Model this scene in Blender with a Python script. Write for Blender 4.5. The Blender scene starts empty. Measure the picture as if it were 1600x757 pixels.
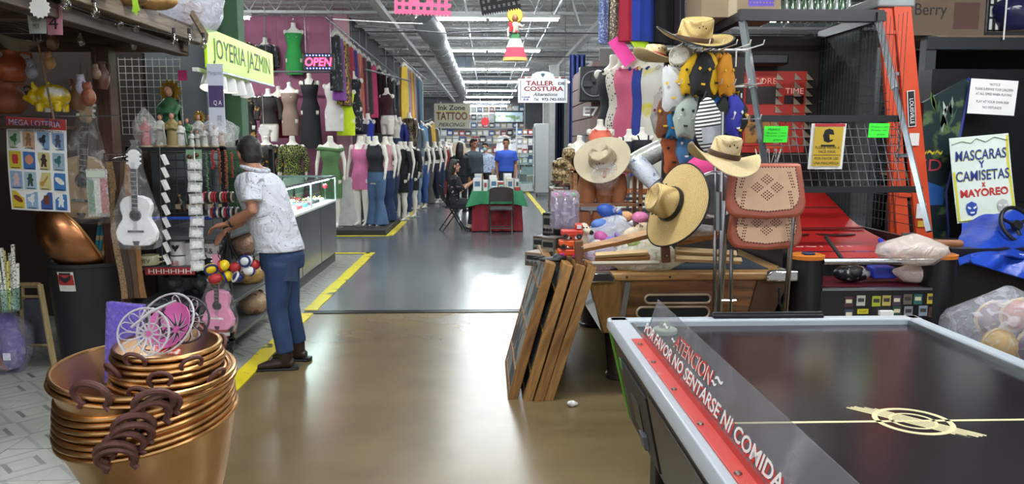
import bpy, bmesh, math, random
from mathutils import Vector as V, Matrix as MX, Euler
from math import sin, cos, pi, radians as rad, sqrt, atan2
RN = random.Random(11)
sc = bpy.context.scene
C = sc.collection
# ---------------------------------------------------------------- camera
F_PX, HOR, VPX, CAMZ = 1200.0, 222.0, 760.0, 1.65
PIT = math.atan((378.5-HOR)/F_PX); YAW = math.atan((800-VPX)/F_PX*cos(PIT))
cd = bpy.data.cameras.new('camera'); cam = bpy.data.objects.new('camera', cd); C.objects.link(cam)
cd.sensor_width = 36; cd.lens = 36*F_PX/1600; cd.clip_start = .05; cd.clip_end = 200
cam.location = (0, 0, CAMZ); cam.rotation_euler = (pi/2-PIT, 0, -YAW); sc.camera = cam
# ---------------------------------------------------------------- world, exposure
w = bpy.data.worlds.new('hall'); sc.world = w; w.use_nodes = True
bg = w.node_tree.nodes['Background']; bg.inputs[0].default_value = (.93, .95, 1, 1); bg.inputs[1].default_value = .5  # even ambient fill, added in place of light from the unseen hall
sc.view_settings.view_transform = 'Standard'; sc.view_settings.look = 'None'
sc.view_settings.exposure = .8; sc.view_settings.gamma = 1; sc.view_settings.use_curve_mapping = False
TUBE_POWER, TUBE_EMIT = 34, 62
sc.cycles.max_bounces = 8; sc.cycles.transparent_max_bounces = 16; sc.cycles.sample_clamp_indirect = 6

_F = V((sin(YAW)*cos(PIT), cos(YAW)*cos(PIT), -sin(PIT))); _R = V((cos(YAW), -sin(YAW), 0)); _U = V((sin(YAW)*sin(PIT), cos(YAW)*sin(PIT), cos(PIT)))
def _ray(u, v): return _F + _R*((u-800)/F_PX) + _U*((378.5-v)/F_PX)
def P(u, v, Y):                       # point of the place seen at photo position (u, v), Y metres down the hall
    d = _ray(u, v); t = Y/d.y; return V((d.x*t, Y, CAMZ+d.z*t))
def G(u, v, z=0):                     # the same, at height z
    d = _ray(u, v); t = (z-CAMZ)/d.z; return V((d.x*t, d.y*t, z))
def K(n, Y): return n*Y/F_PX          # n photo pixels in metres at depth Y

# ---------------------------------------------------------------- materials
def L(h):
    h = h.lstrip('#'); o = []
    for i in (0, 2, 4):
        c = int(h[i:i+2], 16)/255; o.append(c/12.92 if c <= .04045 else ((c+.055)/1.055)**2.4)
    return (*o, 1)
_mc = {}; _kids = {}
def _nt(key):
    m = bpy.data.materials.new(key); m.use_nodes = True; nt = m.node_tree; return m, nt, nt.nodes['Principled BSDF']
def _n(nt, t, **k):
    n = nt.nodes.new('ShaderNode'+t)
    for a, b in k.items():
        if a in n.inputs: n.inputs[a].default_value = b
        else: setattr(n, a, b)
    return n
def mat(col, r=.55, m=0, sc_=8, a=.12, bump=0, emit=0, key='', coat=0, col2=None, thr=None, str3=None, bs=None):
    """procedural principled material: colour varied by noise; col2 with thr gives blotches"""
    k = (col, r, m, sc_, a, bump, emit, coat, col2, thr, str3, bs)
    if k in _mc: return _mc[k]
    M_, nt, p = _nt((key or 'm')+'_'+col.strip('#')); l = nt.links.new
    tc = _n(nt, 'TexCoord'); src = tc.outputs['Object']
    if str3:
        mp = _n(nt, 'Mapping'); mp.inputs['Scale'].default_value = str3; l(src, mp.inputs[0]); src = mp.outputs[0]
    nz = _n(nt, 'TexNoise', Scale=sc_, Detail=3.0); l(src, nz.inputs['Vector'])
    mx = _n(nt, 'Mix', data_type='RGBA'); c = L(col); c2 = L(col2) if col2 else None
    if c2:
        rp = _n(nt, 'ValToRGB'); t = thr or .5; e = rp.color_ramp.elements; e[0].position = max(0, t-.04); e[1].position = min(1, t+.04)
        l(nz.outputs['Fac'], rp.inputs[0]); l(rp.outputs[0], mx.inputs['Factor']); mx.inputs['A'].default_value = c; mx.inputs['B'].default_value = c2
    else:
        l(nz.outputs['Fac'], mx.inputs['Factor'])
        mx.inputs['A'].default_value = (*[max(0, x*(1-2*a)) for x in c[:3]], 1); mx.inputs['B'].default_value = (*[min(1, x*(1+2*a)) for x in c[:3]], 1)
    l(mx.outputs['Result'], p.inputs['Base Color'])
    p.inputs['Roughness'].default_value = r; p.inputs['Metallic'].default_value = m; p.inputs['Coat Weight'].default_value = coat
    if bump:
        nb = _n(nt, 'TexNoise', Scale=bs or sc_*3, Detail=4.0); l(src, nb.inputs['Vector'])
        b = _n(nt, 'Bump', Strength=bump, Distance=.01); l(nb.outputs['Fac'], b.inputs['Height']); l(b.outputs[0], p.inputs['Normal'])
    if emit:
        l(mx.outputs['Result'], p.inputs['Emission Color']); p.inputs['Emission Strength'].default_value = emit
    _mc[k] = M_; return M_
def wood(c1, c2, axis=0, s=3., r=.5, coat=0, st=14):
    k = ('w', c1, c2, axis, s, r, coat, st)
    if k in _mc: return _mc[k]
    M_, nt, p = _nt('wood_'+c1); l = nt.links.new
    tc = _n(nt, 'TexCoord'); mp = _n(nt, 'Mapping'); sv = [st, st, st]; sv[axis] = 1.2; mp.inputs['Scale'].default_value = sv; l(tc.outputs['Object'], mp.inputs[0])
    nz = _n(nt, 'TexNoise', Scale=s, Detail=5.0, Distortion=1.2); l(mp.outputs[0], nz.inputs['Vector'])
    rp = _n(nt, 'ValToRGB'); e = rp.color_ramp.elements; e[0].position = .32; e[1].position = .68; e[0].color = L(c1); e[1].color = L(c2)
    l(nz.outputs['Fac'], rp.inputs[0]); l(rp.outputs[0], p.inputs['Base Color']); p.inputs['Roughness'].default_value = r; p.inputs['Coat Weight'].default_value = coat
    b = _n(nt, 'Bump', Strength=.15, Distance=.005); l(nz.outputs['Fac'], b.inputs['Height']); l(b.outputs[0], p.inputs['Normal'])
    _mc[k] = M_; return M_
def stripes(c1, c2, per, axis=2, duty=.5, r=.7, wob=0., c3=None):
    """stripes of period per metres along an object axis"""
    k = ('s', c1, c2, per, axis, duty, r, wob, c3)
    if k in _mc: return _mc[k]
    M_, nt, p = _nt('stripe_'+c1); l = nt.links.new
    tc = _n(nt, 'TexCoord'); sp = _n(nt, 'SeparateXYZ'); src = tc.outputs['Object']
    if wob:
        nz = _n(nt, 'TexNoise', Scale=9.0); l(src, nz.inputs['Vector']); ad = _n(nt, 'VectorMath', operation='MULTIPLY_ADD')
        l(nz.outputs['Color'], ad.inputs[0]); ad.inputs[1].default_value = (wob, wob, wob); l(src, ad.inputs[2]); src = ad.outputs[0]
    l(src, sp.inputs[0]); d = _n(nt, 'Math', operation='MULTIPLY'); d.inputs[1].default_value = 1/per; l(sp.outputs[axis], d.inputs[0])
    fr = _n(nt, 'Math', operation='FRACT'); l(d.outputs[0], fr.inputs[0]); rp = _n(nt, 'ValToRGB'); rp.color_ramp.interpolation = 'CONSTANT'
    e = rp.color_ramp.elements; e[0].color = L(c1); e[1].color = L(c2); e[1].position = duty
    if c3: q = e.new(duty+(1-duty)/2); q.color = L(c3)
    l(fr.outputs[0], rp.inputs[0]); l(rp.outputs[0], p.inputs['Base Color']); p.inputs['Roughness'].default_value = r
    _mc[k] = M_; return M_
def cells(c1, c2, s=20, thr=.35, r=.7, feat='F1', str3=(1, 1, 1), m=0, bump=0):
    """cell pattern: spots (F1) or a net of lines (DISTANCE_TO_EDGE)"""
    k = ('c', c1, c2, s, thr, r, feat, str3, m, bump)
    if k in _mc: return _mc[k]
    M_, nt, p = _nt('cells_'+c1); l = nt.links.new
    tc = _n(nt, 'TexCoord'); mp = _n(nt, 'Mapping'); mp.inputs['Scale'].default_value = str3; l(tc.outputs['Object'], mp.inputs[0])
    vo = _n(nt, 'TexVoronoi', Scale=float(s), feature=feat); l(mp.outputs[0], vo.inputs['Vector'])
    rp = _n(nt, 'ValToRGB'); e = rp.color_ramp.elements; e[0].position = thr-.03; e[1].position = thr+.03; e[0].color = L(c1); e[1].color = L(c2)
    l(vo.outputs['Distance'], rp.inputs[0]); l(rp.outputs[0], p.inputs['Base Color']); p.inputs['Roughness'].default_value = r; p.inputs['Metallic'].default_value = m
    if bump:
        nb = _n(nt, 'TexNoise', Scale=7.0, Detail=3.0, Distortion=1.5); l(tc.outputs['Object'], nb.inputs['Vector']); b = _n(nt, 'Bump', Strength=bump, Distance=.05); l(nb.outputs['Fac'], b.inputs['Height']); l(b.outputs[0], p.inputs['Normal'])
    _mc[k] = M_; return M_
def straw(c1='d9c48a', c2='b89a5c', rings=True, s=90):
    k = ('straw', c1, c2, rings, s)
    if k in _mc: return _mc[k]
    M_, nt, p = _nt('straw_'+c1); l = nt.links.new; tc = _n(nt, 'TexCoord')
    wv = _n(nt, 'TexWave', wave_type='RINGS' if rings else 'BANDS', rings_direction='Z' if rings else 'X', Scale=s/6.3*2.2, Distortion=1.0)
    wv.inputs['Detail Scale'].default_value = 6; l(tc.outputs['Object'], wv.inputs['Vector'])
    vo = _n(nt, 'TexVoronoi', Scale=150.0); l(tc.outputs['Object'], vo.inputs['Vector'])
    a = _n(nt, 'Math', operation='MULTIPLY'); l(wv.outputs['Fac'], a.inputs[0]); l(vo.outputs['Distance'], a.inputs[1])
    rp = _n(nt, 'ValToRGB'); e = rp.color_ramp.elements; e[0].color = L(c2); e[1].color = L(c1); e[1].position = .3; l(a.outputs[0], rp.inputs[0])
    l(rp.outputs[0], p.inputs['Base Color']); p.inputs['Roughness'].default_value = .6
    b = _n(nt, 'Bump', Strength=.35, Distance=.003); l(wv.outputs['Fac'], b.inputs['Height']); l(b.outputs[0], p.inputs['Normal'])
    _mc[k] = M_; return M_
def film(col='ffffff', clear=.72, r=.12, sc_=14, key='film'):
    """thin clear plastic with creases"""
    k = ('film', col, clear, r, sc_)
    if k in _mc: return _mc[k]
    M_, nt, p = _nt(key); l = nt.links.new; tc = _n(nt, 'TexCoord')
    nz = _n(nt, 'TexNoise', Scale=float(sc_), Detail=4.0, Distortion=1.5); l(tc.outputs['Object'], nz.inputs['Vector'])
    b = _n(nt, 'Bump', Strength=.8, Distance=.03); l(nz.outputs['Fac'], b.inputs['Height'])
    p.inputs['Base Color'].default_value = L(col); p.inputs['Roughness'].default_value = r; l(b.outputs[0], p.inputs['Normal'])
    tr = _n(nt, 'BsdfTransparent'); tr.inputs[0].default_value = (*[.5+.5*x for x in L(col)[:3]], 1); ms = _n(nt, 'MixShader')
    rp = _n(nt, 'ValToRGB'); e = rp.color_ramp.elements; e[0].position = .5; e[1].position = .8
    e[0].color = (clear,)*3+(1,); e[1].color = (max(0, clear-.33),)*3+(1,); l(nz.outputs['Fac'], rp.inputs[0]); l(rp.outputs[0], ms.inputs[0])
    l(p.outputs[0], ms.inputs[1]); l(tr.outputs[0], ms.inputs[2]); l(ms.outputs[0], nt.nodes['Material Output'].inputs[0])
    _mc[k] = M_; return M_
def glass(tint='e6f4f0', k0=.12, gz=.7):
    k = ('glass', tint, k0, gz)
    if k in _mc: return _mc[k]
    M_, nt, p = _nt('glass'); l = nt.links.new
    g = _n(nt, 'BsdfGlossy', Roughness=.03); tr = _n(nt, 'BsdfTransparent'); tr.inputs[0].default_value = L(tint)
    fr = _n(nt, 'LayerWeight'); pw = _n(nt, 'Math', operation='POWER'); pw.inputs[1].default_value = 4; l(fr.outputs['Facing'], pw.inputs[0]); ad = _n(nt, 'Math', operation='MULTIPLY_ADD'); ad.inputs[1].default_value = gz; ad.inputs[2].default_value = k0; l(pw.outputs[0], ad.inputs[0])
    ms = _n(nt, 'MixShader'); l(ad.outputs[0], ms.inputs[0]); l(tr.outputs[0], ms.inputs[1]); l(g.outputs[0], ms.inputs[2]); l(ms.outputs[0], nt.nodes['Material Output'].inputs[0])
    _mc[k] = M_; return M_
def emis(col, s):
    k = ('em', col, s)
    if k in _mc: return _mc[k]
    M_, nt, p = _nt('light_'+col); p.inputs['Base Color'].default_value = L(col); p.inputs['Emission Color'].default_value = L(col); p.inputs['Emission Strength'].default_value = s
    _mc[k] = M_; return M_
BLACK = mat('141416', .5); DARK = mat('232326', .6); WHITE = mat('e8e8e4', .5, a=.04); CHROME = mat('c8ccd0', .18, 1, a=.03); STEEL = mat('8f9498', .38, 1, a=.06)
GREYM = mat('6d7072', .5, .4); MANQ = mat('e6e1d4', .38, a=.03); SKIN = mat('a8745a', .55, a=.05); INK = mat('17171a', .6, a=.02); PAPER = mat('efefec', .8, a=.03); BROWN = mat('4a3022', .5)

# ---------------------------------------------------------------- mesh builder
class B:
    def __init__(s, M=None): s.v = []; s.f = []; s.M = M or MX.Identity(4)
    def add(s, vs, fs):
        o = len(s.v); s.v += [s.M @ V(p) for p in vs]; s.f += [tuple(i+o for i in f) for f in fs]; return s
    def box(s, c, d, rot=None, tap=1.):
        x, y, z = d[0]/2, d[1]/2, d[2]/2; q = Euler(rot).to_matrix() if rot else MX.Identity(3); c = V(c)
        vs = [c+q@V((a*x*(tap if k > 0 else 1), b*y*(tap if k > 0 else 1), k*z)) for k in (-1, 1) for b in (-1, 1) for a in (-1, 1)]
        return s.add(vs, [(0, 2, 3, 1), (4, 5, 7, 6), (0, 1, 5, 4), (2, 6, 7, 3), (0, 4, 6, 2), (1, 3, 7, 5)])
    def b2(s, a, b): return s.box([(p+q)/2 for p, q in zip(a, b)], [abs(q-p) for p, q in zip(a, b)])
    def loft(s, rings, caps=True, closed=False):
        n = len(rings[0]); vs = [p for r in rings for p in r]; fs = []; m = len(rings)
        for i in range(m if closed else m-1):
            for j in range(n):
                a, b = i*n+j, i*n+(j+1) % n; c, d = ((i+1) % m)*n+(j+1) % n, ((i+1) % m)*n+j; fs.append((a, b, c, d))
        if caps and not closed: fs += [tuple(range(n))[::-1], tuple((m-1)*n+j for j in range(n))]
        return s.add(vs, fs)
    def tube(s, pts, r, n=8, closed=False, caps=True, flat=1.):
        pts = [V(p) for p in pts]; m = len(pts); rr = r if isinstance(r, (list, tuple)) else [r]*m; rings = []; up = None
        for i, p in enumerate(pts):
            t = (pts[(i+1) % m]-pts[i-1]) if closed else (pts[min(i+1, m-1)]-pts[max(i-1, 0)])
            if t.length < 1e-9: t = V((0, 0, 1))
            t.normalize()
            if up is None: up = V((0, 0, 1)) if abs(t.z) < .9 else V((0, 1, 0))
            x = t.cross(up); x = x.normalized() if x.length > 1e-6 else V((1, 0, 0)); y = x.cross(t).normalized(); up = y
            rings.append([p+x*(rr[i]*cos(2*pi*k/n))+y*(rr[i]*flat*sin(2*pi*k/n)) for k in range(n)])
        return s.loft(rings, caps, closed)
    def cyl(s, a, b, r, n=12, r2=None): return s.tube([a, b], [r, r if r2 is None else r2], n)
    def lathe(s, prof, n=24, c=(0, 0, 0), sx=1., sy=1., caps=True):
        c = V(c); return s.loft([[c+V((r*sx*cos(2*pi*k/n), r*sy*sin(2*pi*k/n), z)) for k in range(n)] for r, z in prof], caps)
    def ell(s, c, r, n=12, m=7, rot=None):
        q = Euler(rot).to_matrix() if rot else MX.Identity(3); c = V(c); r = r if isinstance(r, (tuple, list)) else (r,)*3; rg = []
        for i in range(m+1):
            t = -pi/2+pi*i/m; t = max(-pi/2+.08, min(pi/2-.08, t)); rg.append([c+q@V((r[0]*cos(t)*cos(2*pi*k/n), r[1]*cos(t)*sin(2*pi*k/n), r[2]*sin(t))) for k in range(n)])
        return s.loft(rg)
    def prism(s, poly, d, M=None):
        """poly of (x, z) points, extruded d along y, centred"""
        n = len(poly); q = M or MX.Identity(4); vs = [q@V((x, y, z)) for y in (-d/2, d/2) for x, z in poly]
        return s.add(vs, [tuple(range(n)), tuple(range(2*n-1, n-1, -1))]+[(i, i+n, (i+1) % n+n, (i+1) % n) for i in range(n)])
    def sheet(s, fn, nu, nv, th=.003):
        """thin solid surface from fn(a, b), a and b in 0..1"""
        p = [[V(fn(i/nu, j/nv)) for j in range(nv+1)] for i in range(nu+1)]; W = nv+1; top = []; bot = []
        for i in range(nu+1):
            for j in range(nv+1):
                n = (p[min(i+1, nu)][j]-p[max(i-1, 0)][j]).cross(p[i][min(j+1, nv)]-p[i][max(j-1, 0)]); n = n.normalized() if n.length > 1e-9 else V((0, 0, 1))
                top.append(p[i][j]+n*th/2); bot.append(p[i][j]-n*th/2)
        N = len(top); fs = []
        for i in range(nu):
            for j in range(nv):
                a, b, c, d = i*W+j, (i+1)*W+j, (i+1)*W+j+1, i*W+j+1; fs += [(a, b, c, d), (a+N, d+N, c+N, b+N)]
        bd = [i*W for i in range(nu+1)]+[nu*W+j for j in range(1, nv+1)]+[i*W+nv for i in range(nu-1, -1, -1)]+[j for j in range(nv-1, 0, -1)]
        for a, b in zip(bd, bd[1:]+bd[:1]): fs.append((b, a, a+N, b+N))
        return s.add(top+bot, fs)
    def mesh(s, name, ang=40):
        me = bpy.data.meshes.new(name); me.from_pydata([tuple(p) for p in s.v], [], s.f); me.update()
        bm = bmesh.new(); bm.from_mesh(me); bmesh.ops.recalc_face_normals(bm, faces=bm.faces); bm.to_mesh(me); bm.free()
        me.polygons.foreach_set('use_smooth', [True]*len(me.polygons)); me.set_sharp_from_angle(angle=rad(ang)); return me
    def o(s, name, m, par=None, ang=40, bev=0, loc=None, rot=None):
        return ob(name, s.mesh(name, ang), m, par, bev, loc, rot)
def ob(name, me, m, par=None, bev=0, loc=None, rot=None):
    o = bpy.data.objects.new(name, me); C.objects.link(o)
    if m and not me.materials: me.materials.append(m)
    if par: o.parent = par; _kids.setdefault(par.name, []).append(o)
    if loc is not None: o.location = loc
    if rot is not None: o.rotation_euler = rot
    if bev:
        b = o.modifiers.new('bevel', 'BEVEL'); b.width = bev; b.segments = 2; b.limit_method = 'ANGLE'
    return o
TS = bpy.data.scenes.new('workshop')
def bake(o):
    TS.collection.objects.link(o); vl = TS.view_layers[0]; vl.update(); dg = vl.depsgraph; dg.update(); return bpy.data.meshes.new_from_object(o.evaluated_get(dg))
def fuse(b, vox=.012, it=6):
    """grow overlapping closed shapes into one continuous skin"""
    me = b.mesh('tmp'); o = bpy.data.objects.new('tmp', me)
    r = o.modifiers.new('r', 'REMESH'); r.mode = 'VOXEL'; r.voxel_size = vox; s = o.modifiers.new('s', 'SMOOTH'); s.iterations = it; s.factor = .5
    out = bake(o); bpy.data.objects.remove(o)
    out.polygons.foreach_set('use_smooth', [True]*len(out.polygons)); return out
def tag(o, label, cat, group=None, kind=None):
    o['label'] = label
    if cat: o['category'] = cat
    if group: o['group'] = group
    if kind: o['kind'] = kind
    return o
def thing(name, label, cat, loc=(0, 0, 0), rz=0, group=None, rot=None):
    o = bpy.data.objects.new(name, None); C.objects.link(o); o.empty_display_size = .1; o.location = loc; o.rotation_euler = rot or (0, 0, rz)
    return tag(o, label, cat, group)
def dup(root, loc, rz=None, label=None, group=None, rot=None, scale=None, mats=None):
    def cp(o, par):
        c = o.copy(); C.objects.link(c); c.parent = par
        if par: _kids.setdefault(par.name, []).append(c)
        for ch in list(_kids.get(o.name, [])): cp(ch, c)
        return c
    r = cp(root, None); r.location = loc
    if rz is not None: r.rotation_euler = (0, 0, rz)
    if rot is not None: r.rotation_euler = rot
    if scale: r.scale = (scale,)*3 if not isinstance(scale, (tuple, list)) else scale
    if label: r['label'] = label
    if group: r['group'] = group
    return r
def recol(root, part, m):
    """give one copied part a mesh of its own material (object-level slot)"""
    for x in _kids.get(root.name, []):
        if x.name.split('.')[0] == part: x.material_slots[0].link = 'OBJECT'; x.material_slots[0].material = m
def txt(s, w_, h, m, par=None, loc=(0, 0, 0), rot=(pi/2, 0, 0), ext=.0008, name='lettering', shear=0, bold=0):
    """flat lettering w x h metres centred on loc, upright in the plane y = 0 when rot is (90, 0, 0)"""
    c = bpy.data.curves.new('t', 'FONT'); c.body = s; c.size = 1; c.extrude = 0; c.shear = shear; c.align_x = 'CENTER'; c.offset = bold; c.resolution_u = 3
    t = bpy.data.objects.new('t', c); me = bake(t); bpy.data.objects.remove(t); bpy.data.curves.remove(c)
    xs = [p.co.x for p in me.vertices]; ys = [p.co.y for p in me.vertices]
    if xs:
        x0, x1, y0, y1 = min(xs), max(xs), min(ys), max(ys); sx = w_/max(1e-6, x1-x0); sy = h/max(1e-6, y1-y0)
        for p in me.vertices: p.co = ((p.co.x-(x0+x1)/2)*sx, (p.co.y-(y0+y1)/2)*sy, ext)
    me.materials.clear(); return ob(name, me, m, par, loc=loc, rot=rot)
def lerp(a, b, t): return V(a)*(1-t)+V(b)*t
def circ(c, r, n=16, ax='z', a0=0, a1=2*pi):
    c = V(c); o = []
    for i in range(n):
        t = a0+(a1-a0)*i/(n if a1-a0 > 6.2 else n-1); x, y = r*cos(t), r*sin(t); o.append(c+(V((x, y, 0)) if ax == 'z' else V((x, 0, y)) if ax == 'y' else V((0, x, y))))
    return o
# ================================================================ the hall: floor, ceiling, walls, lamps
def struct(o, label=None):
    o['kind'] = 'structure'
    if label: o['label'] = label
    return o
def floor_mat(c1, c2, r0, r1, s):
    M_, nt, p = _nt('polished_concrete_'+c1); l = nt.links.new; tc = _n(nt, 'TexCoord')
    nz = _n(nt, 'TexNoise', Scale=s, Detail=6.0, Roughness=.65); l(tc.outputs['Object'], nz.inputs['Vector'])
    n2 = _n(nt, 'TexNoise', Scale=s*5, Detail=2.0); l(tc.outputs['Object'], n2.inputs['Vector'])
    rp = _n(nt, 'ValToRGB'); e = rp.color_ramp.elements; e[0].position = .15; e[1].position = .85; e[0].color = L(c1); e[1].color = L(c2); l(nz.outputs['Fac'], rp.inputs[0])
    mx = _n(nt, 'Mix', data_type='RGBA', blend_type='MULTIPLY'); mx.inputs['Factor'].default_value = .35; l(rp.outputs[0], mx.inputs['A']); l(n2.outputs['Fac'], mx.inputs['B']); l(mx.outputs['Result'], p.inputs['Base Color'])
    p.inputs['Roughness'].default_value = (r0+r1)/2
    p.inputs['Specular IOR Level'].default_value = .6; return M_
struct(B().b2((-9, -4, -.1), (9, 7.38, 0)).o('floor', floor_mat('6b5c40', '8c7a57', .16, .34, .5)), 'brown polished concrete floor of the near aisle')
ff = struct(B().b2((-9, 7.38, -.1), (9, 60, 0)).o('floor', floor_mat('565a5e', '75797c', .14, .32, .4)), 'grey polished concrete floor of the far aisle')
tag(B().b2((-1.76, 7.34, 0), (1.2, 7.40, .008)).b2((-1.76, 7.43, 0), (1.2, 7.46, .006)).o('floor_joint_strip', mat('2a2c30', .35, .8), bev=.002), 'dark metal joint strip crossing the concrete aisle floor', 'floor strip')
# vinyl tiles of the stall floor, each tile a piece of its own
def tile_mat():
    M_, nt, p = _nt('printed_tile'); l = nt.links.new; tc = _n(nt, 'TexCoord'); sp = _n(nt, 'SeparateXYZ'); l(tc.outputs['Object'], sp.inputs[0])
    def m(op, a, b=None, c=None):
        n = _n(nt, 'Math', operation=op)
        for i, q in enumerate((a, b, c)):
            if q is None: continue
            if isinstance(q, (int, float)): n.inputs[i].default_value = q
            else: l(q, n.inputs[i])
        return n.outputs[0]
    x, y = m('ABSOLUTE', sp.outputs[0]), m('ABSOLUTE', sp.outputs[1])
    dia = m('ADD', x, y)                                   # diamond frame in the middle of each tile, bands crossing at the corners
    fr = m('MULTIPLY', m('GREATER_THAN', dia, .085), m('LESS_THAN', dia, .12))
    bd = m('MULTIPLY', m('GREATER_THAN', dia, .205), m('LESS_THAN', dia, .235))
    side = m('GREATER_THAN', m('MULTIPLY', sp.outputs[0], sp.outputs[1]), 0.)
    nz = _n(nt, 'TexNoise', Scale=6.0, Detail=4.0); l(tc.outputs['Object'], nz.inputs['Vector'])
    mk = m('ADD', m('MULTIPLY', fr, m('MULTIPLY_ADD', side, .5, .35)), m('MULTIPLY', bd, .4)); mk = m('MULTIPLY', mk, m('ADD', nz.outputs['Fac'], .35))
    rp = _n(nt, 'ValToRGB'); e = rp.color_ramp.elements; e[0].color = L('aeb0a6'); e[1].color = L('46494c'); l(mk, rp.inputs[0])
    mx = _n(nt, 'Mix', data_type='RGBA', blend_type='MULTIPLY'); mx.inputs['Factor'].default_value = .4; l(rp.outputs[0], mx.inputs['A']); l(nz.outputs['Fac'], mx.inputs['B']); l(mx.outputs['Result'], p.inputs['Base Color'])
    p.inputs['Roughness'].default_value = .3; return M_
tm = B().b2((-.1985, -.1985, 0), (.1985, .1985, .006)).mesh('tile'); TM = tile_mat(); fl = bpy.data.objects['floor']
for i in range(8):
    for j in range(21):
        x, y = -1.99-.4*i, 3.05+.4*j
        if x < -.62*y-1.3 or (x > -2.2 and y > 11.2): continue
        o = ob('tile', tm, TM, fl, loc=(x+RN.uniform(-.002, .002), y, RN.uniform(-.0015, .001)))
B().b2((-5.4, 2.8, 0), (-1.79, 11.5, .0025)).o('tile_bed', mat('55564f', .7), fl)
# yellow floor tape
yl = mat('e8d21c', .5, sc_=7, col2='2b2a22', thr=.63); yl2 = mat('d8c62e', .5, sc_=5, col2='5a5838', thr=.66)
def tape(a, b, w_, m, label):
    a, b = V(a), V(b); d = (b-a).normalized(); n = V((-d.y, d.x, 0))*w_/2; k = max(2, int((b-a).length/.25)); bb = B()
    L_ = [[a+(b-a)*i/k+n*(1+RN.uniform(-.12, .12)), a+(b-a)*i/k-n*(1+RN.uniform(-.12, .12))] for i in range(k+1)]
    bb.loft([[p+V((0, 0, .0015)), q+V((0, 0, .0015)), q+V((0, 0, .009)), p+V((0, 0, .009))] for p, q in L_]); tag(bb.o('floor_tape', m), label, 'floor tape')
tape((-1.74, 4.9, 0), (-1.74, 7.33, 0), .13, yl, 'worn yellow and black floor tape beside the man in boots')
tape((-1.74, 7.47, 0), (-1.74, 11.45, 0), .13, yl2, 'yellow floor tape running past the jewellery counter')
tape((-1.74, 11.4, 0), (-2.4, 11.4, 0), .1, yl2, 'short yellow tape crossing the floor behind the jewellery counter')
tape((-1.72, 13.6, 0), (-1.72, 27, 0), .12, yl2, 'yellow floor tape along the feet of the mannequin row')
tape((-1.72, 13.55, 0), (-3.1, 13.55, 0), .07, yl2, 'thin yellow tape in front of the mannequin platform')
tape((1.33, 11.5, 0), (1.33, 30, 0), .12, yl2, 'yellow floor tape leading to the tall glass-door refrigerator')
tag(B().b2((.93, 3.75, 0), (1.05, 3.77, .0015)).o('tape_scrap', mat('c8322c', .5)), 'small scrap of red tape on the floor by the air hockey table', 'tape')
bb = B(); bb.ell((0, 0, .02), (.028, .022, .02), 9, 5); bb.ell((.02, .01, .015), (.02, .015, .014), 8, 5); bb.ell((-.016, -.012, .028), (.018, .016, .014), 8, 5)
tag(ob('paper_scrap', fuse(bb, .004, 1), PAPER, loc=G(894, 636)), 'crumpled white paper scrap lying on the brown floor', 'scrap')
# ceiling
CE = struct(B().b2((-9, -4, 4.62), (9, 60, 4.72)).o('ceiling', mat('d2d2ce', .8, sc_=.8, a=.06)), 'grey metal deck ceiling with open joists')
jb = B(); jb.b2((-9, -.05, 4.5), (9, .05, 4.56)); jb.b2((-9, -.05, 4.08), (9, .05, 4.13))
for i in range(36): x = -9+.5*i; jb.tube([(x, 0, 4.12), (x+.25, 0, 4.5), (x+.5, 0, 4.12)], .014, 4)
jm = jb.mesh('joist'); JM = mat('b8b8b6', .6, a=.1)
for k in range(22): ob('joist', jm, JM, CE, loc=(0, 4.4+1.8*k, 0))
rb = B(); rb.b2((-9, -.03, 4.59), (9, .03, 4.62)); rm = rb.mesh('deck_rib')
for k in range(60): ob('deck_rib', rm, JM, CE, loc=(0, 3.2+.6*k, 0))
gb = B().b2((-.07, 0, 3.98), (.07, 52, 4.08)).mesh('girder')
for x in (-1.9, 2.3): ob('girder', gb, JM, CE, loc=(x, 3, 0))
for x, z, r in ((-.35, 3.98, .022), (.9, 4.0, .018), (1.25, 3.95, .03), (-1.2, 4.02, .02)): B().cyl((x, 3, z), (x, 50, z), r, 6).o('conduit', mat('8b8d8f', .5, .3), CE)
for y in (8.2, 10.9, 12.3, 16.2, 20.7): B().cyl((-8, y, 3.9), (8, y+.3, 3.9), .012, 5).o('cable', mat('3c3c3e', .6), CE)
for x0, y0, x1, y1 in ((.7, 9, 1.9, 16), (1.1, 7, 1.5, 12), (-.2, 8, .5, 15), (2.2, 9, 3.2, 14)): B().cyl((x0, y0, 4.05), (x1, y1, 4.02), .025, 5).o('brace', JM, CE)
# round air duct
t = thing('air_duct', 'round spiral metal air duct under the ceiling joists', 'duct', (-.86, 13, 3.42)); DM = mat('94979a', .42, .6, a=.05)
B().tube([(0, .1, 0), (0, 15, 0)], .175, 18).o('duct_pipe', DM, t)
B().tube([(-.16, -.1, .22), (-.1, -.02, .12), (0, .1, 0), (.02, .3, -.01)], [.19, .2, .2, .18], 18).o('duct_elbow', DM, t)
for k in range(14): B().tube([(0, .8+k, 0), (0, .84+k, 0)], .186, 18).o('duct_band', DM, t)
for k in range(5): B().cyl((0, 1+3*k, .17), (0, 1+3*k, .62), .008, 5).o('hanger_rod', DM, t)
B().b2((-.12, 14.9, -.2), (.14, 15.2, .2)).o('duct_outlet', DM, t, bev=.02)
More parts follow.
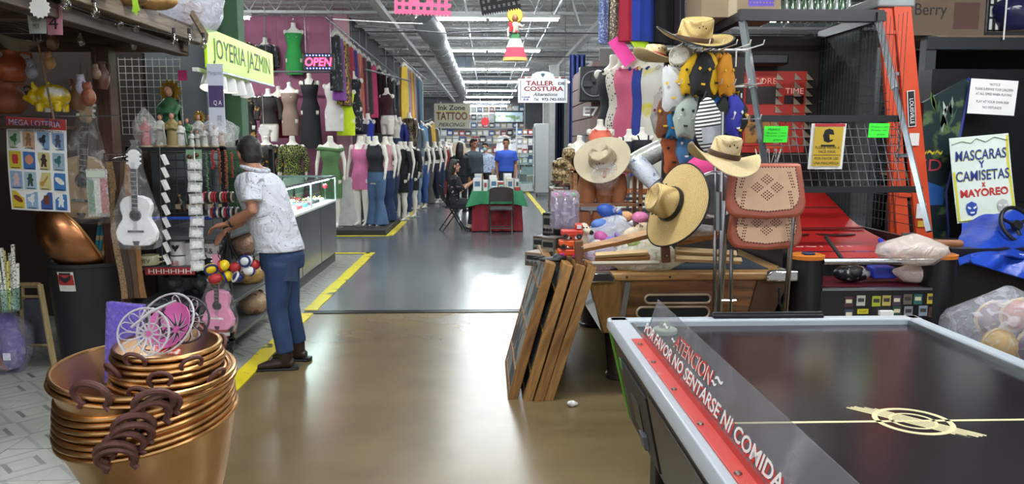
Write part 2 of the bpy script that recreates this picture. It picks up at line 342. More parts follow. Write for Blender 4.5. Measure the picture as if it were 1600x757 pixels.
# fluorescent lamps
def lamp(x, y, i, row):
    t = thing('ceiling_lamp', '', 'ceiling lamp', (x, y, 3.73), group='fluorescent strip lamps under the ceiling')
    B().prism([(-1.24, .02), (1.24, .02), (1.24, .075), (-1.24, .075)], .09).o('housing', WHITE, t, bev=.008)
    for s in (-1, 1): B().cyl((s*.03, 0, 0), (s*1.2, 0, 0), .024, 10).o('tube', emis('f2fbff', TUBE_EMIT), t); B().cyl((s*1.1, 0, .07), (s*1.1, 0, .85), .005, 4).o('chain', GREYM, t)
    ld = bpy.data.lights.new('lamp_light', 'AREA'); ld.shape = 'RECTANGLE'; ld.size = 2.35; ld.size_y = .12; ld.energy = TUBE_POWER; ld.color = (.95, .98, 1)
    lo = bpy.data.objects.new('lamp_light', ld); C.objects.link(lo); lo.parent = t; lo.location = (0, 0, -.035); return t
ordn = ['nearest', 'second', 'third', 'fourth', 'fifth', 'sixth', 'seventh', 'eighth', 'ninth']
for k in range(-3, 9):
    t = lamp(.03, 13.5+4.6*k, k, 0)
    t['label'] = ('white fluorescent strip lamp over the aisle, hanging behind the dancing doll' if k == 0 else f'white fluorescent strip lamp over the aisle, {ordn[k]} counting away from the doll' if k > 0 else f'white fluorescent strip lamp over the near aisle, {ordn[-k]} row on this side of the doll')
for k in range(-3, 6):
    for x in (-5.2, 4.05):
        t = lamp(x, 13.5+4.6*k, k, 1); t['label'] = 'white fluorescent strip lamp above the dresses stall' if (x > 0 and k == 1) else f"white fluorescent strip lamp over the {'games and dresses' if x > 0 else 'crafts and jewellery'} stalls, {ordn[k+3]} one down the hall"
# walls of the stalls
PINK = mat('a0607a', .8, sc_=2, a=.1); PINK2 = mat('b98a92', .8, sc_=2, a=.08)
struct(B().b2((-9, 16, 0), (-3.05, 16.1, 4.15)).o('wall_left', PINK), 'pink painted wall behind the dress mannequins')
struct(B().b2((-3.05, 15.9, 0), (-2.78, 16.2, 4.3)).o('wall_pillar', PINK2), 'pale pink pillar at the corner of the dress stall')
struct(B().b2((-2.95, 16.2, 0), (-2.8, 28, 4.2)).o('wall_left_side', mat('3d3439', .85)), 'dark wall behind the long row of hanging clothes')
struct(B().b2((-9, 46, 0), (9, 46.1, 4.6)).o('wall_back', mat('6f7072', .85)), 'grey wall at the far end of the hall')
struct(B().b2((-9, -4, 0), (-8.9, 60, 4.6)).o('wall_far_left', mat('4a4746', .85)))
struct(B().b2((8.9, -4, 0), (9, 60, 4.6)).o('wall_far_right', mat('4a4746', .85)))
# ================================================================ copper pots in the near aisle corner
COP = mat('dfb98e', .33, 1, sc_=5, a=.16, bump=.1, bs=30); COPD = mat('6e3f33', .42, .55, sc_=9, a=.2); IRON = mat('684440', .55, .3, sc_=30, a=.2, bump=.2); RIMM = mat('cfa06a', .3, 1, sc_=14, a=.22)
def pot_prof(r, d, rb, th=.004):
    o = []
    for i in range(9):
        t = i/8; o.append((rb+(r-rb)*(t**.75), -d+d*t))
    return o
def ring_handle(B_, c, yaw, r, tr, tilt=0.):
    q = MX.Translation(c) @ MX.Rotation(yaw, 4, 'Z') @ MX.Rotation(tilt, 4, 'Y'); pts = []
    for i in range(19): a = -pi*.86+2*pi*.86*i/18; pts.append(q@V((r*.95*cos(a)+r*.75, r*1.1*sin(a), .3*r*sin(a)**2*0)))
    a0, a1 = q@V((-.25*r, -.95*r, -.12*r)), q@V((-.25*r, .95*r, -.12*r)); B_.tube([a0]+pts[1:-1]+[a1], [tr*.8]+[tr]*17+[tr*.8], 8)
def copper_pot(loc, rot, r, d, rb, label, group, yaw, hr, tr, two=True):
    t = thing('copper_pot', label, 'copper pot', loc, 0, group, rot)
    pr = pot_prof(r, d, rb); ib = [(max(.001, a-.004), z+.004) for a, z in pr]
    B().lathe([(.001, -d), (rb*.9, -d)]+pr+ib[::-1]+[(.001, -d+.006)], 48, caps=False).o('bowl', COP, t, 60)
    B().tube(circ((0, 0, 0), r+.004, 48), .0105, 8, True).o('rim', RIMM, t)
    for k, yw in enumerate((yaw, yaw+pi) if two else (yaw,)):
        b = B(); c = V((cos(yw)*(r+.01), sin(yw)*(r+.01), -.022)); ring_handle(b, c, yw, hr, tr, -1.15+.15*RN.uniform(-1, 1)); b.o('handle', IRON, t)
    return t
PY = 3.2; pc = P(232, 655, PY); TIL = (rad(7), rad(-5), 0)
Rm = Euler(TIL).to_matrix(); axis = Rm@V((0, 0, 1)); words = ['lowest', 'second', 'third', 'fourth', 'fifth', 'sixth', 'seventh']
for k in range(7):
    c = pc+axis*(.0295*k)+V((.004*RN.uniform(-1, 1)+.0035*k, .006*RN.uniform(-1, 1), 0))
    copper_pot(c, (TIL[0]+.012*RN.uniform(-1, 1), TIL[1]+.012*RN.uniform(-1, 1), 0), .352-.003*k, .455 if k == 0 else .4, .19, f'large copper pot with iron ring handles, {words[k]} from the floor in the stack', 'large copper pots in the stack', rad(-87+4.2*k+4*RN.uniform(-1, 1)), .062, .0135)
ct = pc+axis*.2+V((.03, 0, 0)); TT = (rad(3), rad(4), 0)
copper_pot(ct+V((0, 0, .035)), TT, .345, .34, .2, 'wide open copper pot on top of the stack, holding the small pots', 'large copper pots in the stack', rad(-96), .062, .0135)
copper_pot(ct+V((-.004, .0, .006)), TT, .35, .36, .2, 'copper pot right under the wide open top pot', 'large copper pots in the stack', rad(-62), .062, .0135)
cs = P(266, 604, PY-.02); nm = ['lowest', 'second', 'third', 'fourth', 'fifth', 'sixth', 'seventh', 'topmost']
for k in range(8):
    c = cs+V((.006*RN.uniform(-1, 1), .006*RN.uniform(-1, 1), .0255*k))
    copper_pot(c, (rad(2+RN.uniform(-2, 2)), rad(RN.uniform(-1, 3)), 0), .226-.0035*k, .15, .07, f'small shallow copper pan, {nm[k]} of the pans nested in the big pot', 'small copper pans nested in the big pot', rad([-120, -60, -95, -20, -75, -130, -45, -100][k]), .038, .0085)
# purple glitter foam pack standing in the pot
t = thing('foam_pack', 'purple glitter foam board pack in shiny wrap standing in the copper pot', 'foam pack', P(184, 592, PY+.1), rad(-12), rot=(rad(-4), rad(3), rad(-12)))
B().b2((-.05, -.012, -.02), (.11, .012, .33)).o('board', mat('6a48c8', .5, sc_=60, a=.25), t, bev=.003)
B().b2((-.056, -.017, -.022), (.116, .017, .336)).o('wrapper', film('b8a8ff', .68, .1, 30), t, bev=.004)
# wire baskets with crochet flowers
def wire_basket(loc, rot, m1, m2, label, r=.13, inner=None):
    t = thing('wire_basket', label, 'wire basket', loc, rot=rot)
    B().tube(circ((0, 0, 0), r, 28), .0045, 6, True).o('rim', m1, t)
    for j in range(12):
        a = 2*pi*j/12; pts = []
        for i in range(13):
            q = 2*pi*i/12; rr = r*(.55+.42*cos(q)); aa = a+.25*sin(q); pts.append((rr*cos(aa), rr*sin(aa), -.55*r*(1-(rr/r)**2)))
        B().tube(pts[:-1], .0026, 5, True).o('petal_loop', m2 if j % 2 else m1, t)
    B().tube(circ((0, 0, -.07), r*.45, 20), .004, 5, True).o('hoop', m2, t)
    if inner: B().lathe([(.004, -.09), (r*.5, -.06), (r*.78, -.02), (r*.77, -.016), (r*.5, -.055), (.004, -.085)], 18, caps=False).o('lining', inner, t)
    return t
WW = mat('c4c2c6', .5, a=.1); WB = mat('39323c', .5)
wire_basket(P(258, 506, PY-.02), (rad(52), rad(-28), 0), WW, WB, 'round wire basket of white and black loops lined in pink', .135, mat('e070b8', .6))
wire_basket(P(224, 520, PY-.1), (rad(65), rad(-35), rad(20)), WW, WW, 'round wire basket of plain white loops leaning on the pink one', .1)
wire_basket(P(288, 500, PY+.05), (rad(70), rad(25), 0), WB, WW, 'dark wire basket with grey loops at the back of the pan', .1)
B().tube([P(205, 512, PY-.16), P(235, 488, PY-.15), P(275, 470, PY-.12)], [.005, .007, .004], 8).o('twisted_strap', WW); tag(bpy.data.objects['twisted_strap'], 'white twisted cord strap across the wire baskets', 'strap')
t = thing('red_packet', 'red printed packet lying inside the topmost small pan', 'packet', P(262, 549, PY-.04), rot=(rad(30), rad(12), rad(20)))
B().b2((-.05, -.02, 0), (.05, .02, .008)).o('packet_body', mat('d83a20', .35, sc_=40, col2='f0e8e0', thr=.62), t, bev=.003); B().b2((-.056, -.022, .002), (-.05, .022, .006)).o('sealed_edge', WHITE, t)
# ================================================================ people
def horiz_rings(b, rg, n=20, yaw=0):
    out = []
    for c, rx, ry in rg:
        c = V(c); out.append([c+MX.Rotation(yaw, 3, 'Z')@V((rx*cos(2*pi*k/n), ry*sin(2*pi*k/n), 0)) for k in range(n)])
    b.loft(out)
def hand(b, w, d, down, s=1., curl=.6, side=1):
    """palm and five fingers from wrist w along d; down = palm side"""
    w, d, dn = V(w), V(d).normalized(), V(down).normalized(); x = d.cross(dn).normalized()*side
    b.tube([w, w+d*.04*s, w+d*.085*s], [.026*s, .036*s, .034*s], 8, flat=.55)
    for i, ln in enumerate((.07, .08, .075, .06)):
        o = w+d*.08*s+x*(-.027+.018*i)*s; p1 = o+d*ln*.5*s+dn*ln*.12*curl*s; p2 = p1+d*ln*.3*s+dn*ln*.35*curl*s; p3 = p2+d*ln*.12*s+dn*ln*.4*curl*s
        b.tube([o-d*.02*s, p1, p2, p3], [.0095*s, .009*s, .008*s, .007*s], 6)
    o = w+d*.025*s-x*.03*s; b.tube([w+d*.02*s, o, o+d*.035*s-x*.015*s+dn*.012*s, o+d*.06*s-x*.01*s+dn*.03*s], [.014*s, .012*s, .0105*s, .009*s], 6)
def head(b, c, f, tilt=0):
    f = V(f); yaw = atan2(f.y, f.x); q = MX.Translation(c) @ MX.Rotation(yaw, 4, 'Z') @ MX.Rotation(tilt, 4, 'Y'); old = b.M; b.M = old@q
    b.ell((-.008, 0, .025), (.095, .076, .1)); b.ell((.03, 0, -.045), (.06, .055, .06)); b.ell((.072, 0, -.088), (.022, .026, .02)); b.tube([(.085, 0, .03), (.112, 0, -.02), (.095, 0, -.03)], [.009, .015, .011], 6)
    b.ell((.082, 0, -.052), (.014, .024, .009)); b.ell((.082, .032, .035), (.012, .024, .009)); b.ell((.082, -.032, .035), (.012, .024, .009))
    for s in (-1, 1): b.ell((-.008, s*.078, .0), (.022, .01, .034))
    b.tube([(-.025, 0, -.03), (-.04, 0, -.13), (-.045, 0, -.19)], [.058, .058, .065], 10); b.M = old
def person(name, label, J, f, topm, legm, hairm, shoem, loc=(0, 0, 0), rz=0, skin=SKIN, sleeve=.9, tilt=0, hairlen=.0, chest=(.13, .21), hips=(.13, .18), sit=False, shoes=True, pv=.013):
    t = thing(name, label, 'person', loc, rz); J = {k: V(p) for k, p in J.items()}; f = V(f).normalized(); yaw = atan2(f.y, f.x); h = J['head']; hf = J.get('hf', f); hyaw = atan2(hf.y, hf.x)
    b = B(); head(b, h, hf, tilt); b.tube([h+V((-.03*f.x, -.03*f.y, -.08)), J['neck'], J['neck']*.6+J['chest']*.4], [.055, .06, .09], 10)
    for s in 'LR': b.tube([J['s'+s], J['e'+s]*.5+J['s'+s]*.5, J['e'+s], J['w'+s]*.55+J['e'+s]*.45, J['w'+s]], [.05, .046, .04, .038, .026], 10); hand(b, J['w'+s], J.get('d'+s, J['w'+s]-J['e'+s]), J.get('n'+s, V((0, 0, -1))+f*.05), 1, J.get('curl', V((.6, 0, 0))).x)
    ob('body', fuse(b, .008, 4), skin, t)
    b = B(); n, c, w_, hp = J['neck'], J['chest'], J['waist'], J['hip']
    horiz_rings(b, [(n+V((0, 0, .0)), .06, .07), (n*.8+c*.2, chest[0]*.75, chest[1]*.8), (n*.45+c*.55, chest[0], chest[1]), (c, chest[0]*1.08, chest[1]), (c*.5+w_*.5, chest[0]*1.05, chest[1]*.95), (w_, chest[0]*1.02, chest[1]*.92), (hp*.6+w_*.4, hips[0]*1.08, hips[1]*1.08), (J.get('hem', hp), hips[0]*1.12, hips[1]*1.12)], 22, yaw)
    for s in 'LR':
        a, e, w2 = J['s'+s], J['e'+s], J['w'+s]
        if sleeve <= 1: b.tube([a*.75+c*.25, a, a.lerp(e, sleeve*.6), a.lerp(e, sleeve)], [.085, .08, .076, .078], 12)
        else: b.tube([a*.75+c*.25, a, e, e.lerp(w2, (sleeve-1)*.6), e.lerp(w2, sleeve-1)], [.08, .075, .062, .052, .046], 12)
    ob('shirt', fuse(b, pv, 3), topm, t)
    b = B(); horiz_rings(b, [(w_*.35+hp*.65, hips[0]*.92, hips[1]*.95), (hp, hips[0]*1.0, hips[1]), (hp+V((0, 0, -.1)), hips[0]*.95, hips[1]*.98)], 20, yaw)
    for s in 'LR': b.tube([J['h'+s], J['h'+s].lerp(J['k'+s], .5), J['k'+s], J['k'+s].lerp(J['a'+s], .45), J['a'+s]], [.105, .092, .074, .068, .064], 12)
    ob('trousers', fuse(b, pv, 3), legm, t)
    for s in 'LR':
        a = J['a'+s]; d = J.get('t'+s, f); d = V(d).normalized(); z = a.z if not sit else a.z; b = B(); g = J.get('g'+s, V((0, 0, 0))).z; base = V((a.x, a.y, g))
        b.tube([a+V((0, 0, .01)), base+V((0, 0, .07)), base+V((0, 0, .05))+d*.02], [.05, .05, .045], 10); b.tube([base-d*.06+V((0, 0, .045)), base+d*.04+V((0, 0, .048)), base+d*.13+V((0, 0, .036)), base+d*.2+V((0, 0, .024))], [.038, .044, .042, .02], 10, flat=.85)
        sh = ob('shoe', fuse(b, .007, 3), shoem, t); y2 = atan2(d.y, d.x)
        b = B(MX.Translation(base) @ MX.Rotation(y2, 4, 'Z')); b.b2((-.095, -.036, 0), (-.035, .036, .03)); b.box((.06, 0, .008), (.29, .085, .016)); b.o('sole', BLACK, sh, bev=.006)
    q = B(MX.Translation(h) @ MX.Rotation(hyaw, 4, 'Z') @ MX.Rotation(tilt, 4, 'Y')); q.ell((-.022, 0, .042), (.1, .085, .098)); q.ell((-.05, 0, -.005), (.068, .08, .08)); q.tube([(.06, -.05, .09), (.07, 0, .1), (.06, .05, .09)], [.025, .032, .025], 8)
    if hairlen: q.tube([(-.03, 0, .03), (-.075, 0, -.1), (-.085, 0, -hairlen*.6), (-.07, 0, -hairlen)], [.09, .095, .085, .04], 12)
    ob('hair', fuse(q, .009, 3), hairm, t)
    q = B(MX.Translation(h) @ MX.Rotation(hyaw, 4, 'Z') @ MX.Rotation(tilt, 4, 'Y'))
    for s in (-1, 1): q.ell((.0835, s*.032, .02), (.008, .013, .008), 8, 5)
    q.o('eyes', mat('1e1512', .3), t); return t
HAIRM = mat('1a1614', .5, sc_=80, a=.3, bump=.4); JEANS = mat('263d62', .8, sc_=6, a=.22, bump=.25, bs=18)
SHIRT = cells('6c6c94', 'd0d3dc', 34, .15, .75, bump=.9)
MY = 5.6
J = dict(head=P(388, 242, MY), neck=P(399, 266, MY), chest=P(410, 303, MY), waist=P(430, 362, MY), hip=P(441, 398, MY), hem=P(437, 391, MY),
    sL=P(391, 281, MY-.19), eL=P(394, 330, MY-.26), wL=P(356, 350, MY-.2), sR=P(405, 276, MY+.19), eR=P(388, 338, MY+.22), wR=P(362, 356, MY+.1),
    hL=P(436, 412, MY-.08), kL=P(433, 484, MY-.08), aL=P(446, 552, MY-.1), hR=P(446, 412, MY+.1), kR=P(453, 480, MY+.1), aR=P(466, 535, MY+.13), tL=(-1, -.12, 0), tR=(-1, .1, 0), hf=(-.7, .72, 0), dL=(-1, .15, -.2), curl=(.9, 0, 0))
m = person('person', 'man in a white dotted short-sleeved shirt, jeans and boots reaching into the rack', J, (-1, .35, 0), SHIRT, JEANS, HAIRM, mat('2c1d16', .4, sc_=20, a=.25), sleeve=.72, tilt=.12, chest=(.158, .2), hips=(.155, .175))
# belt line under the shirt hem, back pocket and wrist beads
bb = B(); bb.tube(circ((0, 0, 0), .034, 14), .007, 6, True); o = bb.o('bracelet', mat('1a1a1c', .4), m, loc=J['wL'].lerp(J['eL'], .12)); o.rotation_euler = (0, rad(75), 0)
B(MX.Translation(P(452, 425, MY-.155))).sheet(lambda a, b: ((a-.5)*.12, .01*sin(a*pi), (b-.5)*.14), 4, 4, .004).o('back_pocket', mat('2d3d5a', .8), m, rot=(0, 0, 0))
bb = B(); bb.tube([J['neck']+V((.09*cos(a), .1*sin(a), .012-.02*cos(a))) for a in [i*2*pi/16 for i in range(16)]], .016, 6, True); bb.o('collar', SHIRT, m)
# ================================================================ stall of crafts beside the tiled floor
WD = wood('2e1d14', '4e3524', 1, 3, .6); WD2 = wood('35251b', '5c442f', 0, 3, .6); WDZ = wood('33211a', '523425', 2, 3, .55); PINE = wood('b59a6a', 'd2bb88', 2, 3, .6); GREYWOOD = wood('57493a', '857460', 1, 3, .65)
# wooden roof of the stall: post, fascia and boards
t = thing('stall_roof', 'dark wooden roof of the craft stall with fascia board and posts', 'stall roof', (0, 0, 0))
B().b2((-2.18, 2.4, 2.37), (-2.1, 5.98, 2.46)).o('fascia', GREYWOOD, t, bev=.006); B().b2((-2.3, 2.4, 2.28), (-2.2, 5.9, 2.36)).o('beam', WD, t, bev=.006)
for i in range(14): B().b2((-4.6, 2.42+.255*i, 2.462), (-2.12, 2.66+.255*i, 2.485)).o('board', WD2, t, bev=.003)
B().b2((-4.6, 4.3, 2.3), (-2.3, 4.38, 2.46)).o('cross_beam', WD2, t, bev=.005); B().b2((-4.6, 5.75, 2.3), (-2.18, 5.85, 2.46)).o('cross_beam', WD2, t, bev=.005); B().b2((-4.8, 3.3, 2.2), (-2.3, 3.38, 2.46)).o('cross_beam', WD2, t, bev=.005)
B().b2((-2.78, 5.62, 0), (-2.66, 5.74, 2.32)).o('post', WDZ, t, bev=.006); B().b2((-4.8, 5.62, 0), (-4.68, 5.74, 2.32)).o('post', WDZ, t, bev=.006)
struct(B().b2((-4.9, 7.3, 0), (-3.15, 7.36, 2.46)).o('wall_stall', mat('2b1e18', .8, sc_=3, a=.2)), 'dark brown back wall of the craft stall')
struct(B().b2((-3.4, 7.6, 0), (-2.5, 7.66, 2.9)).o('wall_drywall', mat('5f6468', .8, sc_=2)), 'grey drywall behind the wire grid')
struct(B().b2((-4.9, 2.2, 0), (-4.84, 7.3, 2.46)).o('wall_stall_side', mat('2b2220', .85)))
struct(B().b2((-2.5, 7.5, 0), (-2.33, 7.7, 4.0)).o('wall_post_green', mat('31563a', .7)), 'green painted post behind the saint figurines')
B().cyl((-2.58, 7.45, 0), (-2.58, 7.45, 4.4), .055, 14).o('wall_pipe', mat('7b858c', .5)); struct(bpy.data.objects['wall_pipe'], 'grey pipe beside the green post')
# ---- helpers for thin wire goods
def grid_panel(name, label, w_, h, sp, m, loc, rot=(0, 0, 0), r=.003):
    t = thing(name, label, 'grid panel', loc, rot=rot)
    bv = B().cyl((0, 0, 0), (0, 0, h), r, 4).mesh('wire'); bh = B().cyl((0, 0, 0), (w_, 0, 0), r, 4).mesh('wire')
    for i in range(int(w_/sp)+1): ob('wire', bv, m, t, loc=(i*sp, 0, 0))
    for i in range(int(h/sp)+1): ob('wire', bh, m, t, loc=(0, .004, i*sp))
    return t
grid_panel('wire_grid', 'white wire grid panel behind the saint figurines', .5, .62, .055, mat('c9c9c4', .4), P(192, 210, 6.5))
grid_panel('wire_grid', 'dark wire grid panel inside the rolling rack', .85, .75, .07, mat('6a6c6e', .4, .5), (-2.72, 6.5, .8))
# ---- guitars
def guitar(name, label, loc, rot, s, m, mneck, bag=True):
    t = thing(name, label, 'guitar', loc, rot=rot)
    hw = [(0, .0), (.075, .004), (.11, .035), (.118, .08), (.1, .125), (.078, .16), (.076, .18), (.088, .215), (.09, .25), (.07, .285), (.03, .3), (0, .3)]
    pl = [(x*s, z*s) for x, z in hw]+[(-x*s, z*s) for x, z in hw[-2:0:-1]]
    B().prism(pl, .055*s).o('body', m, t, 30, bev=.006*s); B().tube(circ((0, -.0285*s, .185*s), .03*s, 20, 'y'), .005*s, 6, True).o('rosette', mneck, t); B(MX.Translation((0, -.0282*s, .185*s)) @ MX.Rotation(pi/2, 4, 'X')).lathe([(.001, 0), (.028*s, 0), (.028*s, .001)], 20).o('sound_hole', BLACK, t)
    B().b2((-.016*s, -.036*s, .2*s), (.016*s, -.028*s, .46*s)).o('fretboard', mneck, t); B().b2((-.014*s, -.03*s, .28*s), (.014*s, -.012*s, .46*s)).o('neck', m, t, bev=.004*s)
    for i in range(9): B().b2((-.016*s, -.0375*s, (.23+.026*i)*s), (.016*s, -.036*s, (.232+.026*i)*s)).o('fret', CHROME, t)
    hd = B().prism([(-.014*s, .455*s), (.014*s, .455*s), (.03*s, .48*s), (.03*s, .56*s), (.012*s, .572*s), (-.012*s, .572*s), (-.03*s, .56*s), (-.03*s, .48*s)], .016*s, MX.Translation((0, -.02*s, 0))).o('headstock', m, t, bev=.003*s)
    for i in range(6): B().cyl(((.034 if i % 2 else -.034)*s, -.03*s, (.492+.026*(i//2))*s), ((.034 if i % 2 else -.034)*s, -.016*s, (.492+.026*(i//2))*s), .007*s, 8).o('peg', WHITE, hd)
    B().b2((-.045*s, -.034*s, .083*s), (.045*s, -.028*s, .095*s)).o('bridge', mneck if m is not PINKG else WHITE, t); B().prism([(-.02*s, .03*s), (.02*s, .03*s), (.012*s, .005*s), (-.012*s, .005*s)], .004*s, MX.Translation((0, -.03*s, 0))).o('tailpiece', mneck, t)
    for i in range(4): B().cyl(((-.009+.006*i)*s, -.036*s, .09*s), ((-.009+.006*i)*s, -.0385*s, .5*s), .0007*s, 4).o('string', STEEL, t)
    if bag:
        rg = []
        for z, x, y in ((-.02, .1, .035), (.0, .14, .05), (.09, .15, .055), (.2, .125, .05), (.33, .085, .045), (.46, .05, .04), (.57, .04, .035), (.6, .015, .012), (.63, .03, .02)):
            rg.append([V((x*s*cos(2*pi*k/20)*(1+.05*sin(5*k+z*40)), -.008*s+y*s*sin(2*pi*k/20), z*s)) for k in range(20)])
        B().loft(rg).o('bag', film('ffffff', .95, .08, 12), t, 60)
    return t
PINKG = mat('e58fb8', .35, a=.03)
guitar('guitar', 'white toy guitar in a clear plastic bag hanging on the rack', P(216, 384, 5.3), (0, rad(1.5), rad(4)), K(150, 5.3)/.58, mat('e9e9ea', .35, a=.03), mat('4c4c50', .5))
guitar('guitar', 'pink toy guitar in a clear bag hanging under the yellow balls', P(342, 515, 5.5), (0, rad(2), rad(-5)), K(106, 5.5)/.5, PINKG, mat('3a2f30', .5))
guitar('guitar', 'pale brown guitar wrapped in clear plastic beside the lottery poster', P(130, 342, 5.6), (0, rad(6), rad(10)), K(186, 5.6)/.58, mat('a48a68', .4), mat('2c221c', .5))
# ---- black bin, copper bowl, sticks
bl = G(148, 571); bl.y = 5.75; t = thing('trash_bin', 'tall black plastic bin with a red shield sticker', 'bin', (-2.93, 5.72, 0))
B().lathe([(.22, 0), (.235, .01), (.285, .76), (.3, .765), (.3, .79), (.28, .79), (.265, .75), (.22, .02), (.001, .02)], 36, caps=False).o('bin_body', mat('1b1b1d', .5), t, 50)
lb = B(MX.Rotation(rad(-8), 4, 'Z')).sheet(lambda a, b: ((a-.5)*.12, -.268-.018*b-.008*cos((a-.5)*3), .6+.14*b), 6, 4, .003).o('sticker', mat('d8d4cc', .6), t)
B(MX.Rotation(rad(-8), 4, 'Z')).sheet(lambda a, b: ((a-.5)*.115, -.2755-.0145*b-.008*cos((a-.5)*3), .645+.075*b), 6, 4, .002).o('red_band', mat('a8302a', .6), lb)
B(MX.Rotation(rad(-8), 4, 'Z')).prism([(-.042, .735), (.042, .735), (.042, .69), (0, .66), (-.042, .69)], .003, MX.Translation((0, -.2935, 0))).o('shield', INK, lb)
def copper_bowl(loc, rot, r, label):
    t = thing('copper_bowl', label, 'copper bowl', loc, rot=rot); pr = [(r*sin(a), -r*.75*cos(a)) for a in [i*pi/2/10 for i in range(1, 11)]]
    B().lathe([(.002, -r*.75)]+pr+[(a-.004, z+.003) for a, z in pr[::-1]]+[(.002, -r*.745)], 36, caps=False).o('bowl_shell', mat('c4855a', .3, 1, sc_=6, a=.15, bump=.1), t, 60); B().tube(circ((0, 0, 0), r, 36), .008, 6, True).o('rim', RIMM, t)
copper_bowl(P(118, 368, 5.62), (rad(-12), rad(58), rad(30)), .3, 'hammered copper bowl tipped over the black bin')
for i, (u, c) in enumerate(((150, '3f9fb0'), (162, 'b89a5a'), (176, '8f2f86'), (156, '4aa8c8'), (186, 'a8257a'))):
    B().tube([(0, 0, -.5), (0, 0, .22)], [.012, .012], 8).o('painted_stick', stripes(c, 'd8c8a0', .12, 2, .7), loc=P(u, 392, 5.72), rot=(rad(6), rad(14), 0)); tag(bpy.data.objects['painted_stick' if i == 0 else f'painted_stick.{i:03d}'], f"{['teal', 'tan', 'purple', 'light blue', 'magenta'][i]} wooden stick poking out of the black bin", 'stick', 'sticks in the bin')
# pine easel frame
t = thing('easel_frame', 'unpainted pine folding frame standing beside the black bin', 'wooden frame', (0, 0, 0))
for u0, v0, u1, v1, y in ((62, 445, 85, 571, 5.62), (33, 446, 40, 560, 5.9)):
    a, b = P(u0, v0, y), P(u1, v1, y); B().tube([a, V((b.x, b.y, 0))], .024, 4).o('leg', PINE, t)
for v, h in ((446, .03), (464, .016), (540, .016)): a, b = P(33, v, 5.85), P(62+(v-446)*.18, v, 5.62); B().tube([a, b], h*.7, 4).o('rail', PINE, t)
B().loft([[P(36, 468, 5.86), P(64, 468, 5.64), P(64, 468, 5.66), P(36, 468, 5.88)], [P(40, 538, 5.86), P(74, 538, 5.64), P(74, 538, 5.66), P(40, 538, 5.88)]]).o('mesh_panel', mat('5b5c68', .8), t)
# bag of clay jugs and a glass jar of patterned sticks
def bag(name, label, loc, r, h, n=18, m=None, knot=True, seed=0, cat='plastic bag', rot=(0, 0, 0)):
    t = thing(name, label, cat, loc, rot=rot); q = random.Random(seed); rg = []; N = 8; ph = q.uniform(0, 6)
    for i in range(N+1):
        z = i/N; w_ = (.8+.4*sin(pi*min(1, z*1.1))) if z < .72 else (.9-(z-.72)/.28*.82); w_ = max(w_, .07)
        rg.append([V((r[0]*w_*cos(2*pi*k/n)*(1+.07*sin(4*k+7*z+ph)+.05*sin(9*k+3*z)), r[1]*w_*sin(2*pi*k/n)*(1+.06*sin(5*k+5*z+ph)), h*z)) for k in range(n)])
    B().loft(rg).o('bag_film', m or film('f2f4ff', .55, .12, 16), t, 70)
    if knot:
        b = B(); z = h
        for i in range(5): a = 2*pi*i/5; b.tube([(0, 0, z-.02), (.25*r[0]*cos(a), .25*r[1]*sin(a), z+.03*h), (.4*r[0]*cos(a), .4*r[1]*sin(a), z+.1*h)], [.012, .016, .006], 5)
        b.o('knot', m or film('f2f4ff', .55, .12, 16), t)
    return t
bc = G(22, 575); bag('plastic_bag', 'clear bag with purple bundle and clay jugs on the tiled floor', V((bc.x, 5.5, .01)), (.17, .14), .5, seed=3, knot=False, m=film('ece8ff', .9, .1, 12))
CLAY = mat('8a4e30', .6, sc_=6, a=.15); CLAY2 = mat('b27048', .65, sc_=6, a=.12)
def jug(name, label, loc, r, h, m=CLAY, cat='clay jug', hnd=True, rot=(0, 0, 0)):
    t = thing(name, label, cat, loc, rot=rot)
    B().lathe([(.001, 0), (r*.6, 0), (r*.95, h*.25), (r, h*.45), (r*.8, h*.7), (r*.5, h*.85), (r*.52, h*.92), (r*.62, h), (r*.55, h), (r*.44, h*.9), (r*.4, h*.8), (.001, h*.6)], 24, caps=False).o('jug_body', m, t, 60)
    if hnd: B().tube([(r*.55, 0, h*.95), (r*1.2, 0, h*.9), (r*1.3, 0, h*.65), (r*.9, 0, h*.5)], r*.1, 6).o('handle', m, t)
    return t
for i, (dx, dz, r) in enumerate(((-.09, .02, .085), (.03, .02, .08), (-.06, .2, .08))): jug('clay_jug', f"brown clay jug in the clear floor bag, {['by the wall side', 'by the purple bundle', 'on top of the others'][i]}", (bc.x+dx, 5.5, dz), r, .17)
t = thing('yarn_bundle', 'purple fuzzy bundle inside the clear floor bag', 'bundle', (bc.x+.09, 5.47, .02)); q = B(); q.ell((0, 0, .16), (.085, .08, .16)); q.ell((-.03, 0, .33), (.07, .07, .1)); ob('bundle_body', fuse(q, .012, 2), mat('5f5488', .95, sc_=40, a=.25, bump=.6), t); q = B()
q.b2((-.02, -.088, .1), (.03, -.083, .15)); q.o('price_tag', PAPER, t)
t = thing('stick_jar', 'clear glass jar holding the patterned sticks', 'jar', P(12, 486, 5.35)); B().lathe([(.001, 0), (.085, 0), (.09, .01), (.09, .16), (.086, .16), (.085, .012), (.001, .008)], 24, caps=False).o('jar_glass', glass(), t, 60); B().tube(circ((0, 0, .16), .088, 24), .004, 6, True).o('rim', glass(), t)
STK = [cells('2a2a2e', 'dedcd2', 42, .05, .6, 'DISTANCE_TO_EDGE'), cells('3a6a48', 'e2e0d6', 55, .3), cells('2b2b30', 'd8d070', 50, .28), mat('d9d6ce', .6, sc_=60, col2='585a60', thr=.55)]
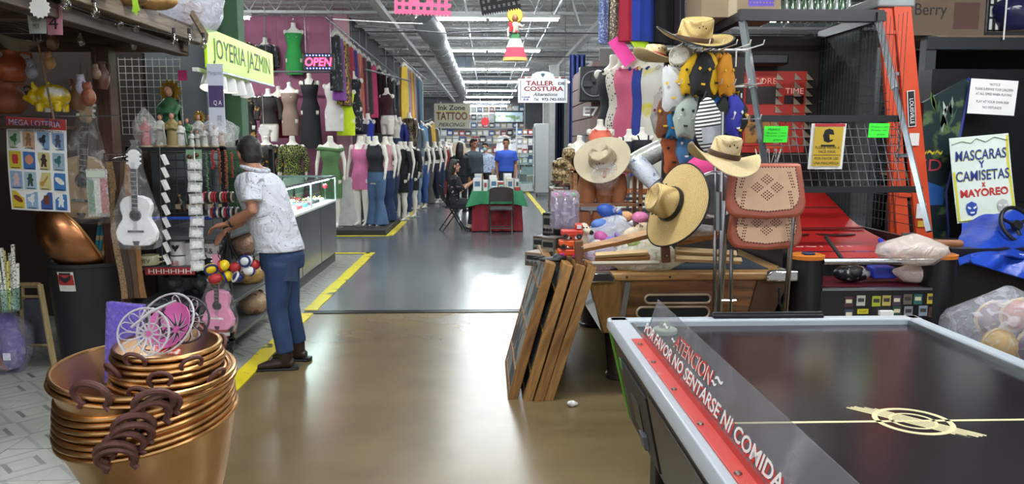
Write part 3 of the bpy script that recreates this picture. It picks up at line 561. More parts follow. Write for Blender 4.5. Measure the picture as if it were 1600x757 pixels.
for i, (u0, u1, v1) in enumerate(((3, -6, 400), (8, 2, 388), (14, 5, 392), (17, 15, 396), (20, 20, 383), (24, 27, 412), (12, 12, 408), (6, 12, 415))):
    a, b = P(u0+4, 484, 5.35+.02*(i % 3)), P(u1, v1, 5.33+.03*(i % 4)); B().tube([a, b], .0125, 8).o('patterned_stick', STK[i % 4]); x = [o for o in C.objects if o.name.startswith('patterned_stick')][-1]
    tag(x, f"{['black-netted white', 'green-spotted white', 'yellow and black dotted', 'grey flecked white'][i % 4]} stick in the glass jar, {['bent outwards at the wall side', 'tall upright', 'half hidden', 'upright in the middle', 'tallest', 'leaning towards the frame', 'short middle', 'short leaning'][i]} one", 'stick', 'patterned sticks in the glass jar')
# ---- lottery poster of sixteen picture cards
t = thing('lottery_poster', 'lottery card poster with sixteen pictures hanging from a wire', 'poster', P(60, 258, 5.2), rot=(rad(4), rad(3.5), 0)); pw, phh = K(88, 5.2), K(142, 5.2)
def pf(a, b): return ((a-.5)*pw, -.012*sin(b*pi*1.1)-.006*sin(a*5), (b-.5)*phh)
B().sheet(pf, 10, 14, .002).o('sheet', PAPER, t); B().sheet(lambda a, b: ((a-.5)*pw, pf(a, .93)[1]-.003, (.885+.115*b-.5)*phh), 8, 3, .002).o('header', mat('b8403a', .6, sc_=18, col2='5a2a68', thr=.58), t)
txt('MEGA LOTERIA', pw*.86, phh*.06, mat('c4d0ff', .6), t, (0, -.016, .445*phh)); txt('LOTERIAS CAMACHO', pw*.6, phh*.026, INK, t, (0, -.014, .37*phh)); txt('TABLA 1', pw*.16, phh*.018, INK, t, (.4*pw, -.014, .37*phh))
cbg = ['a9b79f', 'c2a182', '86a6cc', '86a2c8', 'cdb92e', '3d6fb4', 'cfc68c', '9cb4c4', '8aa6cc', 'a8c0cc', 'cfc88a', '3d78b8', 'd0b82a', '8fb0d0', '34589c', '3d78b8']
ico = ['2f6a3a', '8a6a4a', '2a2a2c', '4a5068', 'b83030', 'd89070', '3a2a22', '3a6a68', 'd8b8b0', '385048', 'b88a3a', 'e8e4d8', '7a3a22', 'e8ecec', '6a3c2a', 'e4e8e8']
for i in range(16):
    r, c = divmod(i, 4); x, z = (-.36+.24*c)*pw, (.26-.215*r)*phh; y = pf(.5+x/pw, .5+z/phh)[1]-.0025
    cdm = B().b2((-.1*pw, -.001, -.095*phh), (.1*pw, 0, .095*phh)).o('picture_card', mat(cbg[i], .6, a=.05), t, loc=(x, y, z)); q = B(MX.Translation((0, -.0015, .01*phh))); im = mat(ico[i], .6)
    if i in (4, 14): q.lathe([(.4*pw*.1, -.05*phh), (.55*pw*.1, 0), (.45*pw*.1, .05*phh)], 12, sy=.02)
    elif i in (5,): q.lathe([(.05*pw*.1, -.055*phh), (.6*pw*.1, -.03*phh), (.72*pw*.1, 0), (.6*pw*.1, .03*phh), (.05*pw*.1, .055*phh)], 14, sy=.02)
    elif i in (10,): q.prism([(-.03, -.035), (-.012, -.04), (-.006, -.022), (.002, -.012), (.024, .028), (.018, .032), (-.01, -.006), (-.022, -.008), (-.034, -.02)], .001)
    elif i in (0, 2, 7, 13): q.prism([(-.03, .01), (-.01, .018), (.0, .035), (.012, .036), (.018, .03), (.012, .012), (.016, -.008), (.004, -.022), (.004, -.04), (-.002, -.04), (-.004, -.02), (-.022, -.012)], .001)
    elif i in (11, 12): q.prism([(.03*cos(a), .02*sin(a)-.5*.03*cos(a)) for a in [k*2*pi/14 for k in range(14)]], .001)
    else: q.prism([(-.01, .04), (.008, .042), (.014, .026), (.01, .016), (.022, .0), (.014, -.01), (.016, -.044), (.002, -.042), (-.002, -.02), (-.01, -.044), (-.02, -.042), (-.014, -.004), (-.024, .006), (-.012, .018)], .001)
    q.o('picture', im, cdm)
    B().b2((-.07*pw, -.002, -.088*phh), (.07*pw, -.001, -.08*phh)).o('caption', INK, cdm)
# hanging rods and wires
for a, b, nm, lab in ((P(0, 183, 5.3), P(190, 181, 5.3), 'hanging_wire', 'thin wire the lottery poster hangs from'), (P(0, 52, 5.0), P(70, 52, 5.0), 'hanging_wire', 'thin wire high up under the stall roof')): tag(B().cyl(a, b, .003, 5).o(nm, STEEL), lab, 'wire')
t = thing('price_pole', 'thin wooden pole with a hook crossing before the yellow pig', 'pole', (0, 0, 0)); B().tube([P(58, 60, 4.95), P(84, 186, 4.98)], .007, 8).o('shaft', wood('6a5436', '8a7048', 2), t); B().tube([P(53, 50, 4.95), P(53, 62, 4.95), P(58, 68, 4.95), P(64, 62, 4.95), P(63, 50, 4.95)], .004, 6).o('hook', STEEL, t)
# yellow pig bank
t = thing('pig_bank', 'yellow and white ceramic pig bank with long eyelashes', 'pig bank', P(80, 151, 5.15)); t.scale = (.76,)*3; q = B(); q.ell((.01, 0, 0), (.15, .11, .105), 18, 12); q.ell((-.12, -.02, -.005), (.07, .075, .075)); q.tube([(-.16, -.03, -.01), (-.2, -.04, -.015)], [.034, .03], 10)
for x, y in ((-.07, -.06), (-.07, .06), (.08, -.06), (.08, .06)): q.tube([(x, y, -.06), (x, y, -.13)], [.035, .028], 8)
q.tube([(-.1, -.06, .06), (-.11, -.08, .12)], [.03, .008], 8); q.tube([(-.06, .06, .07), (-.05, .07, .13)], [.03, .008], 8); ob('pig_body', fuse(q, .008, 4), mat('d9b80a', .22, sc_=7, col2='e8e6de', thr=.58, coat=.5), t)
q = B(); q.ell((-.16, -.075, .025), (.016, .012, .018)); q.o('eye', INK, t); q = B(); q.tube(circ((-.15, -.075, .045), .034, 9, 'y', .2, 2.8), [.004, .006, .007, .008, .008, .008, .007, .006, .004], 6)
for k in range(6): a = .4+.4*k; q.tube([(-.15+.034*cos(a), -.08, .045+.034*sin(a)), (-.15+.052*cos(a), -.088, .045+.055*sin(a))], [.004, .001], 5)
q.o('eyelashes', INK, t); q = B(); q.ell((-.203, -.04, -.015), (.006, .024, .02)); q.o('snout', mat('caa85a', .4), t)
# shelf with clay ware behind the pig
tag(B().b2((-4.6, 5.1, 1.735), (-2.85, 5.5, 1.755)).o('craft_shelf', WD2, bev=.004), 'dark wooden shelf board carrying the pig and the clay ware', 'shelf')
for i, (u, v, r, h, m, lab) in enumerate(((16, 178, .11, .2, CLAY, 'glazed brown clay pot beside the pig bank'), (22, 128, .1, .2, mat('a0522e', .3, sc_=5), 'shiny orange clay pot above the brown one'), (-8, 178, .09, .22, CLAY2, 'orange clay jug at the end of the shelf'), (122, 172, .06, .2, mat('6a4a30', .4), 'small dark clay jug between pig and post'), (160, 140, .05, .18, mat('5a3a2c', .4), 'slim dark clay bottle near the post'))): jug('clay_pot', lab, P(u, v, 5.25), r, h, m, 'clay pot')
for i, (u, v, s, c, lab) in enumerate(((50, 112, .05, '8d8f98', 'small silver owl ornament above the pig bank'), (78, 98, .045, 'b58a5a', 'spotted brown ornament hanging from the pole'), (128, 136, .05, 'b8b4c8', 'pale blue small ornament in the dark shelf'), (138, 152, .06, '8a5038', 'terracotta mask ornament in the dark shelf'), (82, 66, .05, '6a4a34', 'brown leather pouch hanging under the price papers'), (150, 115, .04, '7a6450', 'beaded string ornament near the post'))):
    t = thing('hanging_ornament', lab, 'ornament', P(u, v, 5.1)); q = B(); q.ell((0, 0, 0), (s*.8, s*.7, s)); q.ell((0, -.01, s*1.1), (s*.55, s*.5, s*.5)); q.ell((-s*.4, -s*.3, s*1.45), (s*.15, s*.15, s*.25)); q.ell((s*.4, -s*.3, s*1.45), (s*.15, s*.15, s*.25)); ob('ornament_body', fuse(q, .007, 2), cells('3a2a22', c, 60, .2, .4), t); B().cyl((0, 0, s*1.4), (0, 0, s*3), .002, 4).o('cord', BLACK, t)
t = thing('basket_lamp', 'grey woven basket tilted under the stall roof', 'basket', P(25, 72, 5.2), rot=(rad(20), rad(25), 0)); B().lathe([(.08, 0), (.17, .12), (.165, .125), (.075, .006)], 24, caps=False).o('basket_body', straw('8a8070', '5c5348'), t); B().tube(circ((0, 0, .12), .168, 24), .008, 6, True).o('rim', mat('6a5f50', .7), t)
# price papers
for u, v, w_, h, c, s, lab in ((58, 30, 25, 42, 'b7c0b8', 'VENTA\nMEX', 'pale green price paper hanging under the stall roof'), (85, 30, 22, 46, 'a8707c', '4', 'pink price paper beside the pale green one')):
    t = thing('price_paper', lab, 'price paper', P(u, v, 4.15)); B().sheet(lambda a, b: ((a-.5)*K(w_, 4.15), -.008*sin(a*3+b*2), (b-.5)*K(h, 4.15)), 5, 5, .0015).o('sheet', mat(c, .8, a=.05), t); txt(s, K(w_*.6, 4.15), K(h*.4, 4.15), INK, t, (0, -.014, -.02))
def star(name, label, loc, r, n, m, cat='star tag', cord=.0, rot=(0, 0, 0)):
    t = thing(name, label, cat, loc, rot=rot); pl = [((r if k % 2 == 0 else r*.84)*cos(pi*k/n), (r if k % 2 == 0 else r*.84)*sin(pi*k/n)) for k in range(2*n)]
    B().prism(pl, .003).o('card', m, t)
    if cord: B().cyl((0, 0, r*.8), (0, 0, r*.8+cord), .0015, 4).o('cord', WHITE, t)
    return t
star('star_tag', 'white starburst price card under the stall roof', P(62, 12, 3.7), K(16, 3.7), 14, mat('f2f2ee', .6, a=.02), cord=.06)
star('star_tag', 'white starburst tag hanging below the yellow jewellery sign', P(412, 204, 6.9), K(9, 6.9), 14, mat('fbfbf8', .6, a=.02), cord=.28)
t = thing('neon_tag', 'bright green splash-shaped tag on the stall fascia', 'price tag', P(211, 10, 4.4)); B().prism([(-.014, .06), (.012, .055), (.018, .01), (.026, -.02), (.012, -.026), (.006, -.05), (-.008, -.03), (-.018, -.028), (-.012, 0)], .003).o('card', mat('b8f03a', .6, a=.02), t)
# string of glass bulbs along the fascia
t = thing('bulb_string', 'string of clear glass bulbs along the wooden fascia', 'string lights', (0, 0, 0)); pts = [P(95, 3, 4.0), P(140, 20, 4.4), P(190, 36, 4.7), P(240, 48, 5.1), P(300, 62, 5.6)]; B().tube(pts, .003, 5).o('cable', BLACK, t)
for i, (u, v, y) in enumerate(((103, 4, 3.9), (148, 16, 4.3), (186, 34, 4.7), (211, 40, 4.9), (208, 68, 5.2), (126, 62, 5.0), (272, 62, 5.3), (296, 62, 5.5), (318, 68, 5.7))): B().lathe([(.008, .045), (.01, .02), (.022, 0), (.024, -.02), (.014, -.038), (.002, -.044)], 12, P(u, v, y)).o('bulb', glass('e8e4dc', .2), t); B().cyl(P(u, v, y)+V((0, 0, .04)), P(u, v, y)+V((0, 0, .075)), .011, 8).o('socket', BLACK, t)
# goods lying on the stall roof
for i, (u, v, y, s, c, lab) in enumerate(((200, 4, 4.7, .1, '8a6a3c', 'brown wooden mask lying on the stall roof'), (245, 10, 5.0, .11, 'a07a48', 'tan carved animal head on the stall roof'), (155, -6, 4.4, .1, '6a4a2a', 'dark wooden bowl on the stall roof'))):
    t = thing('carved_mask', lab, 'carving', P(u, v, y)); q = B(); q.ell((0, 0, .03), (s*1.2, s*.7, s*.5)); q.ell((s*.8, -.02, .03), (s*.5, s*.4, s*.32)); q.tube([(-s*.6, 0, s*.4), (-s*1.1, 0, s*.9), (-s*.8, 0, s*1.2)], [.02, .018, .006], 7); q.tube([(-s*.2, 0, s*.45), (-s*.3, 0, s*1.0)], [.02, .006], 7); ob('carving_body', fuse(q, .009, 2), mat(c, .5, sc_=12, a=.25), t)
bag('plastic_bag', 'clear bag with brown goods on the roof end near the sign', P(300, 48, 5.9), (.2, .15), .42, seed=9, knot=False); jug('clay_jug', 'reddish clay jug inside the clear bag on the stall roof', P(300, 45, 5.9), .08, .24, mat('8a4a36', .5))
tag(B().prism([(-.03, 0), (.03, .02), (.1, .2), (.06, .2)], .02).o('wooden_wedge', GREYWOOD, loc=P(325, 62, 5.75), rot=(0, rad(-60), rad(60))), 'splintered grey wooden wedge at the end of the fascia', 'wood')
# ================================================================ rolling rack with gifts
RX0, RX1, RY0, RY1 = -2.66, -1.97, 5.85, 7.15; BLK = mat('1d1d1f', .45, .3); SHG = mat('5d6062', .5, .3)
t = thing('rolling_rack', 'black metal rolling rack with grey shelves full of gifts', 'rack', (0, 0, 0))
for x in (RX0, RX1):
    for y in (RY0, RY1): B().b2((x-.02, y-.02, .1), (x+.02, y+.02, 1.62)).o('post', BLK, t, bev=.003)
for z in (.14, .42, .7, .93, 1.6): B().b2((RX0-.02, RY0-.02, z-.015), (RX1+.02, RY1+.02, z+.012)).o('shelf', SHG if z < 1 else BLK, t, bev=.003)
for x, y in ((RX1-.02, RY0), (RX1-.02, RY1), (RX0+.02, RY0)):
    c = B().tube(circ((x, y, .045), .028, 16, 'x'), .017, 8, True).o('caster', BLK, t); B().cyl((x-.012, y, .045), (x+.012, y, .045), .02, 10).o('hub', GREYM, c); B().prism([(x-.03, .06), (x+.03, .06), (x+.03, .11), (x-.03, .11)], .05, MX.Translation((0, y, 0))).o('fork', BLK, c)
B().cyl((RX0-.1, RY0-.04, 1.57), (RX1, RY0-.04, 1.57), .006, 6).o('front_bar', CHROME, t); B().cyl((RX0, RY0-.03, 1.08), (RX1-.1, RY0-.03, 1.08), .012, 8).o('blue_bar', mat('2c50b8', .4), t)
# red strip with white letters H printed along the shelf edge
t = thing('shelf_banner', 'red shelf strip with repeated white marks under the mugs', 'strip', P(266, 424, 5.8)); B().b2((-K(38, 5.8), -.004, -.028), (K(38, 5.8), .004, .028)).o('strip_body', mat('a82a30', .6), t); txt('HHHHHH', K(66, 5.8), .036, PAPER, t, (0, -.005, 0))
# mugs
def mug(label, loc, r, h, m, dec=None, dm=INK, s=''):
    t = thing('mug', label, 'mug', loc, rot=(0, 0, 0)); B().lathe([(.001, 0), (r*.95, 0), (r, .006), (r, h), (r*.93, h), (r*.92, .01), (.001, .008)], 24, caps=False).o('cup', m, t, 60); B().tube([(r*.97, 0, h*.8), (r*1.5, 0, h*.78), (r*1.6, 0, h*.4), (r*.97, 0, h*.22)], r*.1, 6).o('handle', m, t)
    if dec: txt(s, r*1.1, h*.4, dm, t, (0, -r-.001, h*.5))
    return t
mg = mat('e6e4e0', .3, a=.03)
mug('white mug with a dark bird crest on the upper shelf row', P(279, 398, 5.92), .055, .105, mg)
bpy.data.objects['mug'].rotation_euler = (0, 0, .4); q = B(MX.Translation((0, -.0565, .055))); q.prism([(-.03, .03), (-.018, .02), (-.012, .028), (0, .012), (.012, .028), (.018, .02), (.03, .03), (.022, 0), (.012, -.01), (0, -.03), (-.012, -.01), (-.022, 0)], .002); o = q.o('bird_crest', INK, bpy.data.objects['mug'], rot=(0, 0, -.4))
mug('white mug with red and grey printed marks stacked under the bird mug', P(279, 420, 5.92), .055, .1, mg, 1, mat('b83a3a', .5), '&@'); mug('white mug half hidden behind the card strip', P(302, 419, 5.95), .055, .2, mg); mug('white mug with grey print near the reaching hand', P(331, 402, 5.95), .055, .11, mg, 1, INK, 'R&'); mug('cream bowl-shaped mug with bold letters beside the guitar', P(233, 414, 5.88), .075, .075, mat('d8d2ae', .35, a=.04), 1, mat('24301e', .5), 'MEV')
# stone molcajetes (pig shaped grinding bowls)
MOL = mat('4f5254', .9, sc_=60, a=.3, bump=.7)
def molcajete(label, loc, s, tagd=False):
    t = thing('stone_mortar', label, 'stone mortar', loc); q = B(); q.lathe([(.001, .04), (.09, .05), (.13, .1), (.14, .15), (.12, .15), (.09, .11), (.001, .09)], 20)
    for a in (.5, 2.6, 4.7): q.tube([(.07*cos(a), .07*sin(a), .07), (.09*cos(a), .09*sin(a), 0)], [.035, .026], 8)
    q.ell((0, -.14, .125), (.05, .045, .045)); q.tube([(0, -.17, .12), (0, -.2, .115)], [.028, .026], 8); q.ell((-.03, -.14, .165), (.014, .012, .022)); q.ell((.03, -.14, .165), (.014, .012, .022)); o = ob('mortar_body', fuse(q, .008, 2), MOL, t); t.scale = (s,)*3
    if tagd: B().b2((.03, -.165, .13), (.075, -.16, .15)).o('price_label', PAPER, t)
    return t
molcajete('grey stone pig-shaped mortar without a label on the rack shelf', (-2.42, 6.12, .435), 1.1); molcajete('grey stone pig-shaped mortar with a white price label', (-2.2, 6.1, .435), 1.1, True)
# strips of small carded earrings
def card_strip(label, u0, v0, u1, v1, Y, n, side):
    t = thing('card_strip', label, 'card strip', P(u0, v0, Y)); a, b = V((0, 0, 0)), P(u1, v1, Y)-P(u0, v0, Y); B().tube([a+V((0, 0, .05)), b], .004, 5).o('cord', STEEL if side else WHITE, t)
    B().tube([(0, 0, .03), (0, 0, .075), (.012, 0, .09), (.024, 0, .075)], .003, 5).o('hook', CHROME, t)
    for i in range(n):
        p = lerp(a, b, (i+.5)/n); h = abs(b.z)/n; s = B()
        if side: s.box(p+V((.035, -.005, 0)), (.02, .05, h*.85), rot=(0, rad(-22), rad(10*RN.uniform(-1, 1)))); s.o('carded_packet', mat('e2e2de', .5, a=.03), t)
        else:
            o = s.box((0, 0, 0), (.095, .012, h*.9)).o('carded_packet', film('ffffff', .7, .1, 25), t, loc=p+V((.005*RN.uniform(-1, 1), -.012, 0)), rot=(rad(RN.uniform(-14, 4)), rad(RN.uniform(-6, 6)), 0)); B().b2((-.03, -.004, -h*.26), (.036, .004, h*.26)).o('card', PAPER, o, loc=(0, 0, -.005))
card_strip('strip of tilted white carded packets beside the white guitar', 250, 240, 254, 415, 5.55, 9, 1); card_strip('strip of clear packets with white cards hanging before the mugs', 304, 248, 311, 424, 5.45, 10, 0)
# leather belts, flag pack
for i, (u, c, lab) in enumerate(((184, None, 'snakeskin patterned belt hanging by the wooden post'), (194, '3c2c22', 'dark brown leather belt hanging in the bunch'), (204, '5a4432', 'plain brown leather belt hanging in the bunch'), (214, '8a6238', 'light tan leather belt hanging behind the white guitar'))):
    t = thing('leather_belt', lab, 'belt', P(u-14, 252, 5.5), group='belts hanging by the post'); m = cells('2a2018', '9a7c56', 120, .35, .5) if c is None else mat(c, .45, sc_=20, a=.15); B().sheet(lambda a, b: (.045*(a-.5)+.05*b*b+.01*sin(9*b+i), .012*sin(5*b+i), -.98*b), 2, 16, .005).o('strap', m, t); B().tube([(-.03, 0, 0), (.03, 0, 0), (.03, 0, .05), (-.03, 0, .05)], .005, 6, True).o('buckle', CHROME, t)
B().tube([P(170, 250, 5.48), P(185, 246, 5.48), P(205, 243, 5.48)], .004, 6).o('hook_rail', CHROME); tag(bpy.data.objects['hook_rail'], 'chrome hook rail the belts hang from', 'rail')
t = thing('flag_pack', 'plastic pack with a green white and red flag hanging by the belts', 'packet', P(153, 302, 5.35)); fw, fh = K(28, 5.35), K(74, 5.35)
for i, c in enumerate(('3a7a48', 'dcdcd8', 'b83a38')): B().b2((-fw/2+i*fw/3, -.006, -fh*.42), (-fw/2+(i+1)*fw/3, .006, fh*.3)).o('flag_fold', mat(c, .7), t)
B().b2((-fw*.55, -.014, -fh/2), (fw*.55, .014, fh/2)).o('wrapper', film('ffffff', .75, .1, 22), t, bev=.006); B().b2((-fw/2, -.016, fh*.33), (fw/2, -.012, fh*.46)).o('header', mat('c8d4c4', .6), t)
# toy ball key rings
def toy_ball(label, loc, r, m1, m2, g):
    t = thing('toy_ball', label, 'toy ball', loc, rot=(RN.uniform(-.5, .5), RN.uniform(-.5, .5), RN.uniform(0, 6)), group=g); q = B(); q.ell((0, 0, 0), (r*1.25, r, r), 14, 9); q.o('ball', m1, t)
    B().tube([(r*1.1*cos(a), r*.55, r*.95*sin(a)) for a in [k*2*pi/16 for k in range(16)]], r*.22, 6, True).o('stripe', m2, t)
    B().tube([(0, 0, r), (0, .01, r*2), (.01, 0, r*3)], .003, 4).o('strap', BLACK, t)
YB, WBL, BLB, RDB = mat('e6c818', .5), mat('e4e4e6', .5), mat('22306e', .5), mat('b02c30', .5)
for i, (u, v, m1, m2, lab) in enumerate(((329, 420, YB, BLB, 'yellow toy ball hanging lowest before the guitar neck'), (350, 415, YB, RDB, 'yellow toy ball with red band in the bunch'), (356, 432, YB, BLB, 'small yellow toy ball at the bottom of the bunch'), (385, 408, WBL, BLB, 'white and blue toy ball at the top of the bunch'), (388, 422, WBL, BLB, 'white and blue toy ball low in the bunch'), (368, 418, RDB, WBL, 'red toy ball in the middle of the bunch'), (336, 436, RDB, YB, 'red and yellow toy ball under the yellow one'), (372, 434, BLB, WBL, 'dark blue toy ball under the red one'), (398, 414, RDB, BLB, 'red and blue toy ball nearest the jeans'))): toy_ball(lab, P(u, v, 5.42+.03*(i % 3)), .038, m1, m2, 'toy balls hanging on straps')
t = thing('strap_bunch', 'bunch of black straps the toy balls hang from', 'straps', P(356, 385, 5.5))
for i in range(9): a = i*.7; B().tube([(0, 0, .1), (.02*cos(a), .02*sin(a), .03), (.09*cos(a), .04*sin(a), -.1)], .006, 5).o('strap', BLACK, t)
# bracelets on a roll, bead strings, red box, bags on lower shelves
t = thing('bracelet_roll', 'padded roll stacked with red and black bracelets', 'bracelet display', P(342, 308, 5.75)); B().cyl((-.11, 0, 0), (.11, 0, 0), .03, 12).o('roll', BLACK, t)
for i in range(11): B().tube(circ((-.1+.02*i, 0, 0), .034, 14, 'x'), .008, 6, True).o('bracelet', mat(['a83038', '2a2a2c', 'c8b8a0', 'b83038'][i % 4], .5), t)
t = thing('bracelet_roll', 'second roll with white red and blue woven bracelets', 'bracelet display', P(350, 332, 5.8)); B().cyl((-.11, 0, 0), (.11, 0, 0), .03, 12).o('roll', BLACK, t)
for i in range(11): B().tube(circ((-.1+.02*i, 0, 0), .034, 14, 'x'), .009, 6, True).o('bracelet', mat(['d8d4d0', 'a83038', '27346a', 'd8d4d0', '1c1c20'][i % 5], .5), t)
for i, (u, v0, v1, c, lab) in enumerate(((332, 236, 268, 'a8332c', 'red chili bead string hanging from the rack top'), (342, 234, 290, '8a4a34', 'brown bead string hanging next to the chilis'), (352, 236, 296, '9a5236', 'orange-brown bead string nearest the man'), (322, 240, 300, '5a7a58', 'green bead string hanging under the clear bag'), (362, 240, 280, '98452e', 'rust red bead string at the rack corner'))):
    t = thing('bead_string', lab, 'bead string', P(u, v0, 5.8), group='bead strings on the rack'); n = int((v1-v0)/3); bm_ = B().ell((0, 0, 0), (.011, .011, .008), 6, 4).mesh('bead')
    for k in range(n): ob('bead', bm_, mat(c, .4), t, loc=(.006*RN.uniform(-1, 1), 0, -.0145*k))
t = thing('hanger_card', 'green hang card with bronze maracas pendant on the rack', 'hang card', P(303, 245, 5.6)); B().b2((-.055, 0, -.05), (.055, .003, .05)).o('card', mat('7a9c7c', .7), t); q = B(); q.ell((-.03, -.01, 0), (.02, .012, .016)); q.ell((.02, -.01, .012), (.02, .012, .016)); q.tube([(-.03, -.01, 0), (.02, -.01, -.04), (.03, -.01, -.05)], .004, 6); q.o('pendant', mat('5c4028', .4, .5), t)
t = thing('red_box', 'red printed gift box under the pink guitar', 'box', (-2.06, 5.88, .156)); B().b2((-.15, -.05, 0), (.1, .05, .1)).o('carton', mat('a81f22', .4, sc_=18, a=.15), t, bev=.003); B().b2((0, -.0525, .015), (.085, -.05, .04)).o('print_panel', PAPER, t); txt('REGALO', .1, .022, mat('d8a838', .5), t, (-.07, -.0525, .07))
bag('plastic_bag', 'bag of brown nuts on the bottom shelf by the caster', (-2.06, 6.75, .156), (.1, .16), .2, seed=5, m=film('c8a888', .35, .2, 20), knot=False, cat='plastic bag'); bag('plastic_bag', 'bag of tan sweets on the middle shelf beside the jeans', (-2.06, 6.7, .435), (.1, .16), .2, seed=6, m=film('d8b070', .35, .2, 20), knot=False); bag('plastic_bag', 'bag of woven goods on the upper shelf behind the balls', (-2.06, 6.5, .715), (.1, .16), .2, seed=7, m=film('b89078', .35, .2, 20), knot=False)
for i in range(9): t = thing('nut_packet', f"small brown packet in the nut bag, {['floor', 'middle', 'upper'][i % 3]} layer, {['near', 'mid', 'far'][i//3]} part", 'packet', (-2.06+.05*RN.uniform(-1, 1), 6.63+.03*i, .17+.06*(i % 3)), group='brown packets in the nut bag'); ob('packet_body', B().ell((0, 0, .02), (.03, .03, .022), 9, 5).mesh('packet_body'), mat('6a3e28', .5, sc_=30, a=.3), t)
t = thing('sombrero_charm', 'row of dark bottles standing on the rack shelf', 'bottle', (0, 0, 0)); bpy.data.objects.remove(t)
for i in range(5):
    t = thing('small_bottle', f"small amber glass bottle on the rack, {['first', 'second', 'third', 'fourth', 'fifth'][i]} counting from the guitar", 'bottle', (-2.45+.085*i, 6.2, 1.1), group='bottles on the rack'); B().lathe([(.001, 0), (.028, 0), (.03, .01), (.03, .07), (.012, .095), (.012, .12)], 14).o('bottle_body', mat('3c2a1c', .15, sc_=10, coat=.5), t); B().cyl((0, 0, .12), (0, 0, .135), .014, 10).o('cap', mat('a88a50', .4, .6), t); B().b2((-.02, -.033, .02), (.02, -.03, .06)).o('bottle_label', mat('b8a888', .7), t)
tag(B().b2((RX0, 6.05, 1.075), (RX1-.25, 6.35, 1.095)).o('inner_shelf', BLK), 'thin black inner shelf carrying the small bottles', 'shelf')
# ---- saint figurines on top of the rack
def saint(label, loc, h, robe, cape, base=True, halo=False, bagged=False):
    t = thing('saint_figurine', label, 'figurine', loc, rz=RN.uniform(-.2, .2), group='saint figurines on the rack')
    q = B(); q.lathe([(.001, .03), (.17, .03), (.15, .25), (.12, .5), (.15, .68), (.06, .78)], 12, sy=.75); q.tube([(-.14, 0, .66), (-.13, -.1, .5), (0, -.14, .55)], [.05, .045, .04], 7); q.tube([(.14, 0, .66), (.13, -.1, .5), (0, -.14, .55)], [.05, .045, .04], 7); t.scale = (h,)*3
    ob('robe', fuse(q, .025, 1), robe, t); q = B(); q.ell((0, -.01, .86), (.065, .07, .085), 10, 7); q.ell((0, -.075, .85), (.012, .015, .02), 6, 4); ob('face', q.mesh('face'), mat('b8866a', .5), t); q = B(); q.ell((0, .02, .88), (.078, .07, .085), 10, 7); q.tube([(0, .05, .86), (0, .06, .72)], [.07, .05], 8); q.o('hair', mat('3a2418', .6), t)
    q = B(); q.sheet(lambda a, b: (.2*cos(pi*(.1+.8*a))*(1-.35*b), .03+.13*sin(pi*(.1+.8*a)), .08+.66*b), 8, 6, .02); q.o('cape', cape, t)
    if base: B().lathe([(.2, 0), (.2, .04), (.16, .05)], 12).o('base', mat('b09a70', .6), t)
    if halo: B().prism([((.2 if k % 2 else .13)*cos(k*pi/12), .88+(.2 if k % 2 else .13)*sin(k*pi/12)) for k in range(24)], .01, MX.Translation((0, .06, 0))).o('halo', mat('c8a030', .3, .8), t)
    return t
GR, WH, RD = mat('2f5e3c', .5, sc_=30, a=.2), mat('c8c8c0', .5), mat('a83038', .5)
tz = 1.612
for u, y, h, rb, cp, hl, lab in ((228, 6.0, .24, RD, mat('5a5058', .5), 0, 'figurine in a red robe wrapped in plastic at the end of the row'), (252, 6.05, .26, WH, GR, 0, 'white-robed saint with a green cape beside the red one'), (268, 6.25, .5, GR, mat('274a35', .5), 1, 'tall green lady figurine with a golden ray crown'), (270, 5.98, .27, mat('8a7a4a', .5), GR, 0, 'saint on a sack-like base in green and gold'), (283, 6.0, .21, WH, WH, 0, 'small white saint before the green lady'), (294, 6.05, .23, GR, WH, 0, 'saint with green robe and white cape'), (312, 6.1, .26, WH, GR, 1, 'white saint with round golden halo in the middle'), (329, 6.1, .26, mat('8a8c88', .4), WH, 0, 'silver-grey saint near the purple banner'), (300, 5.93, .13, WH, GR, 0, 'tiny white saint in the front row, first'), (309, 5.93, .13, mat('a8a89c', .5), WH, 0, 'tiny grey saint in the front row'), (320, 5.93, .16, WH, mat('6a7a6a', .5), 0, 'tiny white saint with grey-green cape'), (336, 5.95, .17, WH, RD, 0, 'small white saint with a red cape'), (345, 6.05, .2, mat('b8a88a', .5), WH, 0, 'sand coloured saint under the clear bag')):
    saint(lab, V((P(u, 222, y).x, y, tz)), h, rb, cp, halo=bool(hl))
bag('plastic_bag', 'clear bag draped over the saints near the man', V((P(338, 220, 5.95).x, 6.0, tz)), (.13, .1), .24, seed=12, m=film('ffffff', .8, .1, 14), knot=False); bag('plastic_bag', 'clear bag over the red-robed figurine', V((P(228, 222, 6).x, 6.0, tz)), (.075, .07), .3, seed=13, m=film('ffffff', .82, .1, 14), knot=False)
tag(B().b2((-.035, 0, -.04), (.035, .003, .04)).o('price_card', mat('c83a7a', .7), loc=P(285, 118, 6.2)), 'pink price card beside the crown of the green lady', 'price card')
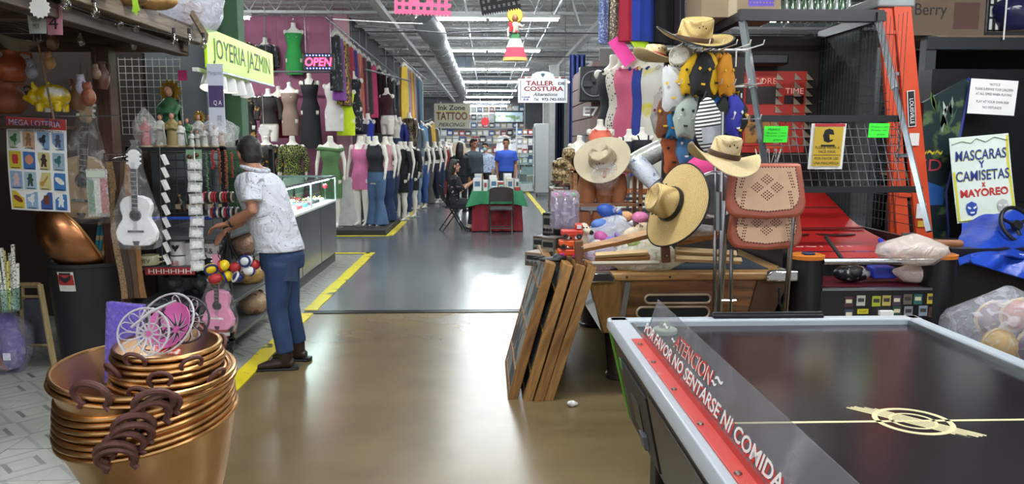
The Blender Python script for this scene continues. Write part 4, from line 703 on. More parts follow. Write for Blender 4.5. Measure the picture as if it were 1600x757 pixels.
# ---- yellow sign with black lettering
SX = -2.1; r0, r1 = _ray(323, 75), _ray(427, 108); a, b = r0.y*SX/r0.x, r1.y*SX/r1.x; t = thing('shop_sign', 'bright yellow-green sign lettered JOYERIA JAZMIN above the jewellery stall', 'sign', (SX, (a+b)/2, CAMZ+(r0.z*SX/r0.x+r1.z*SX/r1.x)/2))
B().b2((-.02, -(b-a)/2, -.15), (0, (b-a)/2, .15)).o('panel', mat('a6d400', .4, a=.03, emit=.22), t, bev=.003); txt('JOYERIA JAZMIN', (b-a)*.86, .2, mat('3a4a3a', .6), t, (.001, 0, -.01), (pi/2, 0, pi/2), .002); B().b2((-.024, -(b-a)/2-.01, -.165), (.004, (b-a)/2+.01, -.15)).o('frame_edge', STEEL, t)  # faint glow put into the panel colour to lift its brightness
for y in (-.7, .7): B().cyl((-.01, y, .15), (-.01, y, 2.2), .003, 4).o('wire', STEEL, t)
t = thing('side_banner', 'white and purple vertical banner under the sign end', 'banner', P(338, 155, 5.95)); B().b2((-.06, -.002, -.24), (.06, .002, .26)).o('sheet', mat('c2c6d4', .6, a=.04), t); B().b2((-.055, -.004, -.06), (.055, -.002, .1)).o('purple_field', mat('4a3a66', .6), t); txt('Margarita', .1, .035, mat('8a90a0', .6), t, (0, -.0035, .19)); txt('Q A', .06, .04, PAPER, t, (.01, -.005, -.03)); B().b2((0, -.004, -.2), (.035, -.002, -.12)).o('print_block', mat('9aa0aa', .6), t)
# spot lamps on a track
t = thing('track_lights', 'row of white spot lamps under the yellow sign', 'spot lamps', (SX-.1, 6.6, 2.12)); B().b2((-.02, -.6, .06), (.02, .7, .09)).o('track', WHITE, t)
for i, y in enumerate((-.42, -.18, .06, .3, .52)):
    hd = B(MX.Translation((.04, y, 0)) @ MX.Rotation(rad(-25+12*i), 4, 'X')).lathe([(.03, .07), (.05, .05), (.065, -.06), (.06, -.06), (.045, .03)], 16).o('lamp_head', WHITE, t); B(MX.Translation((.04, y, 0)) @ MX.Rotation(rad(-25+12*i), 4, 'X')).lathe([(.001, -.052), (.052, -.052), (.052, -.05), (.001, -.045)], 14).o('lens', emis('fff6e6', 12 if i in (0, 1, 4) else 4), hd)
# ---- jewellery counter
CX0, CX1, CY0, CY1 = -2.85, -2.08, 7.62, 10.65; AL = mat('9aa0a2', .3, .9); t = thing('jewellery_counter', 'glass-topped jewellery counter with grey panels', 'display counter', (0, 0, 0))
for i in range(3):
    y0 = CY0+i*(CY1-CY0)/3; B().b2((CX0, y0+.01, .14), (CX1, y0+(CY1-CY0)/3-.01, .84)).o('panel', mat('3e4244', .28, sc_=2, a=.08, coat=.4), t, bev=.004)
B().b2((CX0+.02, CY0, 0), (CX1-.03, CY1, .14)).o('plinth', mat('2b2c2e', .5), t); B().b2((CX0-.02, CY0-.03, 0), (CX1+.005, CY0, 1.05)).o('end_panel', WHITE, t); B().b2((CX0, CY0, .84), (CX1+.01, CY1+.01, .865)).o('deck', mat('d8dcd8', .4), t)
for y in (CY0, (CY0+CY1)/2+.05, CY1): B().b2((CX1-.012, y-.012, .865), (CX1+.008, y+.012, 1.18)).o('corner_post', AL, t); B().b2((CX0, y-.01, .865), (CX0+.02, y+.01, 1.18)).o('corner_post', AL, t)
GL = glass('eef8f5', .04, .12); B().b2((CX1-.004, CY0, .87), (CX1, CY1, 1.17)).o('glass_pane', GL, t); B().b2((CX0, CY1-.004, .87), (CX1, CY1, 1.17)).o('glass_pane', GL, t); B().b2((CX0, CY0, 1.175), (CX1+.008, CY1+.008, 1.185)).o('glass_top', GL, t); B().b2((CX0, CY0, .87), (CX0+.004, CY1, 1.17)).o('glass_pane', GL, t)
for y0, y1, x0, x1 in ((CY0, CY1, CX1-.02, CX1+.012), (CY0, CY1, CX0-.005, CX0+.02)): B().b2((x0, y0, 1.17), (x1, y1, 1.195)).o('frame_rail', AL, t)
B().b2((CX0, CY1-.01, 1.17), (CX1+.012, CY1+.014, 1.195)).o('frame_rail', AL, t); B().b2((CX0+.06, CY0+.1, 1.02), (CX1-.25, CY1-.1, 1.026)).o('inner_shelf', GL, t)
B().b2((CX1-.09, CY0+.1, 1.14), (CX1-.06, CY1-.1, 1.155)).o('strip_light', emis('eafcff', 30), t); ld = bpy.data.lights.new('strip_lamp', 'AREA'); ld.shape = 'RECTANGLE'; ld.size = 2.8; ld.size_y = .05; ld.energy = 14; ld.color = (.9, 1, .98); lo = bpy.data.objects.new('strip_lamp', ld); C.objects.link(lo); lo.parent = t; lo.location = (CX1-.2, (CY0+CY1)/2, 1.15); lo.rotation_euler = (0, 0, pi/2)
B().b2((CX0-.012, CY0, .865), (CX0-.004, CY1, 1.17)).o('back_door', mat('d8e4e2', .5, a=.03), bpy.data.objects['jewellery_counter'])
for i in range(11):
    tn = thing('necklace_stand', f"white necklace stand in the glass counter, {['first', 'second', 'third', 'fourth', 'fifth', 'sixth', 'seventh', 'eighth', 'ninth', 'tenth', 'eleventh'][i]} from the near end", 'necklace stand', (CX0+.1+.03*(i % 2), CY0+.22+.26*i, .867), rz=rad(60), group='necklace stands in the counter'); B().prism([(-.05, 0), (.05, 0), (.06, .1), (.02, .13), (.02, .17), (-.02, .17), (-.02, .13), (-.06, .1)], .03).o('stand_body', WHITE, tn, bev=.008); B().tube([(.03*cos(a), -.02, .1+.045*sin(a)) for a in [pi+k*pi/8 for k in range(9)]], .003, 5).o('necklace', mat('d8b050', .2, 1), tn)
cl = ['e8e8e4', '1e2024', 'b83a44', 'd8d0c0', '4a8a98', 'e8e4dc', '6a3a48']
for i in range(18):
    t = thing('jewellery_tray', f"{['white', 'black', 'red', 'cream', 'teal', 'ivory', 'plum'][i % 7]} jewellery tray in the glass counter, {['first', 'second', 'third', 'fourth', 'fifth', 'sixth', 'seventh', 'eighth', 'ninth'][i//2]} pair from the man, {'aisle' if i % 2 else 'inner'} side", 'jewellery tray', (CX0+.22+.32*(i % 2), CY0+.25+.31*(i//2), .867), rz=RN.uniform(-.1, .1), group='trays in the jewellery counter')
    B().box((0, 0, .02), (.24, .22, .04), tap=.92).o('tray_body', mat(cl[i % 7], .6), t, bev=.006)
    for k in range(6): B().tube(circ((-.07+.07*(k % 3), -.05+.1*(k//3), .05), .012, 8, 'y'), .004, 5, True).o('ring', mat('d8b050' if k % 2 else 'd0d4d8', .2, 1), t)
t = thing('red_ball_ornament', 'small red ball ornament inside the counter corner', 'ornament', (CX1-.1, CY1-.2, 1.03)); B().ell((0, 0, .03), .035, 12, 8).o('ball', mat('d83040', .3), t); B().cyl((0, 0, -.16), (0, 0, 0), .006, 6).o('stem', CHROME, t)
# ================================================================ mannequins and dresses
TOR = [(1.42, .052, .052, 0), (1.385, .105, .06, 0), (1.345, .16, .072, 0), (1.27, .16, .1, -.01), (1.2, .15, .115, -.018), (1.1, .122, .09, -.005), (1.03, .115, .085, 0), (.95, .142, .1, .006), (.87, .168, .115, .01), (.8, .17, .11, .006), (.72, .165, .1, 0)]
def tor(z):
    z = max(.72, min(1.42, z))
    for a, b in zip(TOR, TOR[1:]):
        if b[0] <= z <= a[0]: k = (a[0]-z)/(a[0]-b[0]); return [a[i]+(b[i]-a[i])*k for i in (1, 2, 3)]
LEG = {s: [(s*.09, 0, .8), (s*.085, -.005, .55), (s*.075, -.012, .44), (s*.078, .005, .3), (s*.07, .008, .12), (s*.07, .0, .07)] for s in (-1, 1)}; LR = [.092, .072, .055, .056, .036, .034]
def trings(b, zs, e=.0, sx=1., n=20):
    b.loft([[V(((tor(z)[0]+e)*sx*cos(2*pi*k/n), tor(z)[2]+(tor(z)[1]+e)*sin(2*pi*k/n), z)) for k in range(n)] for z in zs])
def body_mesh(arms=True, legs=True, low=.72):
    b = B(); trings(b, [z for z in (1.42, 1.385, 1.345, 1.27, 1.2, 1.1, 1.03, .95, .87, .8, .72) if z >= low]); b.tube([(0, .005, 1.4), (0, 0, 1.46), (0, -.005, 1.52)], [.06, .048, .05], 12)
    for s in (-1, 1):
        b.ell((s*.06, -.085, 1.225), (.05, .045, .05)); b.ell((s*.165, 0, 1.335), (.045, .045, .05))
        if arms: b.tube([(s*.17, 0, 1.34), (s*.215, .01, 1.12), (s*.225, -.015, 1.06), (s*.23, -.06, .88)], [.042, .036, .033, .022], 10); b.tube([(s*.23, -.06, .88), (s*.228, -.075, .83), (s*.222, -.085, .77)], [.024, .03, .012], 8, flat=.5)
        if legs: b.tube(LEG[s], LR, 12); b.tube([(s*.07, .02, .05), (s*.072, -.05, .035), (s*.078, -.14, .018)], [.032, .03, .014], 8); b.ell((s*.07, .03, .03), (.026, .03, .03))
        elif low < .8: b.tube([(s*.09, 0, .82), (s*.088, 0, .6), (s*.086, 0, .5)], [.092, .08, .072], 12)
    me = fuse(b, .013, 3); me.materials.append(None); return me
BODY, NOARM, FORM, BUST = body_mesh(), body_mesh(False, True), body_mesh(False, False), body_mesh(False, False, .95)
def slot(me): me.materials.append(None); return me
def g_dress(top=1.3, hem=.55, flare=0., e=.012, straps=True, n=24, sleeves=False, off=False):
    b = B(); zs = [top-(top-.74)*i/9 for i in range(10)] if hem < .74 else [top-(top-hem)*i/8 for i in range(9)]; rg = []
    for z in zs: t = tor(z); rg.append([V(((t[0]+e)*cos(2*pi*k/n), t[2]+(t[1]+e)*sin(2*pi*k/n)*(1.04 if z > 1.1 else 1), z)) for k in range(n)])
    if hem < .74:
        t = tor(.74)
        for i in range(1, 6):
            q = i/5; z = .74+(hem-.74)*q; f = 1+flare*q-.04*q; w_ = .06*flare*q; rg.append([V(((t[0]+e)*f*cos(2*pi*k/n)*(1+w_*sin(4*k)), (t[1]+e)*f*sin(2*pi*k/n)*(1+w_*sin(5*k)), z)) for k in range(n)])
    b.loft(rg)
    if straps:
        for s in (-1, 1): b.tube([(s*.08, -.1, top-.01), (s*.095, -.055, 1.37), (s*.09, .03, 1.375), (s*.08, .085, top-.01)], .014, 6)
    if sleeves:
        for s in (-1, 1): b.tube([(s*.13, 0, 1.33), (s*.18, 0, 1.3), (s*.222, .008, 1.1), (s*.232, -.04, .92)], [.06, .062, .052, .045], 10)
    if off: b.tube([V((.2*cos(a), .095*sin(a)-.01, 1.3+.015*sin(a*2))) for a in [k*2*pi/20 for k in range(20)]], .03, 8, True)
    return slot(b.mesh('g'))
def g_jeans(flare=False, top=1.0):
    b = B(); trings(b, [top-(top-.74)*i/4 for i in range(5)], .008)
    for s in (-1, 1):
        p = LEG[s][:5]; b.tube(p, [.1, .082, .065, .085 if flare else .064, .125 if flare else .046], 14)
        if flare: b.tube([p[-1], (p[-1][0], p[-1][1], .03)], [.125, .14], 14)
    me = fuse(b, .014, 2); me.materials.append(None); return me
GM = dict(mini=g_dress(), strap=g_dress(1.3, .62), off=g_dress(1.3, .5, straps=False, off=True), gown=g_dress(1.3, .1, .25), long=g_dress(1.36, .35, .05), top=g_dress(1.36, .92, straps=True), lsleeve=g_dress(1.37, .85, sleeves=True, e=.018), jacket=g_dress(1.38, .72, sleeves=True, e=.025), crop=g_dress(1.3, 1.08), lsdress=g_dress(1.37, .55, sleeves=True), bodice=g_dress(1.31, .5, straps=False), jeans=g_jeans(), flare=g_jeans(True))
def setm(o, m): o.material_slots[0].link = 'OBJECT'; o.material_slots[0].material = m
STAND = B().lathe([(.17, 0), (.17, .01), (.16, .014)], 20).mesh('base'); STAND.materials.append(GREYM)
POLE = B().cyl((0, .03, 0), (0, .03, .8), .012, 8).mesh('pole'); POLE.materials.append(CHROME)
def mann(label, loc, rz, me, gs, group, s=1., hook=False, stand=True, cat='mannequin', bm_=MANQ):
    t = thing('mannequin', label, cat, loc, rz, group); t.scale = (s,)*3; setm(ob('body', me, None, t), bm_)
    for nm, g, m in gs: setm(ob(nm, GM[g], None, t), m)
    if stand and me is BODY: ob('base', STAND, None, t)
    if hook: B().cyl((0, 0, 1.6), (0, 0, max(1.66, (4.5-loc[2])/s)), .003, 4).o('wire', STEEL, t); B().tube([(0, 0, 1.52), (0, 0, 1.6), (.03, 0, 1.64), (.05, 0, 1.61)], .004, 5).o('hook', CHROME, t)
    return t
fab = lambda c, **k: mat(c, .8, sc_=k.pop('sc_', 5), a=.12, bump=.25, bs=14, **k)
DEN = lambda c: mat(c, .85, sc_=3, a=.2, bump=.2, bs=40)
LEAFY = cells('a8b04a', '1d2420', 26, .045, .8, 'DISTANCE_TO_EDGE'); FLOR = mat('1c1c20', .8, sc_=16, col2='8a8a90', thr=.62); FLOY = mat('221e18', .8, sc_=13, col2='c89a28', thr=.6); GOLDP = mat('3a2c1c', .8, sc_=18, col2='c09a3a', thr=.5); SEQ = mat('3a3028', .35, .4, sc_=70, col2='b09a78', thr=.6); LEO = cells('2c2626', 'cfc8bc', 30, .26, .8)
# platform of the mannequin stall
tag(B().b2((-5.5, 13.65, 0), (-1.8, 15.95, .1)).b2((-2.6, 15.95, 0), (-1.85, 24.5, .1)).o('display_platform', mat('2a2a2c', .6), bev=.01), 'low dark platform under the row of mannequins', 'platform')
tag(B().b2((-3.0, 14.35, .1), (-2.35, 14.4, 1.0)).o('white_board', mat('d0d0cc', .6)), 'white board standing behind the green dress mannequin', 'board')
FL = 'mannequins standing along the aisle'
row = [  # u, Y, rz, garments, label
 (422, 14.2, .1, [('top', 'lsleeve', FLOY)], 'mannequin in a black and gold floral blouse near the man'),
 (462, 14.2, .0, [('blouse', 'lsleeve', LEAFY)], 'mannequin in a black blouse with yellow-green lattice print'),
 (520, 14.0, .0, [('dress', 'off', fab('55784a'))], 'mannequin in a green off-shoulder dress before the white board'),
 (566, 14.35, -.35, [('dress', 'strap', fab('d0729c'))], 'mannequin in a pink fitted sleeveless dress'),
 (589, 14.25, -.5, [('top', 'top', fab('23222a')), ('jeans', 'flare', DEN('4a6688'))], 'mannequin in light blue flared jeans and black top'),
 (578, 15.0, -.4, [('top', 'top', fab('a02a40')), ('jeans', 'jeans', DEN('262c40'))], 'mannequin with a red top behind the pink dress'),
 (604, 15.0, -.5, [('top', 'top', fab('c89a9c')), ('jeans', 'flare', DEN('28385a'))], 'mannequin in a pale pink top and dark flared jeans'),
 (612, 15.8, -.6, [('top', 'crop', fab('222228')), ('jeans', 'jeans', DEN('2a3550'))], 'mannequin in a black crop top and navy jeans'),
 (627, 16.2, -.5, [('dress', 'lsdress', fab('17171b'))], 'mannequin in a short black dress with bare white legs'),
 (643, 17.0, -.5, [('dress', 'lsdress', fab('1c1a1e'))], 'second mannequin in a short black dress, farther along'),
 (634, 16.8, -.6, [('top', 'top', fab('18181c')), ('jeans', 'jeans', DEN('27375c'))], 'mannequin in dark blue jeans between the two black dresses'),
 (650, 18.8, -.7, [('top', 'jacket', DEN('5a626c')), ('jeans', 'jeans', DEN('7f97ad'))], 'mannequin in pale blue jeans and grey jacket'),
 (661, 19.3, -.7, [('top', 'crop', fab('201f24')), ('jeans', 'jeans', DEN('3c5c98'))], 'mannequin in bright blue jeans'),
 (668, 20.5, -.6, [('top', 'crop', fab('2a2826')), ('jeans', 'flare', DEN('55514c'))], 'mannequin in grey-brown trousers'),
 (680, 20.8, -.7, [('top', 'crop', fab('2e2c30')), ('jeans', 'jeans', DEN('222a3c'))], 'mannequin in navy jeans with a white tag'),
 (688, 22.0, -.7, [('top', 'crop', fab('202024')), ('jeans', 'jeans', DEN('2c3a58'))], 'mannequin in dark jeans near the red gown'),
 (697, 23.0, -.7, [('dress', 'gown', fab('b0403a'))], 'mannequin in a long red gown at the end of the row')]
for u, y, rz, gs, lab in row:
    x = (u-VPX)/F_PX*y; mann(lab, (x, y, .1 if x < -1.8 else .0), rz, BODY, gs, FL, 1.09)
# upper row of forms hung in front of the pink wall
UP = 'dress forms on the upper rail'
up = [(455, 212, 14.9, 'bodice', fab('8a7264'), 'form in a tan fitted dress on the upper rail'), (487, 232, 14.7, 'gown', fab('16161a'), 'form in a long black gown with a slit on the upper rail'), (523, 205, 14.6, 'bodice', fab('cfcac4'), 'form in a white ruched mini dress with ties'), (541, 212, 14.9, 'bodice', fab('c4e01c'), 'form in a lime green mini dress'), (553, 205, 15.2, 'long', FLOR, 'form in a dark floral dress'), (422, 222, 14.9, 'lsleeve', fab('26221f'), 'form in a black top with a silver belt near the sign'), (388, 222, 14.9, 'lsdress', mat('1d1a1a', .8, sc_=9, col2='b08a48', thr=.6), 'form in a black and gold patterned dress behind the spot lamps'), (438, 216, 15.3, 'bodice', fab('8a2636'), 'form in a dark red dress between the black ones')]
tag(B().cyl((-5.6, 15.1, 2.98), (-2.6, 15.1, 2.98), .02, 8).o('dress_rail', GREYM), 'grey metal rail the upper dress forms hang from', 'rail')
for u, v, y, g, m, lab in up:
    p = P(u, v, y); z0 = {'gown': .1, 'long': .35}.get(g, .5); mann(lab, (p.x, y, p.z-z0*.98), RN.uniform(-.25, .25), FORM, [('dress', g, m)], UP, .98, True)
# forms pinned on the pink wall
for u, v, g, m, lab in ((461, 117, 'bodice', fab('2f9a48'), 'form in a bright green knotted dress pinned on the pink wall'), (416, 112, 'lsleeve', FLOR, 'form in a dark floral blouse pinned on the pink wall by the sign'), (378, 108, 'lsleeve', FLOY, 'form in a dark blouse with orange flowers pinned on the wall'), (344, 100, 'top', fab('8a3a3c'), 'white form with a red top high on the pink wall')):
    p = P(u, v, 15.85); mann(lab, (p.x, 15.85, p.z-(.5 if g == 'bodice' else .85)), 0, BUST if g != 'bodice' else FORM, [('dress', g, m)], 'forms pinned on the pink wall', 1.0, True)
# second tier forms over the aisle row
for u, v, y, g, m, lab in ((566, 232, 15.6, 'crop', fab('20243c'), 'form in a dark blue crop top above the pink dress'), (576, 230, 16.2, 'top', fab('2a3aa0'), 'form in a royal blue top on the second tier'), (605, 190, 16.4, 'top', fab('3c1622'), 'form in a maroon top on the second tier'), (618, 230, 17.2, 'jeans', DEN('2c3c58'), 'form wearing dark shorts jeans on the second tier'), (625, 232, 17.4, 'lsdress', fab('26307a'), 'form in an indigo dress on the second tier'), (640, 225, 17.4, 'jacket', SEQ, 'form in a sparkling bronze jacket over a black top'), (652, 240, 17.8, 'jacket', DEN('6c7884'), 'form in a grey denim jacket hanging at the tier end')):
    p = P(u, v, y); mann(lab, (p.x, y, p.z-.75), -.6, FORM, [('garment', g, m)], 'forms on the second tier', .95, True)
tag(B().cyl((-2.35, 15.3, 3.05), (-1.75, 18.2, 3.05), .018, 8).o('dress_rail', GREYM), 'short metal rail holding the second tier forms', 'rail')
# row of hanging clothes on clear hangers
def hung(label, loc, rz, m, ln, w_, group, s=None):
    t = thing('hanging_dress', label, 'dress', loc, rz, group); n = 18; q = random.Random(len(label)+int(loc[1]*10)); a0 = q.uniform(0, 6)
    B().loft([[V((w_*(.75+.3*z+.12*sin(3*z))*cos(2*pi*k/n)*(1+.1*sin(3*k+a0)), (.045+.03*z)*sin(2*pi*k/n)*(1+.25*sin(4*k+a0)), -.06-ln*z)) for k in range(n)] for z in [i/7 for i in range(8)]]).o('dress_body', m, t, 60)
    B().tube([(-w_*.8, 0, -.08), (-w_*.3, 0, -.01), (0, 0, .01), (w_*.3, 0, -.01), (w_*.8, 0, -.08)], [.03, .04, .05, .04, .03], 8).o('shoulder_form', mat('cfc9c0', .4), t); B().tube([(0, 0, .03), (0, 0, .1), (.03, 0, .13), (.05, 0, .1)], .004, 5).o('hook', CHROME, t); return t
hg = [(533, 'black and white', FLOR, 1.0), (537, 'violet', fab('7a3a8a'), 1.15), (542, 'gold patterned', GOLDP, 1.2), (546, 'brown leopard', mat('4a2c20', .8, sc_=14, col2='8a5a3a', thr=.5), 1.2), (553, 'bright red', fab('a8283a'), 1.25), (559, 'royal purple', fab('3c2a8a'), 1.3), (566, 'coral', fab('c8604a'), 1.4), (573, 'wine red', fab('6a1c30'), 1.3), (580, 'black lace', fab('1e1a1e'), 1.2), (588, 'hot pink', fab('c03a68'), 1.25), (596, 'maroon gown', fab('34141e'), 1.6), (604, 'dark plum', fab('40182a'), 1.6), (611, 'burgundy', fab('3a1420'), 1.6), (618, 'black', fab('1a181c'), 1.5), (626, 'dark grey', fab('302c32'), 1.4)]
for i, (u, nm, m, ln) in enumerate(hg):
    y = 2.62*F_PX/(VPX-u); hung(f'{nm} dress on a hanger in the long wall row', (-2.62, y, 3.55-.01*i), rad(75), m, ln*.95, .2, 'dresses hanging along the wall')
tag(B().cyl((-2.62, 13, 3.67), (-2.62, 24, 3.56), .016, 8).o('clothes_rail', GREYM), 'long ceiling rail carrying the hanging dresses', 'rail'); tag(B().cyl((-2.0, 18.5, 3.62), (-1.9, 25, 3.62), .014, 8).o('clothes_rail', GREYM), 'second rail with the yellow and coral dresses', 'rail')
for i, (y, nm, m) in enumerate(((18.7, 'golden yellow', fab('c8a83a')), (19.1, 'lavender grey', fab('8a8090')), (19.6, 'salmon pink', fab('c8786a')), (20.0, 'lemon yellow', fab('d8c02c')), (20.4, 'coral orange', fab('d0704a')), (20.9, 'white striped', stripes('c8c4c0', '6a6a70', .1, 0)), (21.8, 'navy', fab('242c44')), (22.6, 'teal blue', fab('3a6078')))): hung(f'{nm} long dress on the second rail', (-1.95, y, 3.48), rad(70), m, 1.3, .2, 'dresses on the second rail')
# jackets and small goods in the background of the row
for i, (u, v, y, c, nm) in enumerate(((655, 190, 22, '3f6ea0', 'blue'), (662, 196, 22.6, '5a86b0', 'light blue'), (668, 195, 23, '2f3036', 'black'), (674, 192, 23.4, 'c09a3c', 'mustard'), (680, 200, 24, '54483c', 'brown'))): hung(f'{nm} jacket hanging low behind the jeans mannequins', P(u, v, y), rad(60), fab(c), .75, .22, 'jackets at the row end')
tag(B().tube([P(u, v, y)+V((0, 0, .11)) for u, v, y in ((655, 190, 22), (662, 196, 22.6), (668, 195, 23), (674, 192, 23.4), (680, 200, 24))], .01, 6).o('clothes_rail', GREYM), 'low bent rail with the jackets at the row end', 'rail')
# OPEN sign
t = thing('open_sign', 'lit OPEN sign with red letters and blue dots', 'sign', P(498, 97, 13.3)); ow, oh = K(47, 13.5), K(25, 13.5); B().b2((-ow/2, -.02, -oh/2), (ow/2, .02, oh/2)).o('panel', mat('1c1420', .4), t, bev=.01); txt('OPEN', ow*.84, oh*.5, emis('ff2440', 9), t, (0, -.022, 0), (pi/2, 0, 0), .002, shear=.15, bold=.02)
for i in range(8):
    for s in (-1, 1): B().ell((-.36*ow+.1*ow*i, -.022, s*oh*.38), (.012, .006, .012), 6, 4).o('light_dot', emis('5060ff', 8), t)
for s in (-1, 1): B().cyl((s*ow*.4, 0, oh/2), (s*ow*.4, 0, 1.1), .004, 4).o('wire', STEEL, t)
# ================================================================ table in the aisle, people
TX0, TX1, TY0, TY1 = -.27, .66, 14.1, 16.0
t = thing('market_table', 'folding table covered with a red cloth and a green top cloth', 'table', (0, 0, 0)); B().b2((TX0, TY0, .71), (TX1, TY1, .74)).o('tabletop', GREYM, t)
for x in (TX0+.1, TX1-.1):
    for y in (TY0+.2, TY1-.2): B().cyl((x, y, 0), (x, y, .71), .015, 8).o('leg', GREYM, t)
def skirt(x0, x1, y0, y1, z0, z1, fl, per, m, name, corner=0):
    pts = []; n = 22
    def ed(a, b): return [(a[0]+(b[0]-a[0])*i/n, a[1]+(b[1]-a[1])*i/n) for i in range(n)]
    base = ed((x0, y0), (x1, y0))+ed((x1, y0), (x1, y1))+ed((x1, y1), (x0, y1))+ed((x0, y1), (x0, y0)); cx, cy = (x0+x1)/2, (y0+y1)/2; rg = []
    for k in range(5):
        q = k/4; R_ = []
        for i, (x, y) in enumerate(base):
            c = abs((i % n)/n-.0) if True else 0; cr = max(0, 1-min(i % n, n-i % n)/4); f = 1+q*fl*(.06+.03*sin(i*per)+.1*cr*corner); R_.append(V((cx+(x-cx)*f, cy+(y-cy)*(1+(f-1)*.6), z1+(z0-z1)*q-corner*cr*q*.05)))
        rg.append(R_)
    inner = [[p for p in r] for r in rg]; B().loft(rg, caps=True).o(name, m, t, 60)
skirt(TX0+.02, TX1-.02, TY0+.02, TY1, .02, .742, 1.2, 1.3, fab('8c2430'), 'red_cloth'); skirt(TX0, TX1, TY0, TY1, .52, .752, 1.5, 1.1, fab('2c7a50'), 'green_cloth', 1)
bx = [('white', 'e6e6e4'), ('pale blue', 'b8cad8'), ('red striped', 'b84848'), ('cream', 'ddd6c6'), ('grey', '9aa0a6'), ('green', '8ab49a')]
for i in range(30):
    c = bx[[0, 0, 1, 0, 3, 2, 0, 4, 0, 5][i % 10]]; w_, d_, h = RN.uniform(.06, .16), RN.uniform(.06, .12), RN.uniform(.05, .2) if i % 4 else RN.uniform(.2, .3)
    x, y = TX0+.1+(i % 6)*.148, TY0+.12+(i//6)*.34; t2 = thing('product_box', f"{c[0]} product box on the green cloth, {['front', 'second', 'middle', 'fourth', 'back'][i//6]} row, {['first', 'second', 'third', 'fourth', 'fifth', 'sixth'][i % 6]} from the seated woman", 'box', (x, y, .753), RN.uniform(-.3, .3), 'product boxes on the aisle table'); B().b2((-w_/2, -d_/2, 0), (w_/2, d_/2, h)).o('carton', mat(c[1], .5, a=.04), t2, bev=.003); B().b2((-w_/3, -d_/2-.0015, h*.35), (w_/3, -d_/2, h*.75)).o('print', mat(['5a7aa0', 'a84a4a', '6a6a70', '3a5a48'][i % 4], .6), t2); B().b2((-w_/2, -.004, h), (w_/2, .004, h+.0012)).o('tape', mat('c8c0a8', .4), t2)
def folding_chair(label, loc, rz, m, pad):
    t = thing('folding_chair', label, 'folding chair', loc, rz); 
    for s in (-1, 1):
        B().tube([(s*.21, .2, 0), (s*.21, -.05, .43), (s*.21, -.19, .6), (s*.2, -.24, .82)], .012, 8).o('back_leg', m, t); B().tube([(s*.19, -.24, 0), (s*.19, .05, .4), (s*.19, .18, .44)], .012, 8).o('front_leg', m, t)
    B().sheet(lambda a, b: ((a-.5)*.4, -.18+.38*b, .44+.02*b+.01*sin(pi*a)), 6, 6, .02).o('seat', pad, t); B().sheet(lambda a, b: ((a-.5)*(.42-.06*max(0, b-.6)), -.195-.045*b-.03*sin(pi*a), .6+.26*b-.03*(2*abs(a-.5))**3*b), 8, 5, .014).o('backrest', pad, t)
    for y, z in ((.14, .11), (-.18, .11)): B().cyl((-.2, y, z), (.2, y, z), .009, 6).o('stretcher', m, t)
    B().tube([(-.2, -.11, .5), (.2, -.11, .5)], .008, 6).o('stretcher', m, t)
folding_chair('grey-brown metal folding chair with its back turned at the table head', (.26, 13.85, 0), 0, mat('5a5552', .45, .5), mat('544e4c', .5, .3)); folding_chair('dark folding chair under the seated woman', (-.62, 14.35, 0), rad(-78), mat('242426', .4, .4), mat('2a2a2c', .5))
GC = mat('39424a', .8, sc_=10, a=.15); DK = mat('23262a', .85, sc_=10, a=.2)
def stand_joints(h, arm=0.):
    s = h/1.72; j = dict(head=(0, 0, 1.6), neck=(-.02, 0, 1.44), chest=(0, 0, 1.28), waist=(0, 0, 1.05), hip=(0, 0, .93), hem=(0, 0, .9), sL=(-.01, .19, 1.37), eL=(-.03, .24, 1.1), wL=(.03+arm*.2, .22, .87+arm*.2), sR=(-.01, -.19, 1.37), eR=(-.03, -.24, 1.1), wR=(.03+arm*.2, -.22, .87+arm*.2), hL=(0, .09, .88), kL=(.02, .1, .5), aL=(-.01, .1, .09), hR=(0, -.09, .88), kR=(.01, -.1, .5), aR=(-.02, -.1, .09)); return {k: V(p)*s for k, p in j.items()}
F0 = (1, 0, 0)
def stand(label, x, y, face, top, leg, h=1.72, skin=SKIN, **k): return person('person', label, stand_joints(h, k.pop('arm', 0)), F0, top, leg, HAIRM, BLACK, (x, y, 0), rad(face), skin, pv=.02, **k)
stand('man in a bright blue polo shirt standing behind the aisle table', .49, 19.2, -95, mat('3458c0', .75, sc_=5, a=.1), mat('262c3c', .8), 1.74, sleeve=.75)
stand('man in a dark grey jacket turned towards the masked woman', -.3, 18.6, -50, GC, DK, 1.72, sleeve=1.9)
w2 = stand('woman with a light blue face mask and checked blue shirt', -.03, 20.2, -110, cells('3a5a9a', 'c8d4e4', 22, .05, .8, 'DISTANCE_TO_EDGE'), DK, 1.62, mat('c09078', .55), sleeve=1.5)
q = B(); q.ell((.075, 0, -.045), (.035, .055, .045), 12, 8); q.o('face_mask', mat('a8d4e8', .7), w2, loc=V((0, 0, 1.6))*1.62/1.72)
stand('person with long dark hair in black beside the mannequin row end', -.62, 18.2, 80, DK, DK, 1.62, hairlen=.35, sleeve=1.9)
sj = dict(head=(0, 0, 1.2), neck=(-.02, 0, 1.05), chest=(-.01, 0, .9), waist=(-.03, 0, .66), hip=(-.03, 0, .52), hem=(-.03, 0, .5), sL=(0, .18, .99), eL=(.08, .22, .76), wL=(.3, .14, .86), sR=(0, -.18, .99), eR=(.1, -.2, .76), wR=(.3, -.1, .9), hL=(0, .09, .52), kL=(.4, .1, .5), aL=(.32, .1, .12), hR=(0, -.09, .52), kR=(.4, -.1, .5), aR=(.28, -.1, .12), gL=(0, 0, .03), gR=(0, 0, .03))
